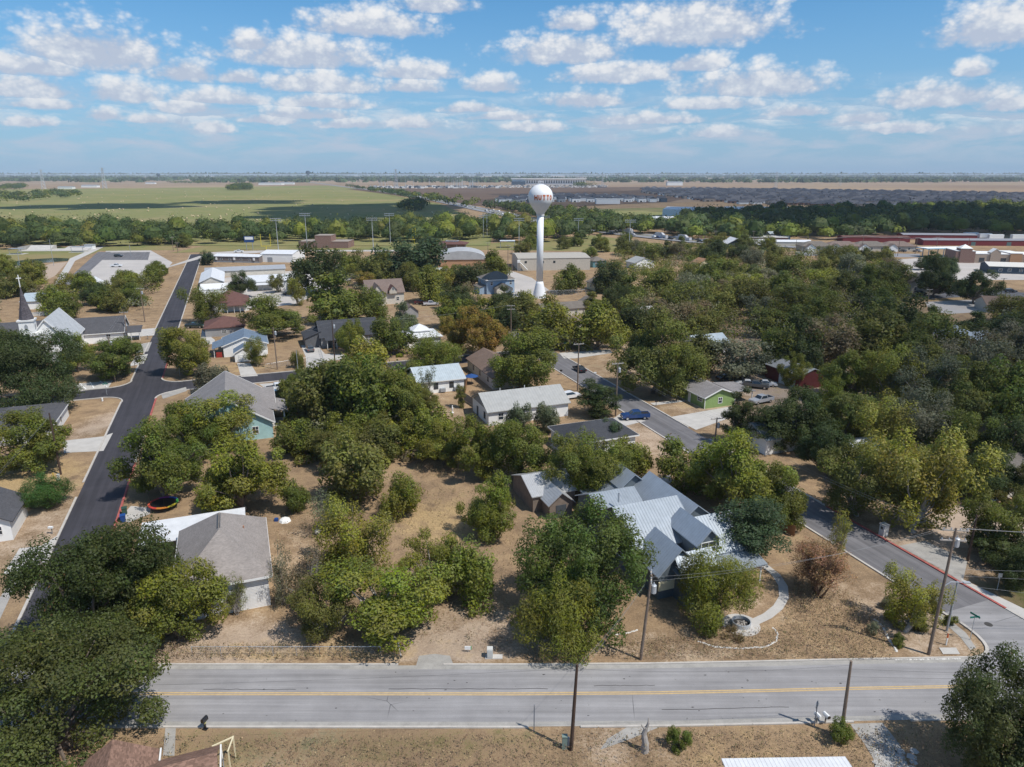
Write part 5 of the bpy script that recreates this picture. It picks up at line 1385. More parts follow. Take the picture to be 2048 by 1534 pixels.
def scatter(poly, n_want, rr, mind, kinds, labels, name, group, clearance=7.0, tries=6000, low=0.8):
    pw = P_(poly); xs = [p[0] for p in pw]; ys = [p[1] for p in pw]; got = 0
    for _ in range(tries):
        if got >= n_want: break
        x, y = random.uniform(min(xs), max(xs)), random.uniform(min(ys), max(ys))
        if not inpoly(x, y, pw): continue
        u, v = toUV(x, y); r = random.uniform(*rr)
        if RU0 - r * .8 < u < RU1 + r * .8 and v < 190: continue
        if LU0 - r * .8 < u < LU1 + r * .8 and v < 495: continue
        if CV0 - 2 - r * .6 < v < CV1 + 2 + r * .6 and -130 < u < 80: continue
        if any((x - a)**2 + (y - b_)**2 < (clearance + r * .7)**2 for a, b_ in HOUSE_AT): continue
        if any(inpoly(x, y, c) for c in CLEARW): continue
        if any((x - a)**2 + (y - b_)**2 < (mind * (r + q_))**2 for a, b_, q_ in TREES_AT): continue
        kk, tint = random.choice(kinds)
        plant(kk, x, y, r, r * random.uniform(1.3, 1.7), tint, '?' + tint, name=name, group=group)
        got += 1
    return got
def LBL(where): return {'dark': 'dark green tree crown ' + where, 'mid': 'mid green tree crown ' + where, 'olive': 'olive green tree crown ' + where, 'bright': 'bright green tree crown ' + where, 'lime': 'yellow green tree crown ' + where,
 'grey': 'thin grey green half bare tree ' + where, 'brown': 'brownish thinning tree crown ' + where, 'yellow': 'yellowing tree crown ' + where, 'orange': 'golden leaved tree crown ' + where, 'teal': 'bluish green tree crown ' + where, 'rust': 'rusty brown tree crown ' + where}
wood = [('midfar','olive'),('midfar','mid'),('midfar','dark'),('midfar','olive'),('thinfar','grey'),('thinfar','olive'),('thinfar','brown'),('midfar','mid'),('thinfar','lime')]
g1 = 0
g2 = scatter([(1230,700),(1240,620),(1400,560),(1780,545),(1830,640),(2100,640),(2300,760),(1700,770),(1560,690),(1420,690)], 62, (5.4, 8.0), .58, wood, LBL('in the big wood right of the diagonal street'), 'tree', 'trees of the big right hand wood', 3)
g3 = scatter([(1180,560),(1240,500),(1480,490),(1790,515),(1800,560),(1400,570),(1260,620)], 28, (5, 7.5), .60, wood + [('midfar','bright')], LBL('in the wood beyond, towards the row houses'), 'tree', 'trees beyond the right hand wood', 5)
mixk = [('midfar','mid'),('midfar','bright'),('midfar','olive'),('midfar','bright'),('midfar','dark'),('thinfar','lime'),('thinfar','orange')]
g4 = scatter([(590,700),(600,600),(720,530),(880,545),(1010,585),(1060,640),(1010,680),(800,690)], 16, (4, 6.2), .58, mixk, LBL('in the gardens between the charcoal house and the water tower'), 'tree', 'garden trees left of the water tower', 4)
g5 = scatter([(-60,690),(-120,590),(20,545),(130,540),(250,530),(330,520),(345,560),(310,640),(120,660)], 26, (4.2, 6.2), .60, mixk[:-1], LBL('in the gardens left of the street beyond the church'), 'tree', 'garden trees left of the street', 4)
g6 = scatter([(560,930),(560,790),(640,720),(830,700),(920,850),(900,950),(700,940)], 12, (2.6, 4.2), .6, [('pecan','olive'),('pecan','mid'),('bush','bright'),('bush','mid'),('open','olive')], LBL('in the thicket at the middle of the picture'), 'tree', 'trees of the middle thicket', 3)
g7 = scatter([(1030,500),(1260,485),(1290,520),(1200,545),(1000,520)], 8, (4.5, 6.0), .6, mixk[:4], LBL('between the sports field and the tan hall'), 'tree', 'trees by the sports field', 6)
g8 = scatter([(280,520),(360,478),(380,490),(345,560),(300,560)], 8, (4, 5.5), .6, mixk[:3], LBL('along the left street by the car park'), 'tree', 'street trees by the car park', 4)
g9 = scatter([(1840,520),(2060,560),(2060,650),(1990,650),(1850,610)], 8, (3.0, 4.4), .7, [('midfar','dark'),('midfar','teal')], LBL('around the right hand car park'), 'tree', 'trees by the right hand car park', 5)
print('TREES', NOTABLE, g1, g2, g3, g4, g5, g6, g7, g8, g9, len(TREES_AT))

# each scattered tree is told apart by its look and the building it stands nearest
LOOK = {'dark': 'dark green tree', 'mid': 'mid green tree', 'olive': 'olive green tree', 'bright': 'bright green tree', 'lime': 'yellow green tree', 'grey': 'thin grey green tree', 'brown': 'brownish thinning tree', 'yellow': 'yellow leaved tree', 'orange': 'golden leaved tree', 'teal': 'bluish green tree', 'rust': 'rusty tree'}
LAND = [(o.location.x, o.location.y, o.name.split('.')[0].replace('_', ' ')) for o in list(SC.objects) if o.parent is None and o.get('category') in ('house', 'shed', 'barn', 'hall', 'church', 'classroom', 'building', 'gallery', 'gymnasium', 'pavilion')]
by = {}
for o in list(SC.objects):
    lb = o.get('label')
    if o.parent is None and lb and lb[0] == '?':
        x, y = o.location.x, o.location.y
        a, b_, nm = min(LAND, key=lambda q_: (q_[0] - x) ** 2 + (q_[1] - y) ** 2)
        d = math.hypot(a - x, b_ - y); ux, uy = x / math.hypot(x, y), y / math.hypot(x, y)
        al, ac = (x - a) * ux + (y - b_) * uy, (x - a) * uy - (y - b_) * ux
        rel = ('behind' if al > 0 else 'in front of') if abs(al) > abs(ac) else ('right of' if ac > 0 else 'left of')
        far_ = 'close ' if d < 14 else ('' if d < 26 else ('well ' if d < 42 else 'far '))
        lb = LOOK[lb[1:]] + ' ' + far_ + rel + ' the ' + nm
        if len(lb.split()) > 10: lb = lb.replace(' thinning', '').replace('thin grey', 'grey')
        by.setdefault(lb, []).append((x / y, o))
ORD = ['leftmost', 'second from the left', 'third from the left', 'fourth from the left', 'fifth from the left', 'sixth from the left', 'seventh from the left']
for lb, os_ in by.items():
    os_.sort(key=lambda q_: q_[0])
    for i, (k, o) in enumerate(os_):
        o['label'] = lb if len(os_) == 1 else lb + ', ' + (ORD[i] if i < 7 and i < len(os_) - 1 else 'rightmost') + ' of ' + ['two', 'three', 'four', 'five', 'six', 'seven', 'several'][min(len(os_), 8) - 2] if len(lb.split()) < 11 else lb + ', ' + ORD[min(i, 6)].split()[0]
# ---------------------------------------------------------------- utility poles and lines
ARMW = mat('crossarm_wood', (0.42, 0.38, 0.33), .9, .2)
def upole(px, py, ty, label, arm=0, arm_ang=0.0, can=0, m=None, lean=0.0, r=.15, name='utility_pole', lamp=None):
    X, Y = at(px, py); H = hgt(px, py, ty)
    root = thing(name, label, 'pole', (X, Y, 0), 0.0)
    mb = MB(); mb.tube([(0, 0, -.3), (lean * H * .5, 0, H * .5), (lean * H, 0, H)], [r * 1.15, r, r * .72], 8); mb.build('shaft', [m or WOODPOLE], root)
    tips = []
    for k in range(arm):
        z = H - .25 - k * 1.1; ca, sa = math.cos(arm_ang), math.sin(arm_ang); L = 1.25
        mb = MB(); mb.obox((lean * z, 0, z), (ca, sa, 0), L, .06, .07); mb.build('crossarm', [ARMW], root)
        mb = MB()
        for q_ in (-1.1, -.4, .45, 1.1):
            mb.lathe([(.05, z + .07), (.07, z + .16), (.03, z + .26)], 6, (lean * z + ca * q_, sa * q_))
            if k == 0 and q_ != .45: tips.append((X + lean * z + ca * q_, Y + sa * q_, z + .26))
        o = mb.build('insulator', [GALV], root); o['kind'] = 'stuff'
    for k in range(can):
        z = H - 1.6 - .9 * k; sx = .42 * (1 if k % 2 == 0 else -1)
        mb = MB(); mb.lathe([(.24, z - .5), (.28, z - .46), (.28, z + .38), (.2, z + .46), (.06, z + .5), (.05, z + .72)], 10, (lean * z + sx, .1)); mb.build('transformer', [GALV], root)
    if lamp:
        z = H * lamp; mb = MB(); mb.tube([(lean * z, 0, z), (.9, .1, z + .5), (2.2, .1, z + .45)], .04, 6); mb.build('lamp_arm', [GALV], root)
        mb = MB(); mb.obox((2.5, .1, z + .42), (1, 0, -.05), .36, .14, .07); mb.build('lamp_head', [GALV], root)
    if not tips: tips = [(X + lean * H, Y, H - .2)]
    return tips, (X, Y, H)
def span(a, b, label, sag=.6, m=None, r=.010, name='power_line'):
    mb = MB()
    for p, q_ in zip(a, b):
        pts = [(p[0] + (q_[0] - p[0]) * t, p[1] + (q_[1] - p[1]) * t, p[2] + (q_[2] - p[2]) * t - 4 * sag * t * (1 - t)) for t in [i / 10 for i in range(11)]]
        mb.tube(pts, r, 4, False)
    o = mb.build(name, [m or PALEWIRE]); tag(o, label, 'wire'); return o
pA, cA = upole(1142, 1500, 1329, 'dark tarred pole on the verge below the near road, left of the dead stump', m=DARKPOLE, lean=.035, r=.15)
pB, cB = upole(1281, 1319, 1150, 'pole with a transformer beside the largest broad leaved tree', 1, R(80), 1, lean=.06)
pC, cC = upole(1682, 1473, 1322, 'bare pole in a shrub below the near road, right of the paired mailboxes', lean=-.02)
pD, cD = upole(1857, 1309, 1056, 'tall pole with crossarm and street lamp at the street corner', 2, R(-5), 1, lean=.02, lamp=.55)
pE, cE = upole(1893, 1262, 1162, 'short grey strut pole braced beside the tall corner pole', m=GREYMETAL, lean=.02, r=.11, name='strut_pole')
pF, cF = upole(1935, 1122, 1030, 'dark pole standing by the gravel yard across the street', m=DARKPOLE)
pG, cG = upole(231, 764, 674, 'wooden pole at the near left crossroads corner', 1, R(10), 1)
pH, cH = upole(122, 949, 826, 'dark pole on the left lawn beside the round green tree', m=DARKPOLE)
pI, cI = upole(256, 681, 623, 'pole beside two dark cars by the church lane', 1, R(5))
pJ, cJ = upole(290, 644, 576, 'pole on the left street verge beyond the church', 1, R(5), 1)
pK, cK = upole(555, 739, 654, 'pole with a transformer beside the chain link yard fence', 0, 0, 1, lean=-.01)
pL, cL = upole(670, 727, 641, 'pole with a transformer before the charcoal house', 0, 0, 1, m=DARKPOLE)
pM, cM = upole(598, 764, 700, 'short plain pole on the cross street verge', m=GREYMETAL, r=.09)
pN, cN = upole(1022, 668, 610, 'pole among the trees left of the water tower', 2, R(5))
pO, cO = upole(1155, 782, 686, 'crossarm pole beside the dark car on the diagonal street', 1, R(15))
pQ, cQ = upole(1231, 832, 725, 'crossarm pole beside the dark evergreen by the diagonal street', 1, R(15), 1)
pR, cR = upole(1430, 884, 835, 'short crossarm pole with a transformer at the green house drive', 1, R(15), 1)
pS, cS = upole(1545, 897, 842, 'thin pole in front of the shaded white house', m=DARKPOLE, r=.1)
fp = []
for (px, py, ty, lb) in ((309, 571, 546, 'by the car park trees'), (326, 560, 540, 'nearer the car park'), (347, 502, 474, 'at the far end of the left street'), (356, 505, 485, 'beside the far junction'), (1016, 540, 490, 'left of the tan hall'), (1024, 545, 494, 'second from the tan hall'),
        (976, 520, 485, 'behind the arched gymnasium'), (1590, 512, 478, 'before the row houses'), (1722, 512, 470, 'in the middle of the row houses'), (1795, 512, 474, 'near the last row house'), (1830, 508, 475, 'left of the red storage'), (1872, 500, 474, 'before the red storage'), (1935, 500, 476, 'above the turquoise canopy'),
        (1855, 606, 578, 'at the right car park kerb'), (2000, 600, 556, 'beside the dark rounded tree'), (1430, 490, 463, 'before the dark wood'), (1505, 490, 462, 'beside the pale metal roofs')):
    fp.append(upole(px, py, ty, 'distant wooden pole ' + lb, 1, R(5), 0, r=.16)[0])
top = lambda c, d=0.4: (c[0], c[1], c[2] - d)
span([top(cA)], [top(cC)], 'low cable strung along the near road verge between the two bare poles', .5, WIRE)
span([top(cA)], [(-62, 47.5, 8.6)], 'dark cable running left along the near road from the tarred pole', .6, WIRE)
span([top(cC, .8), top(cC, 1.6)], [(75, 50, 8.0), (75, 51, 7.4)], 'pair of cables running right from the bare pole', .5, WIRE)
span([top(cA, .6)], [top(cB, 1.0)], 'service wire crossing the near road to the transformer pole', .5)
span(pB[:2], pD[:2], 'twin wires from the transformer pole to the tall corner pole', .9)
span([top(cB, 1.2)], [(cB[0] - 7.5, cB[1] - 4.2, 0.1)], 'guy wire slanting from the transformer pole to the ground', 0.05)
span(pD[:3], [(x + 40, y - 1, z) for x, y, z in pD[:3]], 'three wires leaving the tall corner pole to the right', .7)
span([top(cD, 4.5), top(cD, 5.2)], [(cD[0] + 40, cD[1] + 8, 5.5), (cD[0] + 40, cD[1] + 6, 5)], 'lower cables leaving the tall corner pole to the right', .5)
span([top(cE)], [(cE[0] + 36, cE[1] - 3, 3.4)], 'single cable from the short strut pole', .3)
span(pD[:2], pR[:2], 'long wires following the diagonal street from the corner', 1.2)
span(pR, pQ, 'wires between the green house drive and the dark evergreen', .8); span(pQ, pO, 'wires between the two crossarm poles on the diagonal street', .5); span(pO, pN, 'wires from the diagonal street towards the water tower', 1.0)
span([top(cD, 3)], [top(cF)], 'wire across the street to the dark pole', .3)
span(pN[:2], [top(cL), top(cL, .6)], 'wires above the golden trees', 1.0); span([top(cL), top(cL, 1.5)], [top(cK), top(cK, 1.2)], 'wires between the two transformer poles on the cross street', .6); span([top(cK), top(cK, 1.2)], [pG[0], pG[1]], 'wires from the yard fence pole to the crossroads', .9)
span(pG, pI, 'wires from the crossroads along the left street', .5); span(pI, pJ, 'wires beside the church lane', .4); span(pJ, fp[0], 'wires along the far left street', .9)
span(pG[:3], [top(cH), top(cH, .4), top(cH, .8)], 'wires from the crossroads to the lawn pole', .8, WIRE); span([top(cH), top(cH, .5)], [(-62, 60, 8.5), (-62, 60.5, 8)], 'wires passing over the left lawn', .5)
for i in range(7, 12): span(fp[i], fp[i + 1], 'distant wires over the row houses, span ' + ('before the first', 'over the middle', 'after the middle', 'before the red storage', 'over the red storage')[i - 7] + ' pole', .9, r=.03)

# ---------------------------------------------------------------- vehicles
def carpaint():
    m, n, b = newmat('car_paint'); oi = n.n('ShaderNodeObjectInfo'); n.set(b.inputs['Base Color'], oi.outputs['Color'])
    b.inputs['Roughness'].default_value = .35; b.inputs['Coat Weight'].default_value = .7; b.inputs['Coat Roughness'].default_value = .08; b.inputs['Metallic'].default_value = .0
    return m
CARP = carpaint(); LIGHTM = mat('lamp_lens', (.7, .7, .68), .2, .03); REDL = mat('tail_lens', (.28, .02, .02), .3, .05); CHROME = mat('chrome', (.62, .63, .64), .2, .05, metal=.8)
PROF = {  # (length, width, lower body outline, cabin outline, wheel radius, axle positions)
 'pickup': (5.8, 1.95, [(-2.9,.55),(2.85,.5),(2.9,.95),(2.75,1.1),(1.35,1.2),(1.2,1.22),(-2.85,1.22),(-2.9,1.15)], [(1.25,1.2),(.55,1.82),(.3,1.88),(-.75,1.88),(-.95,1.8),(-1.0,1.2)], .4, (1.85,-1.75)),
 'suv': (4.8, 1.9, [(-2.35,.42),(2.35,.4),(2.42,.8),(2.3,.98),(1.2,1.08),(-2.3,1.1),(-2.4,1.0)], [(1.25,1.05),(.5,1.66),(.2,1.72),(-2.0,1.68),(-2.3,1.08)], .36, (1.45,-1.4)),
 'sedan': (4.8, 1.82, [(-2.4,.4),(2.35,.36),(2.42,.66),(2.3,.8),(1.05,.94),(-1.7,.98),(-2.38,.92)], [(1.1,.92),(.3,1.38),(-.1,1.43),(-.85,1.4),(-1.75,.96)], .33, (1.45,-1.4)),
 'van': (5.2, 2.0, [(-2.6,.45),(2.5,.42),(2.6,.85),(2.45,1.1),(1.8,1.25),(-2.55,1.25),(-2.6,1.1)], [(1.85,1.2),(1.2,1.9),(.8,2.0),(-2.3,1.98),(-2.52,1.22)], .36, (1.6,-1.6))}
CARDATA = {}
def car_data(k):
    if k in CARDATA: return CARDATA[k]
    L, W, low, cab, wr, ax = PROF[k]; hw = W / 2
    mb = MB()
    n_ = len(low)
    def loft(outl, widths):
        for sg in (1,):
            rings = []
            for y, inset in widths:
                rings.append([(x * (1 - inset * .35), y, z - inset * .0) for x, z in outl])
        vs_ = [p for rg in rings for p in rg]; m_ = len(outl); fs_ = []
        for i in range(len(rings) - 1):
            for j in range(m_): fs_.append((i*m_+j, i*m_+(j+1) % m_, (i+1)*m_+(j+1) % m_, (i+1)*m_+j))
        fs_.append(tuple(range(m_ - 1, -1, -1))); fs_.append(tuple((len(rings)-1)*m_ + j for j in range(m_)))
        mb.mesh(vs_, [f[::-1] for f in fs_])
    loft(low, [(-hw, .06), (-hw * .94, .0), (hw * .94, .0), (hw, .06)])
    zt = max(z for x, z in cab); zb = min(z for x, z in cab)
    t_ = lambda z: (z - zb) / (zt - zb)
    vs_ = [(x, s_ * (hw * .95 - .2 * t_(z)), z) for s_ in (-1, 1) for x, z in cab]; m_ = len(cab)
    mb.mesh(vs_, [tuple(range(m_)), tuple(range(2*m_ - 1, m_ - 1, -1))] + [((j+1) % m_, j, m_ + j, m_ + (j+1) % m_) for j in range(m_)])
    body = mb.data('body', [CARP])
    g_ = MB(); sh = .86
    cxm = sum(x for x, z in cab) / m_; side = [(cxm + (x - cxm) * sh, zb + .05 + (z - zb) * .82) for x, z in cab]
    for s_ in (-1, 1):
        pts = [(x, s_ * (hw * .955 - .2 * t_(z) + .012), z) for x, z in side]
        g_.face(pts if s_ < 0 else pts[::-1])
    for (a, b_) in ((0, 1), (m_ - 2, m_ - 1)):
        (x0, z0), (x1, z1) = cab[a], cab[b_]
        l = [(x0 + (x1-x0)*t, z0 + (z1-z0)*t) for t in (.1, .92)]
        nx_ = .02 if a == 0 else -.02
        q_ = [(l[0][0] + nx_, -hw*.85, l[0][1] + .012), (l[0][0] + nx_, hw*.85, l[0][1] + .012), (l[1][0] + nx_, hw*.72, l[1][1] + .012), (l[1][0] + nx_, -hw*.72, l[1][1] + .012)]
        g_.face(q_ if a == 0 else q_[::-1])
    glass = g_.data('window_glass', [GLASS])
    tb = MB(); pr = [(wr * .55, -.11), (wr * .92, -.12), (wr, -.06), (wr, .06), (wr * .92, .12), (wr * .55, .11)]; tb.lathe(pr, 14); tyre = tb.data('wheel', [BLACK])
    rb = MB(); rb.lathe([(wr * .58, -.118), (wr * .6, .118), (wr * .2, .13)], 10); rim = rb.data('rim', [CHROME])
    hb = MB(); hb.box(-.05, .03, -.22, .22, -.09, .09); hl = hb.data('headlight', [LIGHTM]); tl = MB(); tl.box(-.03, .04, -.12, .12, -.16, .16); tld = tl.data('tail_light', [REDL])
    extra = []
    bb = MB(); bb.box(L/2 - .16, L/2 + .06, -hw * .95, hw * .95, .42, .62); extra.append(('front_bumper', bb.data('front_bumper', [CHROME if k == 'pickup' else CARP])))
    bb = MB(); bb.box(-L/2 - .06, -L/2 + .14, -hw * .95, hw * .95, .45, .66); extra.append(('rear_bumper', bb.data('rear_bumper', [CHROME if k == 'pickup' else CARP])))
    if k == 'pickup':
        bb = MB(); bb.box(-2.75, -1.1, -hw * .82, hw * .82, 1.224, 1.235); extra.append(('truck_bed', bb.data('truck_bed', [BLACK])))
        bb = MB(); bb.box(-2.9, -1.05, -hw * .97, -hw * .84, 1.2, 1.3); bb.box(-2.9, -1.05, hw * .84, hw * .97, 1.2, 1.3); bb.box(-2.9, -2.78, -hw * .84, hw * .84, 1.2, 1.3); extra.append(('bed_rail', bb.data('bed_rail', [CARP])))
    zl = low[2][1] - .06
    CARDATA[k] = (body, glass, tyre, rim, hl, tld, extra, L, hw, wr, ax, zl)
    return CARDATA[k]
def car(k, px, py, ang, col, label, group=None, z=0.03, full=True):
    body, glass, tyre, rim, hl, tld, extra, L, hw, wr, ax, zl = car_data(k)
    X, Y = at(px, py)
    root = thing({'pickup': 'pickup_truck', 'suv': 'parked_car', 'sedan': 'parked_car', 'van': 'parked_van'}[k], label, {'pickup': 'pickup', 'van': 'van'}.get(k, 'car'), (X, Y, z), ang, group)
    b_ = link('body', body, root); b_.color = (*col, 1); link('window_glass', glass, root)
    for x in ax:
        for s_ in (-1, 1):
            o = link('wheel', tyre, root); o.location = (x, s_ * (hw - .1), wr); o.rotation_euler = (math.pi / 2, 0, 0)
            if full: link('rim', rim, o)
    if full:
        for s_ in (-1, 1):
            o = link('headlight', hl, root); o.location = (L/2 - .02, s_ * hw * .68, zl)
            o = link('tail_light', tld, root); o.location = (-L/2 + .01, s_ * hw * .8, zl + .05)
        for nm, d in extra: o = link(nm, d, root); o.color = (*col, 1)
    return root
V_ = GA + math.pi / 2
WHT, SLV, BLK, GRY, BLU, MAR = (.72, .73, .74), (.42, .43, .45), (.014, .015, .018), (.10, .105, .11), (.012, .05, .17), (.10, .012, .02)
car('pickup', 1270, 838, math.pi + .12, BLU, 'dark blue crew cab pickup pulling off the diagonal street into a drive')
car('sedan', 1159, 742, V_, BLK, 'black car driving on the diagonal street')
car('suv', 1140, 797, GA + .1, WHT, 'white car parked at the end of the long white house')
car('pickup', 558, 781, GA + math.pi * .0 + .15, WHT, 'white pickup parked beside the turquoise house')
car('pickup', 550, 796, GA + .15, (.03, .09, .17), 'blue pickup parked beside the white pickup')
car('suv', 620, 702, V_ + .05, GRY, 'grey car on the drive of the charcoal house')
car('pickup', 1522, 806, math.pi + GA + .1, SLV, 'silver pickup parked under the green house carport')
car('sedan', 1532, 772, -.2, WHT, 'white sedan parked behind the green house')
car('pickup', 1512, 776, -.35, GRY, 'grey pickup between two white cars behind the green house')
car('sedan', 1492, 771, math.pi - .2, WHT, 'white car half hidden by the green house roof')
car('pickup', 1538, 752, -.9, GRY, 'dark pickup parked near the red barn')
car('sedan', 1452, 760, .3, BLK, 'dark car under the grey green spreading tree')
car('pickup', 862, 611, .15, (.6, .6, .63), 'white pickup parked on grass by the small brown shed')
car('pickup', 843, 608, .2, MAR, 'maroon pickup parked beside the white pickup on grass')
car('van', 170, 669, V_ - .2, (.62, .63, .68), 'pale van at the end of the church hall')
car('suv', 237, 665, .2, (.02, .035, .06), 'dark blue car parked by the church lane')
car('suv', 250, 660, .25, BLK, 'black car parked by the church lane')
car('pickup', 390, 656, .1, (.012, .03, .025), 'dark green pickup beside the low red brown building')
car('suv', 2020, 585, -.12, BLK, 'black car driving by the right hand car park')
car('suv', 1898, 581, -.15, (.02, .025, .035), 'dark car parked by the grey dormered house', full=False)
car('suv', 1840, 590, -.1, BLK, 'dark car in front of the grey dormered house', full=False)
car('suv', 237, 514, .1, BLK, 'dark car in the left car park', full=False)
car('pickup', 233, 534, .1, WHT, 'white pickup in the left car park', full=False)
car('pickup', 478, 505, .05, WHT, 'white pickup behind the portable classroom', full=False)
car('sedan', 578, 590, .1, BLK, 'dark car on the school street verge', full=False)
car('sedan', 980, 512, .1, BLK, 'dark car beside the dark red pavilion', full=False)
for i, (px, c_) in enumerate(((1617, WHT), (1640, SLV), (1660, BLK), (1700, (.1, .14, .2)), (1712, SLV), (1735, WHT), (1778, (.1, .12, .16)), (1805, GRY), (1835, SLV))):
    car('suv' if i % 2 else 'pickup', px, 504, V_ if i % 3 else .1, c_, ('first', 'second', 'third', 'fourth', 'fifth', 'sixth', 'seventh', 'eighth', 'ninth')[i] + ' parked car from the left along the row houses', 'cars parked along the row houses', full=False)

# ---------------------------------------------------------------- street furniture and yard things
def place(name, label, cat, px, py, rz=0.0, z=0.0): return thing(name, label, cat, (*at(px, py), z), rz)
def parts(root, *defs):
    for nm, m, fn in defs:
        mb = MB(); fn(mb); mb.build(nm, [m], root)
    return root
BLKP = paint('black_gloss', (.012, .012, .014), .35, .3); GREENP = paint('bin_green', (.03, .07, .045), .5, .1); BLUEP = paint('bin_blue', (.01, .06, .24), .5, .1)
SIGNG = mat('sign_green', (.01, .17, .13), .5, .05); BEIGEB = mat('cabinet_beige', (.55, .55, .52), .6, .06); PEDG = mat('pedestal_green', (.19, .25, .22), .6, .1)
parts(place('mailbox', 'black mailbox with a yellow band on a post at the near road kerb, bottom left', 'mailbox', 411, 1458, -.3),
      ('post', BLKP, lambda b: b.box(-.07, .07, -.07, .07, 0, .85)), ('base', BLKP, lambda b: b.box(-.22, .22, -.2, .2, 0, .1)), ('band', mat('yellow_band', (.5, .48, .22), .6), lambda b: b.box(-.1, .1, -.1, .1, .62, .74)),
      ('box', BLKP, lambda b: b.extr([(-.16, .85), (.16, .85), (.16, 1.1)] + [(.16 * math.cos(a), 1.1 + .16 * math.sin(a)) for a in (.5, 1.05, 1.57, 2.1, 2.65)] + [(-.16, 1.1)], 'y', -.28, .34)))
parts(place('utility_cabinet', 'pale box cabinet on a slab on the verge, left of the drooping feathery tree', 'cabinet', 980, 1314), ('slab', CONC, lambda b: b.box(-.5, 1.3, -.35, .35, 0, .08)), ('cabinet', BEIGEB, lambda b: b.box(-.3, .3, -.3, .3, .08, 1.1)), ('door', BEIGEB, lambda b: b.box(-.26, .26, -.33, -.3, .16, 1.0)))
parts(place('yard_sign', 'small white and green sign lying low on the sandy verge', 'sign', 936, 1304), ('panel', WHITE, lambda b: b.obox((0, 0, .5), (1, 0, 0), .34, .03, .2)), ('edge', mat('sign_lime', (.12, .4, .15), .6), lambda b: b.box(.3, .38, -.04, .04, .3, .7)), ('stake', GALV, lambda b: b.box(-.02, .02, -.02, .02, 0, .4)))
parts(place('pedestal', 'grey green service pedestal beside the dark tarred pole', 'cabinet', 1129, 1496), ('body', PEDG, lambda b: b.prism([(-.22, -.18), (.22, -.18), (.22, .18), (-.22, .18)], 0, 1.25)), ('cap', PEDG, lambda b: b.box(-.25, .25, -.21, .21, 1.25, 1.34)), ('meter', GREYMETAL, lambda b: b.box(.24, .42, -.14, .14, .3, 1.1)))
parts(place('pedestal', 'green service pedestal in the shrub beside the bare pole', 'cabinet', 1668, 1478), ('body', PEDG, lambda b: b.box(-.2, .2, -.18, .18, 0, 1.1)), ('cap', PEDG, lambda b: b.box(-.23, .23, -.21, .21, 1.1, 1.18)))
parts(place('marker_post', 'thin steel marker post on the kerb, left of the tarred pole', 'post', 1068, 1462), ('shaft', GREYMETAL, lambda b: b.box(-.04, .04, -.02, .02, 0, 2.9)))
parts(place('road_sign', 'grey backed diamond road sign beside the paired mailboxes', 'sign', 1628, 1455, .5), ('post', GREYMETAL, lambda b: b.box(-.035, .035, -.035, .035, 0, 2.9)), ('panel', mat('sign_back', (.42, .42, .43), .5), lambda b: b.extr([(0, 2.0), (.38, 2.4), (0, 2.8), (-.38, 2.4)], 'y', .04, .07)))
for (px, lb, cc) in ((1633, 'white mailbox of the pair at the kerb, nearer the sign', WHITE), (1650, 'dark faced mailbox of the pair at the kerb, farther from the sign', BLKP)):
    parts(place('mailbox', lb, 'mailbox', px, 1447, .3), ('post', GREYBOARD, lambda b: b.box(-.05, .05, -.05, .05, 0, .8)), ('box', WHITE, lambda b: b.extr([(-.16, .8), (.16, .8), (.16, 1.0), (.08, 1.12), (-.08, 1.12), (-.16, 1.0)], 'y', -.35, .3)), ('door', cc, lambda b: b.extr([(-.15, .81), (.15, .81), (.15, 1.0), (.07, 1.1), (-.07, 1.1), (-.15, 1.0)], 'y', -.4, -.36)))
t = place('dead_stump', 'gnarled grey dead tree stump on the verge below the near road', 'stump', 1289, 1502)
parts(t, ('trunk', PALEBARK, lambda b: (b.tube([(0, 0, -.1), (.05, 0, .8), (-.12, .1, 1.7), (.05, .1, 2.4)], [.42, .3, .24, .16], 9), b.tube([(.05, .1, 2.3), (.22, .1, 2.9), (.2, .2, 3.3)], [.14, .1, .05], 7), b.tube([(-.05, .1, 2.2), (-.4, .05, 2.7)], [.12, .05], 6))))
for (px, py, r, lb, nm) in ((1358, 1497, 1.0, 'small green bush between the dead stump and the sign', 'shrub'), (1678, 1484, 1.1, 'dark green shrub around the foot of the bare pole', 'shrub')):
    plant('bush', *at(px, py), r, r * 1.9, 'mid', lb, nm, 'shrub')
BRN = (.15, .085, .045)
plant('cane', *at(1640, 1192), 3.6, 7.0, 'rust', 'rusty brown nearly bare many stemmed bush on the open lawn', 'shrub', 'shrub', var=0)
plant('cane', *at(1632, 1186), 2.9, 6.4, 'rust', 'second rusty bare bush growing through the first on the open lawn', 'shrub', 'shrub', var=1)
for px, py, c_, lb in ((1780, 1240, 'olive', 'low scrubby plant at the upper end of the broken white stones'), (1795, 1290, 'mid', 'low scrubby plant at the lower end of the broken white stones'), (1745, 1265, 'grey', 'low grey plant left of the broken white stones'), (1870, 1225, 'olive', 'low scrubby plant at the foot of the tall corner pole, behind it'),
        (1900, 1250, 'mid', 'low green plant beside the strut pole'), (1770, 1215, 'grey', 'low grey plant behind the leaning trunk'), (1840, 1262, 'olive', 'low scrubby plant right of the leaning trunk')):
    plant('bush', *at(px, py), .7, 1.2, c_, lb, 'shrub', 'shrub', 'scrubby plants of the corner garden')
t = place('leaning_dead_tree', 'thick grey leaning trunk in the corner garden', 'trunk', 1808, 1262)
parts(t, ('trunk', PALEBARK, lambda b: b.tube([(0, 0, -.1), (.6, .1, .7), (1.5, .3, 1.6), (2.0, .5, 2.6)], [.36, .3, .24, .16], 9)))
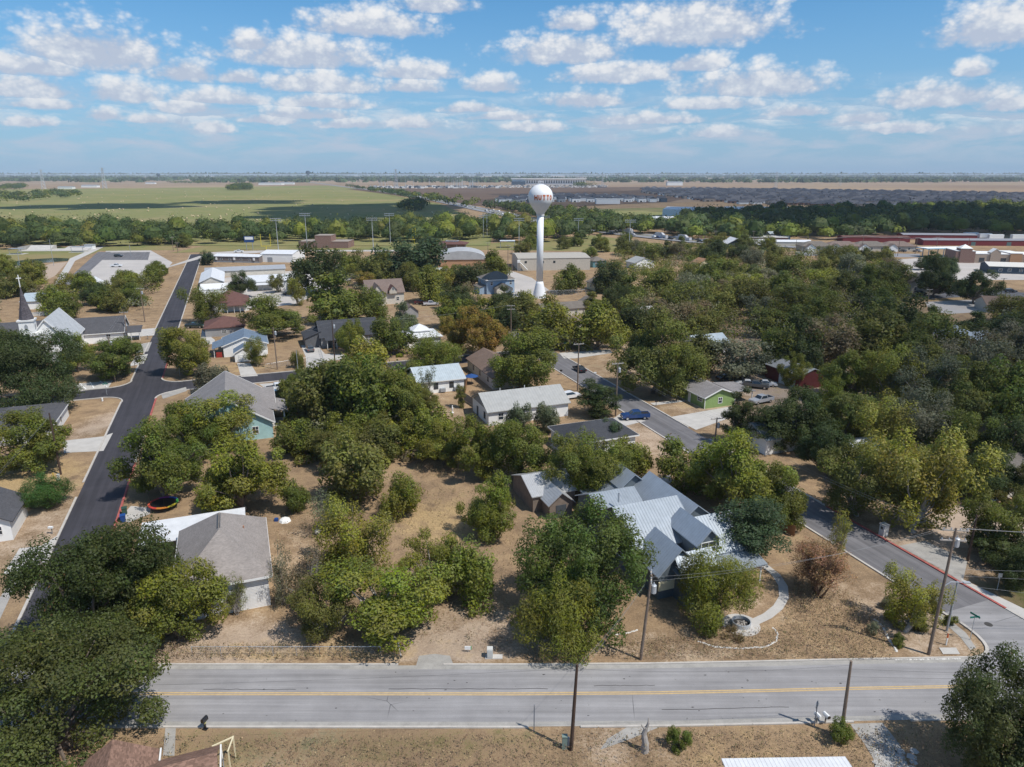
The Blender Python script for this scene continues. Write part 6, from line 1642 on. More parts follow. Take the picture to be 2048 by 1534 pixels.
# street name sign
t = place('street_sign', 'street name sign with two green blades at the right hand corner', 'sign', 1940, 1280)
parts(t, ('post', GALV, lambda b: b.tube([(0, 0, 0), (0, 0, 2.9)], .035, 6)), ('blade', SIGNG, lambda b: b.obox((0, 0, 2.85), (1, .15, 0), .55, .02, .1)), ('blade', SIGNG, lambda b: b.obox((0, 0, 3.08), (-.4, 1, 0), .55, .02, .1)))
for px, py, lb in ((214, 790, 'street name sign at the left crossroads corner'), (360, 752, 'street name sign at the right crossroads corner'), (1131, 704, 'street name sign at the far end of the diagonal street')):
    parts(place('street_sign', lb, 'sign', px, py), ('post', GALV, lambda b: b.tube([(0, 0, 0), (0, 0, 2.7)], .04, 6)), ('blade', SIGNG, lambda b: b.obox((0, 0, 2.6), (1, .3, 0), .6, .02, .11)), ('blade', SIGNG, lambda b: b.obox((0, 0, 2.85), (-.3, 1, 0), .6, .02, .11)))
parts(place('parking_sign', 'small white notice on a post by the far pavement at the right edge', 'sign', 1994, 1180), ('post', GALV, lambda b: b.box(-.03, .03, -.03, .03, 0, 2.3)), ('panel', WHITE, lambda b: b.box(-.25, .25, -.05, -.03, 1.75, 2.3)))
parts(place('marker_post', 'white marker post with an orange top beside the concrete pad', 'post', 1892, 1290), ('post', WHITE, lambda b: b.box(-.05, .05, -.05, .05, 0, .9)), ('cap', mat('orange_cap', (.55, .10, .02), .5), lambda b: b.box(-.052, .052, -.052, .052, .9, 1.35)))
parts(place('brick_mailbox', 'pale stone mailbox pillar beside the far kerb of the diagonal street', 'mailbox', 1766, 1070, GA), ('pillar', STONE, lambda b: b.box(-.42, .42, -.42, .42, 0, 1.6)), ('cap', CONC, lambda b: b.box(-.5, .5, -.5, .5, 1.6, 1.72)), ('mail_door', BLKP, lambda b: b.box(-.46, -.421, -.16, .16, 1.0, 1.35)))
# fire pit on its concrete apron
t = place('fire_pit', 'round galvanised fire pit on a concrete ring at the end of the curved path', 'fire pit', 1482, 1250)
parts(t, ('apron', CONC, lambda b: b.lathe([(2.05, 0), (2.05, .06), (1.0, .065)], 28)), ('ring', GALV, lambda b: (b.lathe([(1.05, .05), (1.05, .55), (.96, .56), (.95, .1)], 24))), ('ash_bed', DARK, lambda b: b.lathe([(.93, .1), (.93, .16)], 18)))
mb = MB()
for i in range(9): a = i * 2.4; mb.obox((.35 * math.cos(a), .35 * math.sin(a), .24), (math.cos(a * 1.7), math.sin(a * 1.7), .2), .3, .05, .05)
mb.build('log', [PALEBARK], t)['kind'] = 'stuff'
# stone edging, laid stone by stone
def edging(label, pts, n_, r=.13):
    t_ = thing('stone_edging', label, 'edging', (*at(*pts[0]), 0)); ox, oy = at(*pts[0])
    w_ = [at(*p) for p in pts]; seg = [math.hypot(w_[i+1][0]-w_[i][0], w_[i+1][1]-w_[i][1]) for i in range(len(w_)-1)]; tot = sum(seg)
    mb = MB(); mb.lathe([(.8, -.2), (1.0, .15), (.8, .55), (.3, .7)], 7); d = mb.data('stone', [STONE])
    for i in range(n_):
        s_ = tot * (i + .5) / n_; k = 0
        while k < len(seg) - 1 and s_ > seg[k]: s_ -= seg[k]; k += 1
        f = s_ / seg[k]; o = link('stone', d, t_)
        o.location = (w_[k][0] + (w_[k+1][0]-w_[k][0]) * f - ox + random.uniform(-.05, .05), w_[k][1] + (w_[k+1][1]-w_[k][1]) * f - oy + random.uniform(-.05, .05), 0)
        q_ = random.uniform(.7, 1.3); o.scale = (r * q_, r * random.uniform(.7, 1.2), r * random.uniform(.5, .9)); o.rotation_euler = (0, 0, random.uniform(0, 6))
edging('curved row of small white stones in front of the fire pit', [(1395,1282),(1430,1294),(1480,1297),(1530,1294),(1552,1283),(1556,1268),(1545,1255)], 60)
edging('broken row of white stones through the corner garden', [(1748,1238),(1765,1252),(1775,1275),(1795,1305)], 22, .16)
edging('row of pale stones along the near road kerb at the corner', [(1790,1319),(1850,1318),(1920,1317)], 30, .14)
edging('short arc of stones below the largest tree', [(1230,1270),(1255,1266),(1276,1260)], 12)
t = place('flagstone_path', 'broken flagstones set in earth at the bottom right', 'paving', 1790, 1515); ox, oy = at(1790, 1515)
FLAG = mat('flagstone', (.42, .41, .39), .9, .18, 1.0, bump=.2)
for i in range(16):
    px, py = 1758 + (i % 4) * 22 + random.uniform(-5, 5), 1503 + (i // 4) * 11; x, y = at(px, py); mb = MB(); r = random.uniform(.36, .5)
    mb.prism([(r * random.uniform(.8, 1.1) * math.cos(a), r * random.uniform(.7, 1.0) * math.sin(a)) for a in np.arange(6) * 1.047 + random.random()], 0.0, .05); o = mb.build('flagstone', [FLAG], t); o.location = (x - ox, y - oy, 0)
# ornamental grasses
def tuft(px, py, r, label, col=(.36, .27, .15), n_=260, name='grass_clump', group=None):
    X, Y = at(px, py); r_ = rng
    a = r_.uniform(0, 6.283, n_); rr = r * r_.uniform(.25, 1.0, n_); zz = r * r_.uniform(.4, .95, n_) * (1.15 - rr / r * .6)
    C = np.stack([rr * np.cos(a) * .55, rr * np.sin(a) * .55, zz * .6], 1)
    nrm = np.stack([np.sin(a), -np.cos(a), np.full(n_, .25)], 1); nrm /= np.linalg.norm(nrm, axis=1)[:, None]
    ax = np.stack([np.cos(a) * rr / r, np.sin(a) * rr / r, np.full(n_, .8)], 1); ax /= np.linalg.norm(ax, axis=1)[:, None]
    w_ = np.cross(ax, nrm); L = (r * r_.uniform(.35, .7, n_))[:, None]
    v = np.stack([C - ax * L, C - w_ * .03, C + ax * L, C + w_ * .03], 1).reshape(-1, 3)
    me = bpy.data.meshes.new(name); me.from_pydata(v.tolist(), [], np.arange(4 * n_).reshape(-1, 4).tolist()); at2 = me.attributes.new('tone', 'FLOAT_VECTOR', 'POINT'); at2.data.foreach_set('vector', np.repeat(r_.random((n_, 3)) * .9, 4, 0).astype(np.float32).ravel()); me.materials.append(LEAF)
    o = link(name, me); o.location = (X, Y, 0); o.color = (*col, 1); return tag(o, label, 'grass clump', group)
tuft(1462, 1262, .9, 'straw coloured grass clump left of the fire pit'); tuft(1474, 1282, 1.0, 'largest straw grass clump in front of the fire pit'); tuft(1450, 1276, .7, 'small straw grass clump by the light feathery tree')
plant('bush', *at(1418, 1272), .9, 1.2, 'mid', 'low green shrub at the foot of the feathery tree', 'shrub', 'shrub')
# chain-link fence along the near road
def chainlink(label, pts, h_=1.15, n_post=None, m=GALV, mesh=True):
    w_ = [at(*p) for p in pts]; t_ = thing('chain_link_fence', label, 'fence', (*w_[0], 0)); ox, oy = w_[0]
    mb = MB(); mb.tube([(0, 0, 0), (0, 0, h_ + .05)], .035, 6); pd = mb.data('post', m); rl, wr_ = MB(), MB()
    for (a, b_) in zip(w_, w_[1:]):
        L = math.hypot(b_[0]-a[0], b_[1]-a[1]); n_ = max(1, round(L / 2.8))
        for i in range(n_ + 1):
            o = link('post', pd, t_); o.location = (a[0] + (b_[0]-a[0])*i/n_ - ox, a[1] + (b_[1]-a[1])*i/n_ - oy, 0)
        P0, P1 = Vector((a[0]-ox, a[1]-oy, 0)), Vector((b_[0]-ox, b_[1]-oy, 0)); rl.tube([P0 + Vector((0, 0, h_)), P1 + Vector((0, 0, h_))], .025, 5)
        d = (P1 - P0).normalized(); nn = int(L / .16)
        for i in range(-int(h_ / .16), nn):
            for sg in (1, -1):
                s0, s1 = i * .16, i * .16 + h_
                if s0 < 0 or s1 > L: continue
                z0, z1 = (0, h_) if sg > 0 else (h_, 0)
                q_ = P0 + d * s0, P0 + d * s1
                side_ = Vector((-d.y, d.x, 0)) * .004
                wr_.face([q_[0] + Vector((0, 0, z0)) - side_ , q_[0] + Vector((0, 0, z0 + .012)) - side_, q_[1] + Vector((0, 0, z1 + .012)) + side_, q_[1] + Vector((0, 0, z1)) + side_])
    rl.build('top_rail', [m], t_)
    if wr_.v: o = wr_.build('wire_mesh', [m], t_); o['kind'] = 'stuff'
    return t_
chainlink('low chain link fence between the near road and the thicket', [(385,1312),(500,1312),(640,1312),(762,1312)])
chainlink('chain link yard fence beside the white cottage garden', [(532,738),(616,724),(648,728),(640,700)], 1.3)
chainlink('tall wire fence behind the white water tower', [(1085,592),(1170,590),(1178,604)], 2.2)
t = place('leaning_gate', 'leaning white gate post and wire gate at the fence end', 'gate', 802, 1312)
parts(t, ('post', WHITE, lambda b: b.tube([(0, 0, 0), (-.25, .1, 1.6)], .05, 6)), ('gate_frame', GALV, lambda b: (b.tube([(-.1, 0, .1), (-1.0, .3, .1), (-1.0, .3, 1.2), (-.1, 0, 1.2)], .025, 5))))
# trampoline, bins, parasol, pots
t = place('trampoline', 'round trampoline with a rainbow coloured rim beside the carport', 'trampoline', 328, 1016)
parts(t, ('bed', BLKP, lambda b: b.lathe([(1.75, .86), (1.75, .88)], 24)))
for i, c_ in enumerate(((.5, .05, .04), (.55, .2, .03), (.5, .42, .04), (.05, .3, .06), (.03, .1, .4), (.3, .04, .25), (.5, .06, .06), (.55, .1, .05))):
    mb = MB(); a0 = i * math.pi / 4 - 2.4; arc = [a0 + k * math.pi / 20 for k in range(6)]
    for k in range(5):
        a, b_ = arc[k], arc[k + 1]; mb.mesh([(r_ * math.cos(q_), r_ * math.sin(q_), z_) for r_, z_ in ((1.78, .82), (2.1, .8), (2.1, .94), (1.78, .96)) for q_ in (a, b_)], [(0, 2, 3, 1), (2, 4, 5, 3), (4, 6, 7, 5), (6, 0, 1, 7)])
    mb.build('rim_pad', [paint('rim_pad_%s' % 'abcdefgh'[i], c_, .6, .0)], t)
mb = MB(); mb.tube([(0, 0, 0), (0, 0, .85)], .04, 6); d = mb.data('leg', [BLACK])
for k in range(6): o = link('leg', d, t); o.location = (1.9 * math.cos(k * 1.047), 1.9 * math.sin(k * 1.047), 0)
mb = MB(); mb.tube([(0, 0, .9), (0, 0, 2.5)], .025, 5); d = mb.data('net_pole', [BLACK])
for k in range(6): o = link('net_pole', d, t); o.location = (2.0 * math.cos(k * 1.047), 2.0 * math.sin(k * 1.047), 0)
def bin_(px, py, m, lb):
    parts(place('wheeled_bin', lb, 'bin', px, py, .5), ('body', m, lambda b: b.mesh([(-.3,-.33,.05),(.3,-.33,.05),(.3,.33,.05),(-.3,.33,.05),(-.36,-.42,1.0),(.36,-.42,1.0),(.36,.4,1.0),(-.36,.4,1.0)], [(0,3,2,1),(4,5,6,7),(0,1,5,4),(1,2,6,5),(2,3,7,6),(3,0,4,7)])), ('lid', m, lambda b: b.box(-.38, .38, -.46, .42, 1.0, 1.08)), ('axle', BLACK, lambda b: b.tube([(-.34, .3, .1), (.34, .3, .1)], .1, 8)))
bin_(250, 1028, GREENP, 'dark green wheeled bin on the drive apron by the left street'); bin_(247, 1043, BLUEP, 'blue wheeled recycling bin on the drive apron by the left street')
parts(place('rubbish_bag', 'black rubbish bag beside the blue recycling bin', 'bag', 239, 1042), ('sack', BLKP, lambda b: b.lathe([(.2, 0), (.32, .12), (.28, .35), (.08, .5), (.12, .56)], 9)))
t = place('parasol', 'closed blue garden parasol in the fenced yard beside the brown roof', 'parasol', 943, 768)
parts(t, ('canopy', mat('blue_canvas', (.02, .07, .22), .8, .15), lambda b: b.mesh([(1.7 * math.cos(k * .785), 1.7 * math.sin(k * .785), 1.95) for k in range(8)] + [(0, 0, 2.6)], [(k, (k + 1) % 8, 8) for k in range(8)])), ('pole', GALV, lambda b: b.tube([(0, 0, 0), (0, 0, 2.6)], .03, 6)))
parts(place('buried_pot', 'pale clay pot lying on the dry grass beside the grey green shrub', 'pot', 636, 1068), ('pot', STONE, lambda b: b.lathe([(.2, 0), (.42, .2), (.45, .5), (.3, .7), (.28, .6)], 12)))
parts(place('white_ornament', 'white garden statue on the sandy yard', 'statue', 905, 826), ('figure', WHITE, lambda b: b.lathe([(.25, 0), (.25, .2), (.1, .3), (.16, .8), (.2, 1.1), (.1, 1.35), (.14, 1.55), (.02, 1.7)], 9)), ('plinth', CONC, lambda b: b.box(-.3, .3, -.3, .3, -.01, .08)))
parts(place('tarp_heap', 'pale tarpaulin heap behind the grey hipped house', 'heap', 570, 1042), ('sheet', WHITE, lambda b: b.lathe([(.9, 0), (.75, .3), (.4, .5), (.1, .55)], 7)), ('tub', BLUEP, lambda b: b.box(-1.5, -1.0, -.2, .3, 0, .4)))
parts(place('lawn_mailbox', 'white mailbox post on the left lawn', 'mailbox', 105, 1068), ('post', GREYBOARD, lambda b: b.box(-.05, .05, -.05, .05, 0, .9)), ('box', WHITE, lambda b: b.box(-.4, .2, -.15, .15, .9, 1.15)))
for px, py, lb in ((296, 678, 'mailbox on the verge by the church lane'), (284, 701, 'mailbox on the verge below the church lane'), (270, 733, 'mailbox on the verge near the crossroads'), (1122, 750, 'dark mailbox beside the diagonal street kerb'), (1312, 812, 'dark mailbox at the green house path'), (1190, 755, 'mailbox across the diagonal street')):
    parts(place('mailbox', lb, 'mailbox', px, py), ('post', GREYBOARD, lambda b: b.box(-.06, .06, -.06, .06, 0, 1.0)), ('box', BLKP if 'dark' in lb else WHITE, lambda b: b.box(-.3, .3, -.17, .17, 1.0, 1.35)))
parts(place('hydrant', 'white hydrant on the corner lawn left of the street', 'hydrant', 205, 802), ('body', WHITE, lambda b: b.lathe([(.18, 0), (.14, .1), (.14, .55), (.18, .6), (.1, .75)], 9)), ('nozzle', WHITE, lambda b: b.tube([(-.22, 0, .45), (.22, 0, .45)], .06, 7)))
t = place('manhole', 'round iron manhole cover in the diagonal street near the corner', 'manhole', 1977, 1249, 0, .0145); parts(t, ('cover', mat('iron', (.08, .075, .07), .6, .2, 6, metal=.3), lambda b: b.lathe([(.42, 0), (.42, .012), (.3, .014)], 20)))
parts(place('marker_stake', 'yellow cable marker stake on the left lawn', 'post', 108, 958), ('stake', mat('yellow_plastic', (.6, .4, .03), .6), lambda b: b.box(-.06, .06, -.04, .04, 0, 1.1)))
parts(place('pedestal', 'pale service pedestal beside the dark lawn pole', 'cabinet', 118, 960), ('body', BEIGEB, lambda b: b.box(-.16, .16, -.16, .16, 0, .95)), ('cap', BEIGEB, lambda b: b.box(-.19, .19, -.19, .19, .95, 1.02)))
# ---------------------------------------------------------------- water tower
X0, Y0 = at(1079, 595)
wtow = thing('water_tower', 'tall white single pedestal water tower with a ball tank lettered HUTTO', 'water tower', (X0, Y0, 0))
TW = mat('tower_white', (.76, .77, .78), .45, .04, .3)
zc, Rr = 39.6, 4.85
mb = MB(); mb.lathe([(2.95, -.2), (2.9, .1), (2.2, 3.2), (1.62, 5.6), (1.34, 6.6)], 32); mb.build('base_bell', [TW], wtow, True)
mb = MB(); mb.lathe([(1.33, 6.55), (1.33, 33.2)], 32); mb.build('pedestal', [TW], wtow, True)
a0 = math.radians(-38)
prof = [(1.45, 32.7), (1.75, 33.6)] + [(2.2, 34.2), (3.0, 35.2)] + [(Rr * math.cos(a), zc + Rr * math.sin(a)) for a in np.linspace(a0, math.radians(86), 22)]
mb = MB(); mb.lathe(prof, 48); mb.build('tank', [TW], wtow, True)
mb = MB(); mb.lathe([(1.36, 32.5), (1.62, 32.55), (1.62, 32.75), (1.36, 32.8)], 32); mb.build('collar', [TW], wtow)
mb = MB()
for k in range(8):
    a = k * math.pi / 4; mb.tube([(1.1 * math.cos(a), 1.1 * math.sin(a), zc + Rr - .2), (1.1 * math.cos(a), 1.1 * math.sin(a), zc + Rr + 1.0)], .04, 4)
    b_ = a + math.pi / 4; mb.tube([(1.1 * math.cos(a), 1.1 * math.sin(a), zc + Rr + .95), (1.1 * math.cos(b_), 1.1 * math.sin(b_), zc + Rr + .95)], .04, 4)
mb.build('roof_railing', [TW], wtow)
mb = MB(); mb.tube([(.3, 0, zc + Rr - .1), (.3, 0, zc + Rr + 2.0)], .05, 5); mb.tube([(-.5, .2, zc + Rr - .1), (-.5, .2, zc + Rr + 1.6)], .07, 5); mb.build('antenna', [TW], wtow)
ORANGE = mat('orange_lettering', (.48, .13, .045), .6, .08)
def stroke(path, wd):
    """letter stroke as quads in (x, z) letter units"""
    out = []
    for (x0, z0), (x1, z1) in zip(path, path[1:]):
        n_ = 4
        l = math.hypot(x1 - x0, z1 - z0); px_, pz_ = -(z1 - z0) / l * wd / 2, (x1 - x0) / l * wd / 2
        for i in range(n_):
            s0, s1 = i / n_, (i + 1) / n_
            A = (x0 + (x1-x0)*s0, z0 + (z1-z0)*s0); B = (x0 + (x1-x0)*s1, z0 + (z1-z0)*s1)
            out.append([(A[0]-px_, A[1]-pz_), (B[0]-px_, B[1]-pz_), (B[0]+px_, B[1]+pz_), (A[0]+px_, A[1]+pz_)])
    return out
arcU = [(.22 + 0.0, 1.0), (.22, .42)] + [(.5 - .28 * math.cos(a), .40 - .26 * math.sin(a)) for a in np.linspace(.2, 2.94, 8)] + [(.78, .42), (.78, 1.0)]
arcO = [(.5 + .32 * math.cos(a), .5 + .38 * math.sin(a)) for a in np.linspace(0, 2 * math.pi, 17)]
GL = {'H': [[(.16, 0), (.16, 1)], [(.84, 0), (.84, 1)], [(.16, .5), (.84, .5)]], 'U': [arcU], 'T': [[(.5, 0), (.5, 1)], [(.1, .88), (.9, .88)]], 'O': [arcO]}
lw, lh, gapw = 1.46, 2.0, .14
tot = 5 * lw + 4 * gapw
for i, ch in enumerate('HUTTO'):
    mb = MB()
    for k, pth in enumerate(GL[ch]):
        for qd in stroke(pth, .30):
            pts = []
            for (gx_, gz_) in qd:
                s_ = (i * (lw + gapw) + gx_ * lw) - tot / 2; z_ = (gz_ - .5) * lh - .15
                lon = math.radians(14) + s_ / Rr; lat = z_ / Rr; rr_ = Rr * 1.0 + .025 + .004 * k
                pts.append((rr_ * math.cos(lat) * math.sin(lon), -rr_ * math.cos(lat) * math.cos(lon), zc + rr_ * math.sin(lat)))
            mb.face(pts)
    mb.build('letter', [ORANGE], wtow)
mb = MB(); mb.box(-3.9, -2.9, -1.2, -.2, 0, 1.6); mb.build('valve_box', [TW], wtow)

# ---------------------------------------------------------------- sports field
def mast(px, py, ty, lb, w_=3.2):
    X, Y = at(px, py); H = hgt(px, py, ty); t = thing('light_mast', lb, 'light mast', (X, Y, 0), 0, 'floodlight masts')
    parts(t, ('pole', GALV, lambda b: b.tube([(0, 0, 0), (0, 0, H)], [.26, .15], 7)), ('crossbar', GALV, lambda b: (b.box(-w_, w_, -.12, .12, H - .3, H - .05), b.box(-w_, w_, -.12, .12, H - 1.5, H - 1.3))))
    mb = MB(); [mb.box(x - .32, x + .32, -.45, -.13, z - .3, z + .3) for x in np.linspace(-w_, w_, 6) for z in (H, H - 1.3)]; mb.build('floodlight', [GREYMETAL], t)['kind'] = 'stuff'
for px, py, ty, lb in ((557, 502, 437, 'floodlight mast nearest the portable classroom'), (615, 498, 427, 'floodlight mast left of the brick gymnasium'), (747, 501, 436, 'floodlight mast right of the brick gymnasium'), (781, 486, 427, 'floodlight mast farther right of the gymnasium'),
        (967, 476, 431, 'left mast of the pair by the grey canopy'), (974, 472, 428, 'right mast of the pair by the grey canopy'), (1038, 492, 437, 'floodlight mast left of the water tower ball'), (1090, 476, 432, 'floodlight mast right behind the tower pedestal'), (1156, 482, 437, 'floodlight mast right of the water tower'), (1258, 500, 440, 'floodlight mast beside the highway')):
    mast(px, py, ty, lb)
YG = mat('goal_yellow', (.62, .50, .03), .5, .05)
for px, py, a, lb in ((533, 502, .15, 'yellow goal post behind the portable classroom'), (829, 488, 1.4, 'yellow goal post at the far end of the sports field')):
    t = thing('goal_post', lb, 'goal post', (*at(px, py), 0), a)
    parts(t, ('upright', YG, lambda b: b.tube([(0, 0, 0), (0, 0, 3.2)], .22, 6)), ('crossbar', YG, lambda b: b.tube([(-3, 0, 3.2), (3, 0, 3.2)], .18, 6)), ('upright', YG, lambda b: b.tube([(-3, 0, 3.2), (-3, 0, 11)], .16, 6)), ('upright', YG, lambda b: b.tube([(3, 0, 3.2), (3, 0, 11)], .16, 6)))
t = thing('scoreboard', 'blue and white scoreboard by the sports field', 'scoreboard', (*at(500, 500), 0)); parts(t, ('panel', mat('board_blue', (.02, .06, .18), .5), lambda b: b.box(-3.2, 3.2, -.3, .3, 5, 9)), ('panel', WHITE, lambda b: b.box(-2.6, 2.8, -.36, -.31, 6.8, 8.6)), ('post', GREYMETAL, lambda b: b.box(-2.2, -1.9, -.2, .2, 0, 5)), ('post', GREYMETAL, lambda b: b.box(1.9, 2.2, -.2, .2, 0, 5)))
t = thing('shade_canopy', 'pale flat shade canopy left of the water tower', 'canopy', (*at(1015, 495), 0)); parts(t, ('roof', mat('canopy_pale', (.55, .6, .63), .6), lambda b: b.obox((0, 0, 4.6), (1, 0, 0), 5.2, 3.6, .12)), ('post', GREYMETAL, lambda b: b.box(-4.9, -4.6, -3, -2.7, 0, 4.5)), ('post', GREYMETAL, lambda b: b.box(4.6, 4.9, -3, -2.7, 0, 4.5)))
# skate park and shelters left of the car park
t = thing('skate_park', 'pale concrete skate park ramps before the creek wood', 'skate park', (*at(120, 500), 0), R(4)); parts(t, ('deck', CONC, lambda b: b.box(-22, 22, -8, 8, 0, .3)), ('ramp', CONC, lambda b: b.extr([(-8, .3), (8, .3), (8, 2.6), (5, 2.6), (0, .5)], 'x', -21, -6)), ('ramp', CONC, lambda b: b.extr([(-6, .3), (6, .3), (6, 2.0), (3, 2.0)], 'x', 4, 20)), ('wall', CONC_OLD, lambda b: b.box(-22, -21.4, -8, 8, .3, 2.8)))
for px, py, lb in ((35, 508, 'open park shelter near the pond'), (158, 504, 'open park shelter beside the skate park')):
    t = thing('park_shelter', lb, 'shelter', (*at(px, py), 0), .1); parts(t, ('roof', GREYMETAL, lambda b: b.box(-4, 4, -2.6, 2.6, 3.3, 3.5)), ('post', GREYMETAL, lambda b: b.box(-3.6, -3.4, -2.2, -2, 0, 3.3)), ('post', GREYMETAL, lambda b: b.box(3.4, 3.6, -2.2, -2, 0, 3.3)), ('slab', CONC, lambda b: b.box(-5, 5, -3.4, 3.4, 0, .15)))
t = thing('toilet_block', 'small white block beside the skate park path', 'building', (*at(181, 499), 0)); parts(t, ('wall', WHITE, lambda b: b.box(-2.6, 2.6, -2, 2, 0, 3.2)), ('roof', GREYMETAL, lambda b: b.box(-3, 3, -2.4, 2.4, 3.2, 3.4)))
for px, py, ty in ((108, 532, 478), (40, 532, 500), (262, 512, 489)):
    upole(px, py, ty, 'slim lamp post ' + {108: 'beside the pond path', 40: 'on the pond bank', 262: 'in the left car park'}[px], m=GREYMETAL, r=.12, name='lamp_post')

# ---------------------------------------------------------------- right-hand shops, stores and row houses
def shop(name, label, px, py, rz, blocks, cat='building'):
    t = thing(name, label, cat, (*at(px, py), 0), rz)
    for b in blocks: wing(t, *b)
    return t
t = shop('red_storage', 'long red walled storage building with a grey roof at the right edge', 1960, 490, R(-4), [(-42, 60, -6, 6, 3.6, 'u', .9, mat('storage_red', (.17, .03, .035), .7, .1), mat('storage_roof', (.25, .25, .27), .6, .08), .2)])
for x in (-8, 16, 40): door(t, x, -6, F, 3, 2.6, mat('storage_door_green', (.1, .16, .16), .6), name='roller_door')
shop('red_storage', 'farther red storage building behind the long one', 1880, 478, R(-6), [(-30, 24, -6, 6, 3.4, 'u', .9, MATS['storage_red'], MATS['storage_roof'], .2)])
shop('red_storage', 'dull red storage roof beyond the row houses', 1740, 483, R(-4), [(-22, 26, -6, 6, 3.4, 'u', .9, MATS['storage_red'], R_BROWN, .2)])
t = thing('fuel_canopy', 'long bright turquoise flat canopy at the right', 'canopy', (*at(1880, 513), 0), R(8)); parts(t, ('roof', WHITE, lambda b: b.box(-13, 14, -4.5, 4.5, 5.3, 5.5)), ('fascia', mat('turquoise_fascia', (.02, .30, .46), .5, .05), lambda b: b.box(-13.2, 14.2, -4.7, 4.7, 5.0, 5.3)), *[('post', GREYMETAL, (lambda x, y: lambda b: b.box(x - .2, x + .2, y - .2, y + .2, 0, 5))(x, y)) for x in (-10, 0, 10) for y in (-2.5, 2.5)])
t = shop('strip_mall', 'tan brick row of shops with white flat roofs at the right edge', 1990, 524, R(-11), [(-24, -14, -8, 8, 6.5, 'flat', .3, BRICK, WHITE, .1), (-13.9, 4, -7, 8, 5.0, 'flat', .3, BRICKT, WHITE, .1), (4.1, 10, -7.6, 8, 5.6, 'flat', .3, BRICKO, WHITE, .1), (10.1, 30, -7, 8, 5.0, 'flat', .3, BRICKT, WHITE, .1), (-22, -16, -8.4, -2, 8.0, 'pyr', 2.0, BRICK, WHITE, .1), (-6, -1, -7.6, -3, 6.0, 'v', 2.0, BRICKT, WHITE, .1), (14, 19, -7.6, -3, 6.0, 'v', 2.0, BRICKT, WHITE, .1)])
for x in (-10, -4, 1, 13, 20, 26): window(t, x, -7, 1.8, F, 2.6, 2.2, DARKTRIM, False)
t = shop('navy_hall', 'long navy walled building with a cream white roof at the right edge', 2030, 545, R(-16), [(-14, 18, -7, 7, 3.6, 'u', 1.4, S_NAVY, mat('cream_roof', (.62, .60, .55), .6, .05), .5)], 'hall')
for x in (-9, -5, 0, 5, 10): window(t, x, -7, 1.9, F, 1.4, 1.2)
t = shop('brown_roofed_shop', 'low brown gabled roof at the right edge below the car park', 2015, 622, R(-14), [(-9, 9, -6, 6, 3.0, 'u', 2.2, S_TAN, R_BRN2, .5)])
shop('pale_roofed_lodge', 'lodge with pale metal gables and dark eaves beyond the wood', 1475, 497, R(2), [(-9, 3, -7, 7, 4.2, 'v', 3.0, S_NAVY, M_WHITE_Y, 1.0), (4, 16, -9, 3, 3.8, 'u', 2.6, S_NAVY, M_WHITE_X, 1.0), (-6, 8, -11, -7, 3.2, 'sv+', .5, S_NAVY, DARKTRIM, .8)])
shop('flat_roofed_store', 'flat pale roofed store behind the lodge', 1530, 484, R(-6), [(-16, 14, -8, 8, 3.8, 'flat', .3, BRICK, mat('pale_roof', (.50, .48, .45), .7, .06), .4)])
shop('blue_metal_shed', 'small pale blue metal shed before the dark wood', 1555, 478, 0, [(-8, 8, -5, 5, 4.2, 'u', 1.5, S_BLUE, M_LTBLUE, .3)], 'shed')
shop('long_low_roof', 'long low grey roof behind the lodge', 1580, 492, R(-3), [(-13, 13, -5, 5, 3.2, 'u', 1.0, S_TAN, M_WHITE_X, .3)])
for i, (px, W_, lb) in enumerate(((1628, 16, 'first brown roofed row house from the left'), (1680, 18, 'second brown roofed row house with a gabled front'), (1735, 18, 'third brown roofed row house with a wide porch'), (1790, 17, 'last brown roofed row house'))):
    t = shop('row_house', lb, px, 501, R(-3), [(-W_*.62, W_*.62, -6, 6, 3.2, 'hip', 2.8, S_TAN, R_TAUPE if i % 2 else R_OLIVE, .5), (-W_*.5, -W_*.15, -9, -5, 3.0, 'v', 2.0, WHITE, R_TAUPE, .4)], 'house')
    for x in (0, W_*.35): window(t, x, -6, 1.8, F, 1.2, 1.3)
# warehouses beyond the highway
for nm, px, py, rz, b, lb in (('warehouse', 1318, 452, R(-15), (-16, 14, -14, 14, 8, 'u', 1.2, WHITE, M_WHITE_X, .2), 'white metal warehouse with a dark door beside the highway'),
     ('warehouse', 1410, 432, R(-24), (-46, 40, -26, 26, 8, 'u', 2.2, WHITE, M_WHITE_X, .2), 'wide pale roofed warehouse in the dark wood'), ('open_barn', 1520, 430, R(-6), (-42, 38, -10, 10, 9, 'flat', .6, S_NAVY, WHITE, .4), 'long dark open barn with a white roof in the dark wood'),
     ('metal_hall', 1752, 440, R(-4), (-14, 14, -8, 8, 6, 'arc', 3, WHITE, M_WHITE_X, .2), 'small white hall in the far dark wood'), ('metal_hall', 1215, 408, 0, (-20, 20, -8, 8, 8, 'flat', .5, WHITE, WHITE, .2), 'white block at the edge of the new houses')):
    t = shop(nm, lb, px, py, rz, [b], 'warehouse')
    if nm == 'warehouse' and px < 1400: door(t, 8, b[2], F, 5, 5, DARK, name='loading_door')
    if nm == 'open_barn':
        for x in range(-36, 37, 12): door(t, x, b[2], F, 4.6, 6.5, WHITE, name='bay_door')
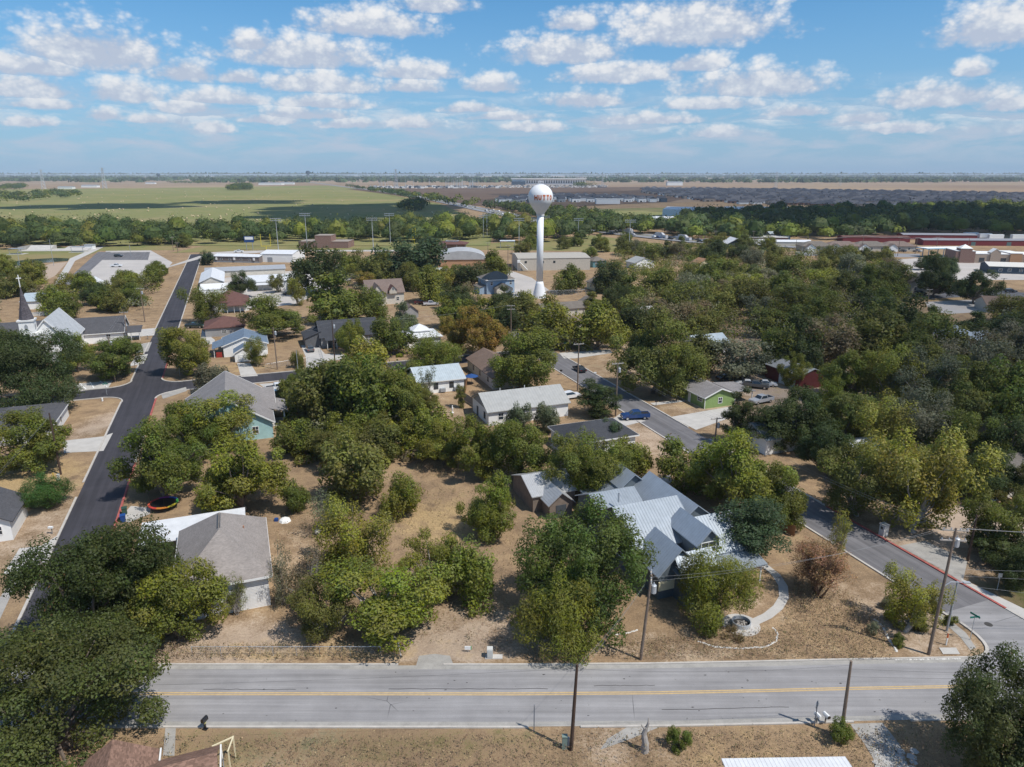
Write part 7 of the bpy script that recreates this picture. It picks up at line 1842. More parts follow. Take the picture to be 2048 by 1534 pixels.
for px, py, rz, lb in ((1940, 476, .1, 'white box trailer parked above the red storage'), (1990, 480, .0, 'white lorry trailer behind the red storage'), (1968, 478, .2, 'pale lorry behind the red storage'), (2035, 480, .1, 'white covered trailer at the right edge')):
    t = thing('box_trailer', lb, 'trailer', (*at(px, py), 0), rz); parts(t, ('box', WHITE, lambda b: b.box(-5.5, 5.5, -1.4, 1.4, 1.1, 4.2)), ('chassis', DARKTRIM, lambda b: b.box(-5.4, 5.4, -1.0, 1.0, .6, 1.1)), ('wheel', BLACK, lambda b: b.tube([(-4, -1.3, .5), (-4, 1.3, .5)], .5, 10)), ('wheel', BLACK, lambda b: b.tube([(3.5, -1.3, .5), (3.5, 1.3, .5)], .5, 10)))

# ---------------------------------------------------------------- far country: houses, bales, traffic, plant
def hmesh(W_, D_, h_, rise, wallm, roofm, hip=True):
    mb = MB(); mb.mat(0).box(-W_/2, W_/2, -D_/2, D_/2, 0, h_)
    mb.mat(1)
    e = .4; X_, Y_ = W_/2 + e, D_/2 + e; rl = max(0.5, (W_ - D_) / 2) if hip else X_
    V = [(-X_, -Y_, h_), (X_, -Y_, h_), (X_, Y_, h_), (-X_, Y_, h_), (-rl, 0, h_ + rise), (rl, 0, h_ + rise)]
    mb.mesh(V, [(0, 1, 5, 4), (1, 2, 5), (2, 3, 4, 5), (3, 0, 4), (3, 2, 1, 0)])
    mb.mat(2); mb.box(-W_*.3, -W_*.05, -D_/2 - .05, -D_/2 - .01, .2, 2.5); mb.box(W_*.12, W_*.3, -D_/2 - .05, -D_/2 - .01, 1.2, 2.4)
    return mb.data('house', [wallm, roofm, GLASS])
DKR = mat('new_dark_roof', (.062, .068, .085), .9, .25, .3); GRR = mat('new_grey_roof', (.11, .112, .125), .9, .25, .3)
BRW = mat('new_tan_wall', (.34, .29, .25), .9, .1); NVW = mat('new_blue_wall', (.06, .09, .13), .9, .1)
HT = [hmesh(15, 12, 6.2, 3.0, WHITE, DKR, False), hmesh(12, 11, 6.4, 3.2, NVW, DKR), hmesh(14, 12, 6.2, 3.0, WHITE, GRR), hmesh(13, 12, 6, 3, GREYMETAL, DKR, False)]
HS = [hmesh(19, 15, 3.2, 3.8, BRW, GRR), hmesh(17, 16, 3.2, 4.0, BRICK, DKR), hmesh(19, 14, 5.8, 3.4, BRW, DKR), hmesh(16, 16, 3.2, 4.0, WHITE, GRR, False)]
def far_house(d, x, y, a, label, group):
    o = link('house', d); o.location = (x, y, .3); o.rotation_euler = (0, 0, a); return tag(o, label, 'house', group)
cnt = 0
newpoly = P_([(1000, 400), (1090, 392), (1240, 395), (1350, 405), (1345, 419), (1220, 417), (1060, 412), (995, 410)])
xs, ys = [p[0] for p in newpoly], [p[1] for p in newpoly]; spots = []
yy = max(ys)
while yy > min(ys):
    xx = min(xs) + random.uniform(0, 10)
    while xx < max(xs):
        if inpoly(xx, yy, newpoly): spots.append((xx + random.uniform(-2, 2), yy + random.uniform(-4, 4)))
        xx += random.uniform(18, 26)
    yy -= 38
for (x, y) in spots[:110]: far_house(random.choice(HT), x, y, random.choice((0, math.pi, .15, 1.57)) + random.uniform(-.1, .1), 'new two storey house in the estate right of the water tower ball', 'new houses beside the water tower ball'); cnt += 1
estate = P_([(1285, 378), (1500, 380), (2060, 390), (2060, 412), (1700, 414), (1480, 409), (1370, 400), (1290, 386)])
xs, ys = [p[0] for p in estate], [p[1] for p in estate]; spots = []; yy = min(ys)
row = 0
while yy < max(ys):
    xx = min(xs)
    while xx < max(xs):
        if inpoly(xx, yy, estate): spots.append((xx + random.uniform(-1.5, 1.5), yy + random.uniform(-2, 2) + 10 * math.sin(xx * .004), (math.pi if row % 2 else 0) + .04 * math.sin(xx * .01)))
        xx += random.uniform(21, 27)
    yy += 26 if row % 2 == 0 else 46; row += 1
spots.sort(key=lambda s_: s_[0]**2 + s_[1]**2)
for (x, y, a) in spots[:150]: far_house(random.choice(HS), x, y, a, 'near row house of the dark roofed estate at the upper right', 'nearest houses of the dark roofed estate'); cnt += 1
rest = spots[150:]
VV, FF, MM, nb = [], [], [], 0
for (x, y, a) in rest:
    d = random.choice(HS); ca, sa = math.cos(a), math.sin(a); mats_i = {HS[0]: (0, 2), HS[1]: (1, 3), HS[2]: (0, 3), HS[3]: (4, 2)}[d]
    for v in d.vertices: VV.append((x + v.co.x * ca - v.co.y * sa, y + v.co.x * sa + v.co.y * ca, v.co.z + .3))
    for p in d.polygons: FF.append(tuple(i + nb for i in p.vertices)); MM.append(mats_i[p.material_index] if p.material_index < 2 else 5)
    nb += len(d.vertices)
me = bpy.data.meshes.new('distant_estate'); me.from_pydata(VV, [], FF)
for m_ in (BRW, BRICK, GRR, DKR, WHITE, GLASS): me.materials.append(m_)
me.polygons.foreach_set('material_index', MM); me.update()
o = link('distant_estate', me); o['kind'] = 'stuff'; tag(o, 'far rows of dark roofed estate houses at the upper right', 'houses')
print('ESTATE', cnt, len(rest))
# hay bales
mb = MB(); mb.tube([(0, -.8, .85), (0, .8, .85)], .9, 10); BD = mb.data('hay_bale', [mat('hay', (.56, .45, .27), .95, .15, 2.0)])
hay = P_([(-40, 450), (-20, 396), (330, 379), (680, 377), (850, 412), (880, 440), (500, 446)])
n_ = 0
while n_ < 150:
    px, py = random.uniform(-10, 880), 379 + 68 * random.random() ** 1.3; x, y = at(px, py)
    if not inpoly(x, y, hay) or (440 < px < 520 and 365 < py < 392): continue
    o = link('hay_bale', BD); o.location = (x, y, .3); o.rotation_euler = (0, 0, random.uniform(0, 3.1)); tag(o, 'round straw bale lying on the big hay meadow', 'hay bale', 'hay bales scattered over the meadow'); n_ += 1
# highway traffic
def box_car(L, W_, H_, c_, nm):
    mb = MB(); mb.mat(0).box(-L/2, L/2, -W_/2, W_/2, .35, H_ * .58); mb.mesh([(-L*.42, -W_*.46, H_*.58), (L*.28, -W_*.46, H_*.58), (L*.28, W_*.46, H_*.58), (-L*.42, W_*.46, H_*.58), (-L*.34, -W_*.4, H_), (L*.1, -W_*.4, H_), (L*.1, W_*.4, H_), (-L*.34, W_*.4, H_)], [(4,5,6,7),(0,1,5,4),(1,2,6,5),(2,3,7,6),(3,0,4,7)])
    mb.mat(1)
    for x in (-L*.3, L*.32): mb.tube([(x, -W_/2 - .02, .35), (x, W_/2 + .02, .35)], .34, 8)
    return mb.data(nm, [c_, BLACK])
BX = [box_car(4.8, 1.9, 1.6, paint('traffic_' + n_, c_), 'highway_car') for n_, c_ in (('white', WHT), ('black', BLK), ('silver', SLV), ('grey', GRY), ('blue', (.03, .06, .14)))]
TR = box_car(14, 2.6, 4.0, paint('traffic_lorry', (.5, .5, .52)), 'highway_lorry')
seg = [math.hypot(hwy[i+1][0]-hwy[i][0], hwy[i+1][1]-hwy[i][1]) for i in range(len(hwy)-1)]
def on_hwy(px):
    for (a, b_), p0, p1 in zip(zip(hwy, hwy[1:]), (598,640,690,760,850,980,1100,1250,1400), (640,690,760,850,980,1100,1250,1400,1600)):
        if p0 <= px <= p1: t = (px - p0) / (p1 - p0); return a[0] + (b_[0]-a[0])*t, a[1] + (b_[1]-a[1])*t, math.atan2(b_[1]-a[1], b_[0]-a[0])
for i in range(58):
    px = random.choice((random.uniform(1150, 1420), random.uniform(900, 1060), random.uniform(700, 960))); x, y, a = on_hwy(px); sd = random.choice((-1, 1)); of = sd * random.choice((4, 8))
    d = TR if i % 13 == 0 else random.choice(BX)
    o = link('highway_car' if d is not TR else 'highway_lorry', d); o.location = (x - math.sin(a) * of, y + math.cos(a) * of, .62); o.rotation_euler = (0, 0, a + (0 if sd < 0 else math.pi))
    if d is TR: tag(o, 'pale lorry in the traffic on the far highway', 'lorry', 'lorries on the far highway')
    else: tag(o, 'small car in the traffic on the far highway', 'car', 'cars on the far highway')
# substation masts, power towers and the plant on the skyline
mb = MB(); mb.tube([(0, 0, 0), (0, 0, 38)], [.9, .45], 5); MD = mb.data('substation_mast', [GALV])
for i in range(46):
    px = random.choice((random.uniform(755, 860), random.uniform(890, 965), random.uniform(895, 955))); py = random.uniform(371, 377); o = link('substation_mast', MD); o.location = (*at(px, py), 0); o.scale = (1, 1, random.uniform(.45, .95)); tag(o, 'thin pale mast of the substation on the plain', 'mast', 'substation masts on the plain')
def pylon(px, py, ty, lb):
    X, Y = at(px, py); H = hgt(px, py, ty); t = thing('pylon', lb, 'pylon', (X, Y, 0), .3); w_ = H * .09; mb = MB(); r = H * .006
    for sx, sy in ((1,1),(1,-1),(-1,1),(-1,-1)): mb.tube([(sx*w_, sy*w_, 0), (sx*w_*.25, sy*w_*.25, H)], r, 4)
    for k in range(6):
        z0, z1 = H * k / 6, H * (k + 1) / 6; a, b_ = w_ * (1 - .75 * k / 6), w_ * (1 - .75 * (k + 1) / 6)
        for s_ in (1, -1): mb.tube([(-a, s_*a, z0), (b_, s_*b_, z1)], r*.7, 4); mb.tube([(a, s_*a, z0), (-b_, s_*b_, z1)], r*.7, 4); mb.tube([(s_*a, -a, z0), (s_*b_, b_, z1)], r*.7, 4)
    mb.build('lattice', [GALV], t); mb = MB(); [mb.obox((0, 0, H * f), (1, 0, 0), H * .13, r, r) for f in (.72, .85, .97)]; mb.build('crossarm', [GALV], t)
for px, py, ty, lb in ((88, 378, 339, 'lattice pylon at the far left of the plain'), (210, 377, 335, 'second lattice pylon at the left of the plain'), (1205, 372, 347, 'slim pylon right of the white plant'), (1551, 376, 344, 'left pylon of the plain above the estate'), (1680, 372, 349, 'right pylon of the plain above the estate'), (793, 377, 338, 'pylon among the substation masts')): pylon(px, py, ty, lb)
t = thing('plant_hall', 'very long white industrial hall with a row of dark arches behind the water tower', 'hall', (*at(1118, 369.5), 0), R(-2))
s_ = 1.0
parts(t, ('wall', WHITE, lambda b: b.box(-230, 130, 0, 60, 0, 26)), ('roof', WHITE, lambda b: b.box(-234, 134, -8, 64, 26, 30)))
mb = MB()
for k in range(24): x = -160 + k * 12; mb.mesh([(x, -.4, 8), (x + 8, -.4, 8), (x + 4, -.4, 24)], [(0, 1, 2)])
mb.build('arch', [DARKTRIM], t)['kind'] = 'stuff'
parts(t, ('annex', NVW, lambda b: b.box(-232, -165, -30, -2, 0, 16)))
t = thing('skyline_plant', 'wide blue grey works building on the skyline', 'works', (*at(935, 357), 0)); parts(t, ('wall', GREYMETAL, lambda b: b.box(-240, 190, 0, 120, 0, 34)), ('tower', NVW, lambda b: b.box(110, 190, 0, 100, 34, 52)), ('annex', WHITE, lambda b: b.box(-140, 230, -60, -5, 0, 18)))
for px, py, W_, H_, lb in ((25, 360, 90, 12, 'white shed on the skyline at far left'), (125, 358.5, 130, 14, 'long white shed on the skyline at left'), (160, 359, 60, 18, 'white roof on the left skyline'), (178, 375, 60, 8, 'white farm buildings beyond the meadow'), (540, 370, 110, 9, 'white roofed depot at the meadow end'), (575, 369, 60, 9, 'second white depot at the meadow end'), (440, 363, 40, 8, 'small pale farm roof on the plain'), (1350, 371, 70, 14, 'pale silos beside the estate'), (300, 368, 50, 7, 'distant farm roof left of the plain'), (130, 378, 50, 7, 'pale roofs beside the meadow')):
    t = thing('far_building', lb, 'building', (*at(px, py), 0)); parts(t, ('wall', WHITE, (lambda W_, H_: lambda b: b.box(-W_/2, W_/2, 0, W_ * .4, 0, H_))(W_, H_)), ('roof', GREYMETAL, (lambda W_, H_: lambda b: b.extr([(-.5, H_), (W_ * .4 + .5, H_), (W_ * .2, H_ * 1.25)], 'x', -W_/2 - .5, W_/2 + .5))(W_, H_)))
for px, py, ty, lb in ((617, 360, 342, 'far water tower on the left skyline'), (318, 361, 347, 'tiny far water tower at far left')):
    X, Y = at(px, py); H = hgt(px, py, ty); t = thing('far_water_tower', lb, 'water tower', (X, Y, 0)); parts(t, ('stem', GREYMETAL, (lambda H: lambda b: b.tube([(0, 0, 0), (0, 0, H * .8)], H * .07, 8))(H)), ('tank', NVW, (lambda H: lambda b: b.lathe([(H*.08, H*.6), (H*.26, H*.72), (H*.28, H*.86), (H*.18, H), (H*.02, H*1.04)], 12))(H)))
mb = MB()
for i in range(420):
    px, py = random.uniform(1000, 1215), random.uniform(370.5, 375.5); x, y = at(px, py); c_ = i % 3; mb.mat(c_); L = random.uniform(4, 9); mb.box(x - L/2, x + L/2, y - 1.2, y + 1.2, .2, 2.4)
for i in range(240):
    px, py = random.uniform(740, 1000), random.uniform(373, 377); x, y = at(px, py); mb.mat(i % 3); L = random.uniform(4, 14); mb.box(x - L/2, x + L/2, y - 2, y + 2, .2, random.uniform(2, 7))
o = mb.build('parked_vehicles', [WHITE, GREYMETAL, NVW]); o['kind'] = 'stuff'; tag(o, 'mass of parked vehicles and plant before the white industrial hall', 'vehicles')
# ---------------------------------------------------------------- woods that read as one mass
def leafmass_mat():
    m, n, b = newmat('mass_leaf'); nt = m.node_tree
    at_ = n.n('ShaderNodeAttribute', attribute_name='tint')
    tone = n.sep(n.n('ShaderNodeAttribute', attribute_name='tone').outputs['Vector'])
    hs = n.n('ShaderNodeHueSaturation'); n.set(hs.inputs['Color'], at_.outputs['Color'])
    n.set(hs.inputs['Hue'], n.math('ADD', .5, n.math('MULTIPLY', n.math('SUBTRACT', tone[0], .5), .06))); n.set(hs.inputs['Value'], n.rng(tone[1], 0, 1, .62, 1.5))
    n.set(b.inputs['Base Color'], hs.outputs[0]); b.inputs['Roughness'].default_value = .6; b.inputs['Specular IOR Level'].default_value = .2
    tr = n.n('ShaderNodeBsdfTranslucent'); n.set(tr.inputs[0], hs.outputs[0]); ms = n.n('ShaderNodeMixShader'); ms.inputs[0].default_value = .22
    nt.links.new(b.outputs[0], ms.inputs[1]); nt.links.new(tr.outputs[0], ms.inputs[2]); nt.links.new(ms.outputs[0], nt.nodes['Material Output'].inputs[0])
    return m
MASSLEAF = leafmass_mat()
def mass(name, label, crowns, per, leaf, tints, core=False):
    """crowns: rows of x, y, radius, height -> one object of leafy crowns"""
    cr = np.array(crowns); N = len(cr)
    ci = np.repeat(np.arange(N), per); n_ = len(ci)
    d = rng.normal(size=(n_, 3)); d[:, 2] = np.abs(d[:, 2]) * 1.1 - .45; d /= np.linalg.norm(d, axis=1)[:, None]
    ph = rng.uniform(0, 6.28, N)[ci]; az = np.arctan2(d[:, 1], d[:, 0])
    lump = 1 + .2 * np.sin(az * 3 + ph) + .14 * np.sin(az * 5 + ph * 2 + d[:, 2] * 4)
    rr = rng.uniform(.72, 1.04, n_) * lump
    r, h = cr[ci, 2], cr[ci, 3]
    P_c = np.stack([cr[ci, 0] + d[:, 0] * rr * r, cr[ci, 1] + d[:, 1] * rr * r, np.maximum(.15 * h, h * .52 + d[:, 2] * rr * h * .48)], 1)
    nrm = d + np.array([0, 0, .4]) + rng.normal(size=(n_, 3)) * .45; nrm /= np.linalg.norm(nrm, axis=1)[:, None]
    up = rng.normal(size=(n_, 3)); a = np.cross(nrm, up); a /= np.linalg.norm(a, axis=1)[:, None]; b_ = np.cross(nrm, a)
    S = (leaf if np.isscalar(leaf) else np.asarray(leaf)[ci]) * rng.uniform(.6, 1.35, n_); S = S[:, None]
    v = np.stack([P_c - a * S, P_c - b_ * S * .7, P_c + a * S, P_c + b_ * S * .7], 1).reshape(-1, 3)
    me = bpy.data.meshes.new(name)
    if core:
        # solid hearts of the crowns, so a wood does not show daylight through every tree
        th, fi = np.meshgrid(np.linspace(0, 2 * np.pi, 8, endpoint=False), np.linspace(-.5, 1.45, 5)); u_ = np.stack([np.cos(th) * np.cos(fi), np.sin(th) * np.cos(fi), np.sin(fi)], -1).reshape(-1, 3)
        q0 = [(i * 8 + k, i * 8 + (k + 1) % 8, (i + 1) * 8 + (k + 1) % 8, (i + 1) * 8 + k) for i in range(4) for k in range(8)]
        cv = cr[:, None, :2] + u_[None, :, :2] * (cr[:, 2, None, None] * .74 * rng.uniform(.8, 1.2, (N, 40, 1))); cz = cr[:, 3, None] * (.5 + u_[None, :, 2] * .36 * rng.uniform(.8, 1.15, (N, 40)))
        cv = np.concatenate([cv, np.maximum(cz, .1)[..., None]], 2).reshape(-1, 3)
        cq = (np.array(q0)[None] + (np.arange(N) * 40)[:, None, None]).reshape(-1)
        ci_c = np.repeat(np.arange(N), 40)
        # as loose quads, like the leaves
        v = np.concatenate([v, cv[cq]]); ci = np.concatenate([ci, ci_c[cq[::4]]]); n_ = len(ci)
    me.vertices.add(4 * n_); me.vertices.foreach_set('co', v.astype(np.float32).ravel()); me.loops.add(4 * n_); me.loops.foreach_set('vertex_index', np.arange(4 * n_))
    me.polygons.add(n_); me.polygons.foreach_set('loop_start', np.arange(0, 4 * n_, 4)); me.polygons.foreach_set('loop_total', np.full(n_, 4)); me.update()
    tn = np.array([GREEN[t] for t in tints])[rng.integers(0, len(tints), N)] * rng.uniform(.8, 1.2, (N, 1))
    ct = rng.random((N, 3)); tone = (.6 if core else .35) * ct[ci] + (.4 if core else .65) * rng.random((n_, 3))
    t1 = me.attributes.new('tint', 'FLOAT_COLOR', 'POINT'); t1.data.foreach_set('color', np.repeat(np.concatenate([tn, np.ones((N, 1))], 1)[ci], 4, 0).astype(np.float32).ravel())
    t2 = me.attributes.new('tone', 'FLOAT_VECTOR', 'POINT'); t2.data.foreach_set('vector', np.repeat(tone, 4, 0).astype(np.float32).ravel())
    me.materials.append(MASSLEAF)
    o = link(name, me); o['kind'] = 'stuff'; tag(o, label, 'wood'); return o
def fillpoly(pts, spacing, rr, hr, jit=.5, dens=1.0):
    pw = P_(pts); xs, ys = [p[0] for p in pw], [p[1] for p in pw]; out = []
    y = min(ys)
    while y < max(ys):
        x = min(xs)
        while x < max(xs):
            qx, qy = x + random.uniform(-jit, jit) * spacing, y + random.uniform(-jit, jit) * spacing
            if random.random() < dens and inpoly(qx, qy, pw): r = random.uniform(*rr); out.append((qx, qy, r, random.uniform(*hr) * r))
            x += spacing
        y += spacing
    return out
cw = fillpoly([(-60, 500), (-60, 472), (200, 463), (420, 466), (640, 462), (870, 458), (1010, 452), (1060, 462), (1180, 474), (1180, 484), (980, 485), (640, 487), (420, 489), (280, 493), (160, 497)], 11.5, (4.5, 8.5), (1.3, 2.4), 1.0)
mass('creekside_wood', 'dense wood along the creek between the meadow and the sports field', cw, 230, .58, ['mid', 'dark', 'dark', 'oak', 'dark', 'olive'], True)
dw = fillpoly([(1180, 470), (1080, 440), (1000, 420), (1010, 417), (1130, 432), (1210, 440), (1270, 452), (1400, 460), (1420, 470), (1310, 470)], 11, (5, 7.5), (1.6, 2.2))
dw += fillpoly([(1345, 478), (1355, 445), (1480, 434), (1600, 428), (1750, 428), (1900, 420), (2100, 418), (2150, 470), (1850, 472), (1700, 480), (1500, 486)], 14, (5.5, 10), (1.1, 2.1), 1.0)
mass('dark_wood', 'broad dark wood beyond the row houses and highway', dw, 100, .9, ['dark', 'oak', 'dark', 'mid'], True)
sw = fillpoly([(690, 374), (860, 396), (1000, 420), (1000, 425), (840, 402)], 26, (7, 10), (1.2, 1.8), dens=.8)
sw += fillpoly([(800, 421), (830, 408), (850, 415), (840, 424)], 12, (7, 9), (1.3, 1.8)) + fillpoly([(455, 381), (465, 375), (500, 374), (503, 381)], 14, (8, 12), (1.3, 1.8)) + fillpoly([(0, 408), (0, 392), (80, 385), (150, 386), (165, 394), (60, 404)], 34, (8, 12), (.9, 1.3), dens=.7)
sw += fillpoly([(0, 380), (10, 374), (48, 372), (50, 380)], 30, (10, 14), (1.0, 1.4)) + fillpoly([(330, 367), (410, 364), (430, 366), (400, 368)], 40, (10, 15), (.9, 1.3), dens=.6) + fillpoly([(1130, 375), (1160, 371), (1190, 372), (1190, 375)], 40, (14, 18), (1.0, 1.4), dens=.5)
mass('field_copse', 'separate dark copses standing on the meadow and along the highway', sw, 90, 1.5, ['dark', 'mid', 'teal'])
# distant tree lines right to the horizon
dl = []
for k in range(165):
    py = 350.5 + 15 * random.random() ** 4.0; px0 = random.uniform(-600, 2400); n_ = random.randint(8, 40); X, Y = at(px0, py)
    sp = Y * .012; sl = random.uniform(-.12, .12)
    for i in range(n_): dl.append((X + i * sp * random.uniform(.6, 1.3), Y + i * sp * sl + random.uniform(-1, 1) * sp * .4, Y * .007 * random.uniform(.6, 1.3), random.uniform(.7, 1.1)))
mass('distant_tree_line', 'thin blue green tree lines across the plain to the horizon', [(x, y, r, min(h * r, 16)) for x, y, r, h in dl], 14, [r * .42 for x, y, r, h in dl], ['dark', 'teal', 'dark'])
# undergrowth that fills the woods between the trees
ug = []
for poly, sp, rr, hr in (([(1240, 700), (1250, 600), (1400, 555), (1780, 545), (1830, 640), (2150, 650), (2350, 780), (1690, 780), (1560, 690), (1420, 690)], 4.6, (2.4, 4.4), (1.2, 2.1)), ([(1190, 560), (1250, 500), (1480, 492), (1780, 520), (1780, 550), (1400, 565), (1260, 610)], 6.5, (2.5, 4.2), (1.0, 1.7)),
        ([(1640, 905), (1600, 800), (1690, 780), (2048, 740), (2250, 900), (2150, 960), (1900, 900)], 4.2, (1.6, 3.2), (.9, 1.9)), ([(570, 930), (565, 800), (650, 730), (820, 710), (850, 720), (800, 790), (900, 850), (930, 930), (700, 940)], 2.6, (.9, 2.2), (.9, 1.6)),
        ([(600, 690), (600, 600), (720, 535), (880, 550), (1000, 600), (1050, 650), (1010, 680), (800, 680)], 7.5, (2.0, 3.4), (.9, 1.5)), ([(-60, 680), (-100, 590), (20, 550), (250, 535), (330, 530), (310, 630), (120, 640)], 7.0, (2.0, 3.6), (.9, 1.5))):
    for (x, y, r, h) in fillpoly(poly, sp, rr, hr, .6, .8):
        u, v = toUV(x, y)
        if RU0 - 2 - r < u < RU1 + 2 + r and v < 190 or LU0 - 2 - r < u < LU1 + 2 + r or CV0 - 2 - r < v < CV1 + 2 + r and -130 < u < 82: continue
        if any((x - a)**2 + (y - b_)**2 < (6.5 + r)**2 for a, b_ in HOUSE_AT) or any(inpoly(x, y, c) for c in CLEARW): continue
        ug.append((x, y, r, h))
print('UG', len(ug))
mass('undergrowth', 'tangled low undergrowth between the trees of the woods', ug, 130, .30, ['olive', 'mid', 'dark', 'grey', 'brown', 'olive', 'bright'])['label'] = 'tangled low undergrowth between the trees of the woods'
# dry grass and leaf litter on the near lots
gr = []
for poly, n_ in (([(300,1295),(300,1325),(800,1328),(820,1300)], 900), ([(550,1060),(560,1280),(880,1290),(1040,1320),(1040,1000),(800,960),(640,1020)], 2200), ([(1230,1290),(1230,1325),(1790,1322),(1760,1240),(1600,1120),(1560,1260)], 2600), ([(-50,1480),(500,1480),(1200,1470),(1900,1460),(1900,1560),(-50,1560)], 2600), ([(820,900),(900,900),(920,950),(830,960)], 700)):
    pw = P_(poly); xs, ys = [p[0] for p in pw], [p[1] for p in pw]; k = 0
    while k < n_:
        x, y = random.uniform(min(xs), max(xs)), random.uniform(min(ys), max(ys))
        if inpoly(x, y, pw) and not 52.4 < y < 62.0: gr.append((x, y, random.uniform(.05, .22), random.uniform(.5, 1.3))); k += 1
for (X, Y, r) in TREES_AT[:60]:
    if Y < 118:
        for k in range(16):
            a_, q_ = random.uniform(0, 6.28), r * random.uniform(.1, 1.05); x, y = X + q_ * math.cos(a_), Y + q_ * math.sin(a_)
            if not 52.4 < y < 62.0 and not inpoly(x, y, [UV(LU0, 60), UV(LU1, 60), UV(LU1, 180), UV(LU0, 180)]): gr.append((x, y, random.uniform(.2, .5), .16))
GREEN['straw'] = (.34, .25, .14); GREEN['drygreen'] = (.13, .125, .05); GREEN['deadleaf'] = (.19, .12, .075)
o = mass('dry_grass', 'short dry grass and leaf litter on the near lots', gr, 7, .055, ['straw', 'straw', 'drygreen', 'deadleaf'])
o['category'] = 'grass'
# ---------------------------------------------------------------- fair weather clouds overhead, behind the camera, whose shadows cross the plain
def cloudmat():
    m, n, b = newmat('cloud_white'); nt = m.node_tree; b.inputs['Base Color'].default_value = (.9, .9, .92, 1); b.inputs['Roughness'].default_value = 1; b.inputs['Specular IOR Level'].default_value = 0
    return m
CM = cloudmat()
CB = 1100.0
def cloud(gx_, gy_, w_, d_, label, seed):
    """a cumulus over the plain placed so that its shadow falls round ground point (gx_, gy_)"""
    r_ = np.random.default_rng(seed); k = CB / SUNV.z
    c = thing('cloud', label, 'cloud', (gx_ + SUNV.x * k, gy_ + SUNV.y * k, CB)); c['kind'] = 'structure'
    mb = MB()
    for i in range(int(30 * min(7, max(w_ / d_, d_ / w_)))):
        u, v = r_.uniform(-1, 1, 2)
        if u*u + v*v > 1: continue
        R0 = r_.uniform(.22, .5) * min(w_, d_) * (1.15 - .6 * math.hypot(u, v)); n1_, n2_ = 12, 7
        ring = [(R0 * math.cos(t) , R0 * .55 * max(math.sin(t), -.12)) for t in np.linspace(-.5, math.pi / 2, n2_)]
        mb.lathe([(max(.5, a), b_) for a, b_ in ring], n1_, (u * w_ * .8, v * d_ * .8))
    o = mb.build('puff', [CM], c, True); o['kind'] = 'stuff'
    return c
def shade(px, py, wpx, d_, label, seed):
    X, Y = at(px, py); w_ = wpx / FPX * Y * .5; cloud(X, Y, w_, d_, label, seed)
shade(730, 420, 460, 300, 'broad cumulus cloud overhead whose shadow lies on the meadow right end', 1)
shade(210, 413, 430, 130, 'long cumulus cloud overhead shading a strip of the meadow', 2)
shade(500, 404, 300, 120, 'flat cumulus cloud overhead shading the middle of the meadow', 3)
shade(1750, 446, 900, 260, 'large cumulus cloud overhead shading the dark wood', 6)
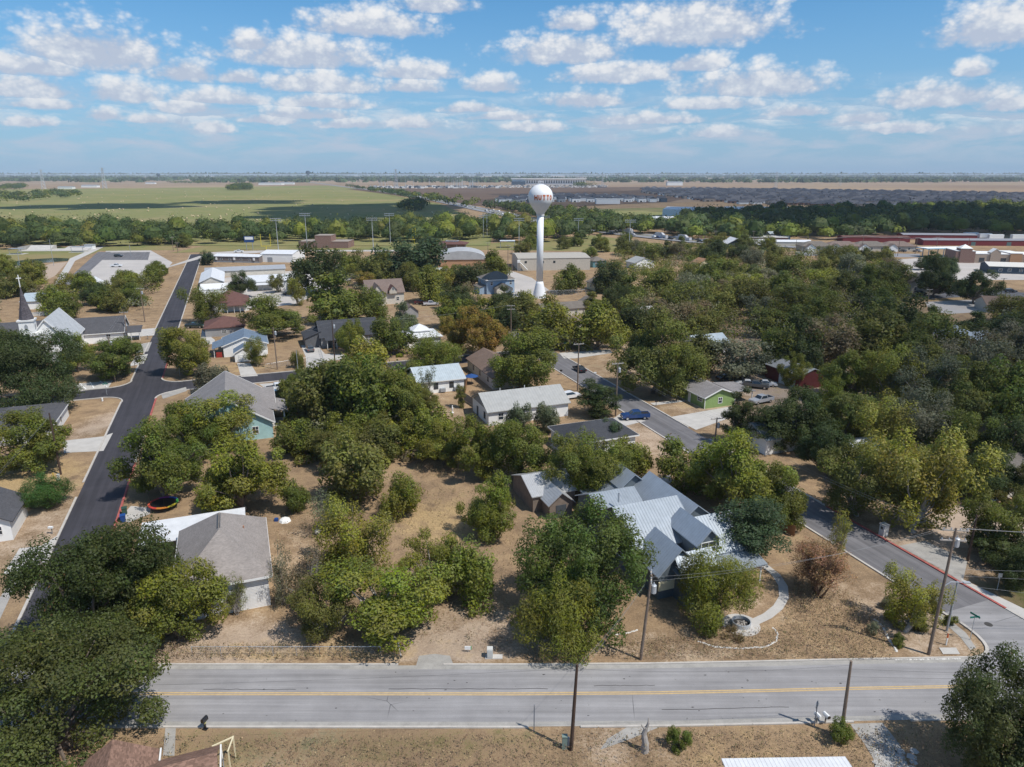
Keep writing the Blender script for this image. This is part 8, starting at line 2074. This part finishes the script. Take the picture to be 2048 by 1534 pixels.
# a thin veil of cloud dims the sun over the right-hand wood
tm_ = bpy.data.materials.new('thin_cloud'); tm_.use_nodes = True; nt = tm_.node_tree; n = NT(nt); b = nt.nodes['Principled BSDF']
b.inputs['Base Color'].default_value = (.9, .9, .92, 1); b.inputs['Roughness'].default_value = 1
tp = n.n('ShaderNodeBsdfTransparent'); ms = n.n('ShaderNodeMixShader'); n.set(ms.inputs[0], n.rng(n.noise(worldpos(n), .02, 4.0), .3, .7, .10, .36))
nt.links.new(tp.outputs[0], ms.inputs[1]); nt.links.new(b.outputs[0], ms.inputs[2]); nt.links.new(ms.outputs[0], nt.nodes['Material Output'].inputs[0])
def veil(pts, label):
    k = CB / SUNV.z; w_ = P_(pts); cx = sum(p[0] for p in w_) / len(w_); cyy = sum(p[1] for p in w_) / len(w_)
    c = thing('cloud', label, 'cloud', (cx + SUNV.x * k, cyy + SUNV.y * k, CB)); c['kind'] = 'structure'
    mb = MB(); n_ = 48; prof = [(1.0, 0), (.9, 26), (.6, 48), (.25, 60), (.02, 64)]
    def edge(t):
        t *= len(w_); i = int(t) % len(w_); f = t - int(t); f = f * f * (3 - 2 * f); p, q_ = w_[i], w_[(i + 1) % len(w_)]
        return p[0] + (q_[0] - p[0]) * f - cx, p[1] + (q_[1] - p[1]) * f - cyy
    rings = [[(edge(k_ / n_)[0] * s_ * (1 + .05 * math.sin(k_ * 2.1)), edge(k_ / n_)[1] * s_ * (1 + .05 * math.sin(k_ * 2.1)), z_) for k_ in range(n_)] for s_, z_ in [(.05, -3), (.6, -2)] + prof]
    mb.mesh([p for r_ in rings for p in r_], [(i * n_ + k_, i * n_ + (k_ + 1) % n_, (i + 1) * n_ + (k_ + 1) % n_, (i + 1) * n_ + k_) for i in range(len(rings) - 1) for k_ in range(n_)] + [tuple(range(n_ - 1, -1, -1)), tuple(range((len(rings) - 1) * n_, len(rings) * n_))])
    mb.build('veil', [tm_], c, True)
veil([(1500, 640), (1480, 720), (1640, 830), (1700, 960), (2300, 960), (2600, 760), (2300, 600), (1800, 560)], 'thin cloud veil overhead dimming the sun over the right hand wood')
veil([(990, 388), (980, 416), (1300, 424), (1700, 418), (2300, 416), (2500, 392), (2000, 384), (1300, 380)], 'wide cloud veil overhead dimming the sun over the new estates')
# ---------------------------------------------------------------- haze
m = bpy.data.materials.new('haze_air'); m.use_nodes = True; nt = m.node_tree; nt.nodes.clear(); n = NT(nt)
pv = n.n('ShaderNodeVolumePrincipled'); pv.inputs['Color'].default_value = (.70, .84, 1.0, 1); pv.inputs['Density'].default_value = 5.0e-5; pv.inputs['Anisotropy'].default_value = 0.0
on = n.n('ShaderNodeOutputMaterial'); nt.links.new(pv.outputs[0], on.inputs['Volume'])
mb = MB(); mb.box(-41000, 41000, -3500, 42500, -1.2, 64)
hz = mb.build('haze', [m]); hz['kind'] = 'stuff'; hz['label'] = 'thin blue haze over the whole plain'; hz['category'] = 'haze'
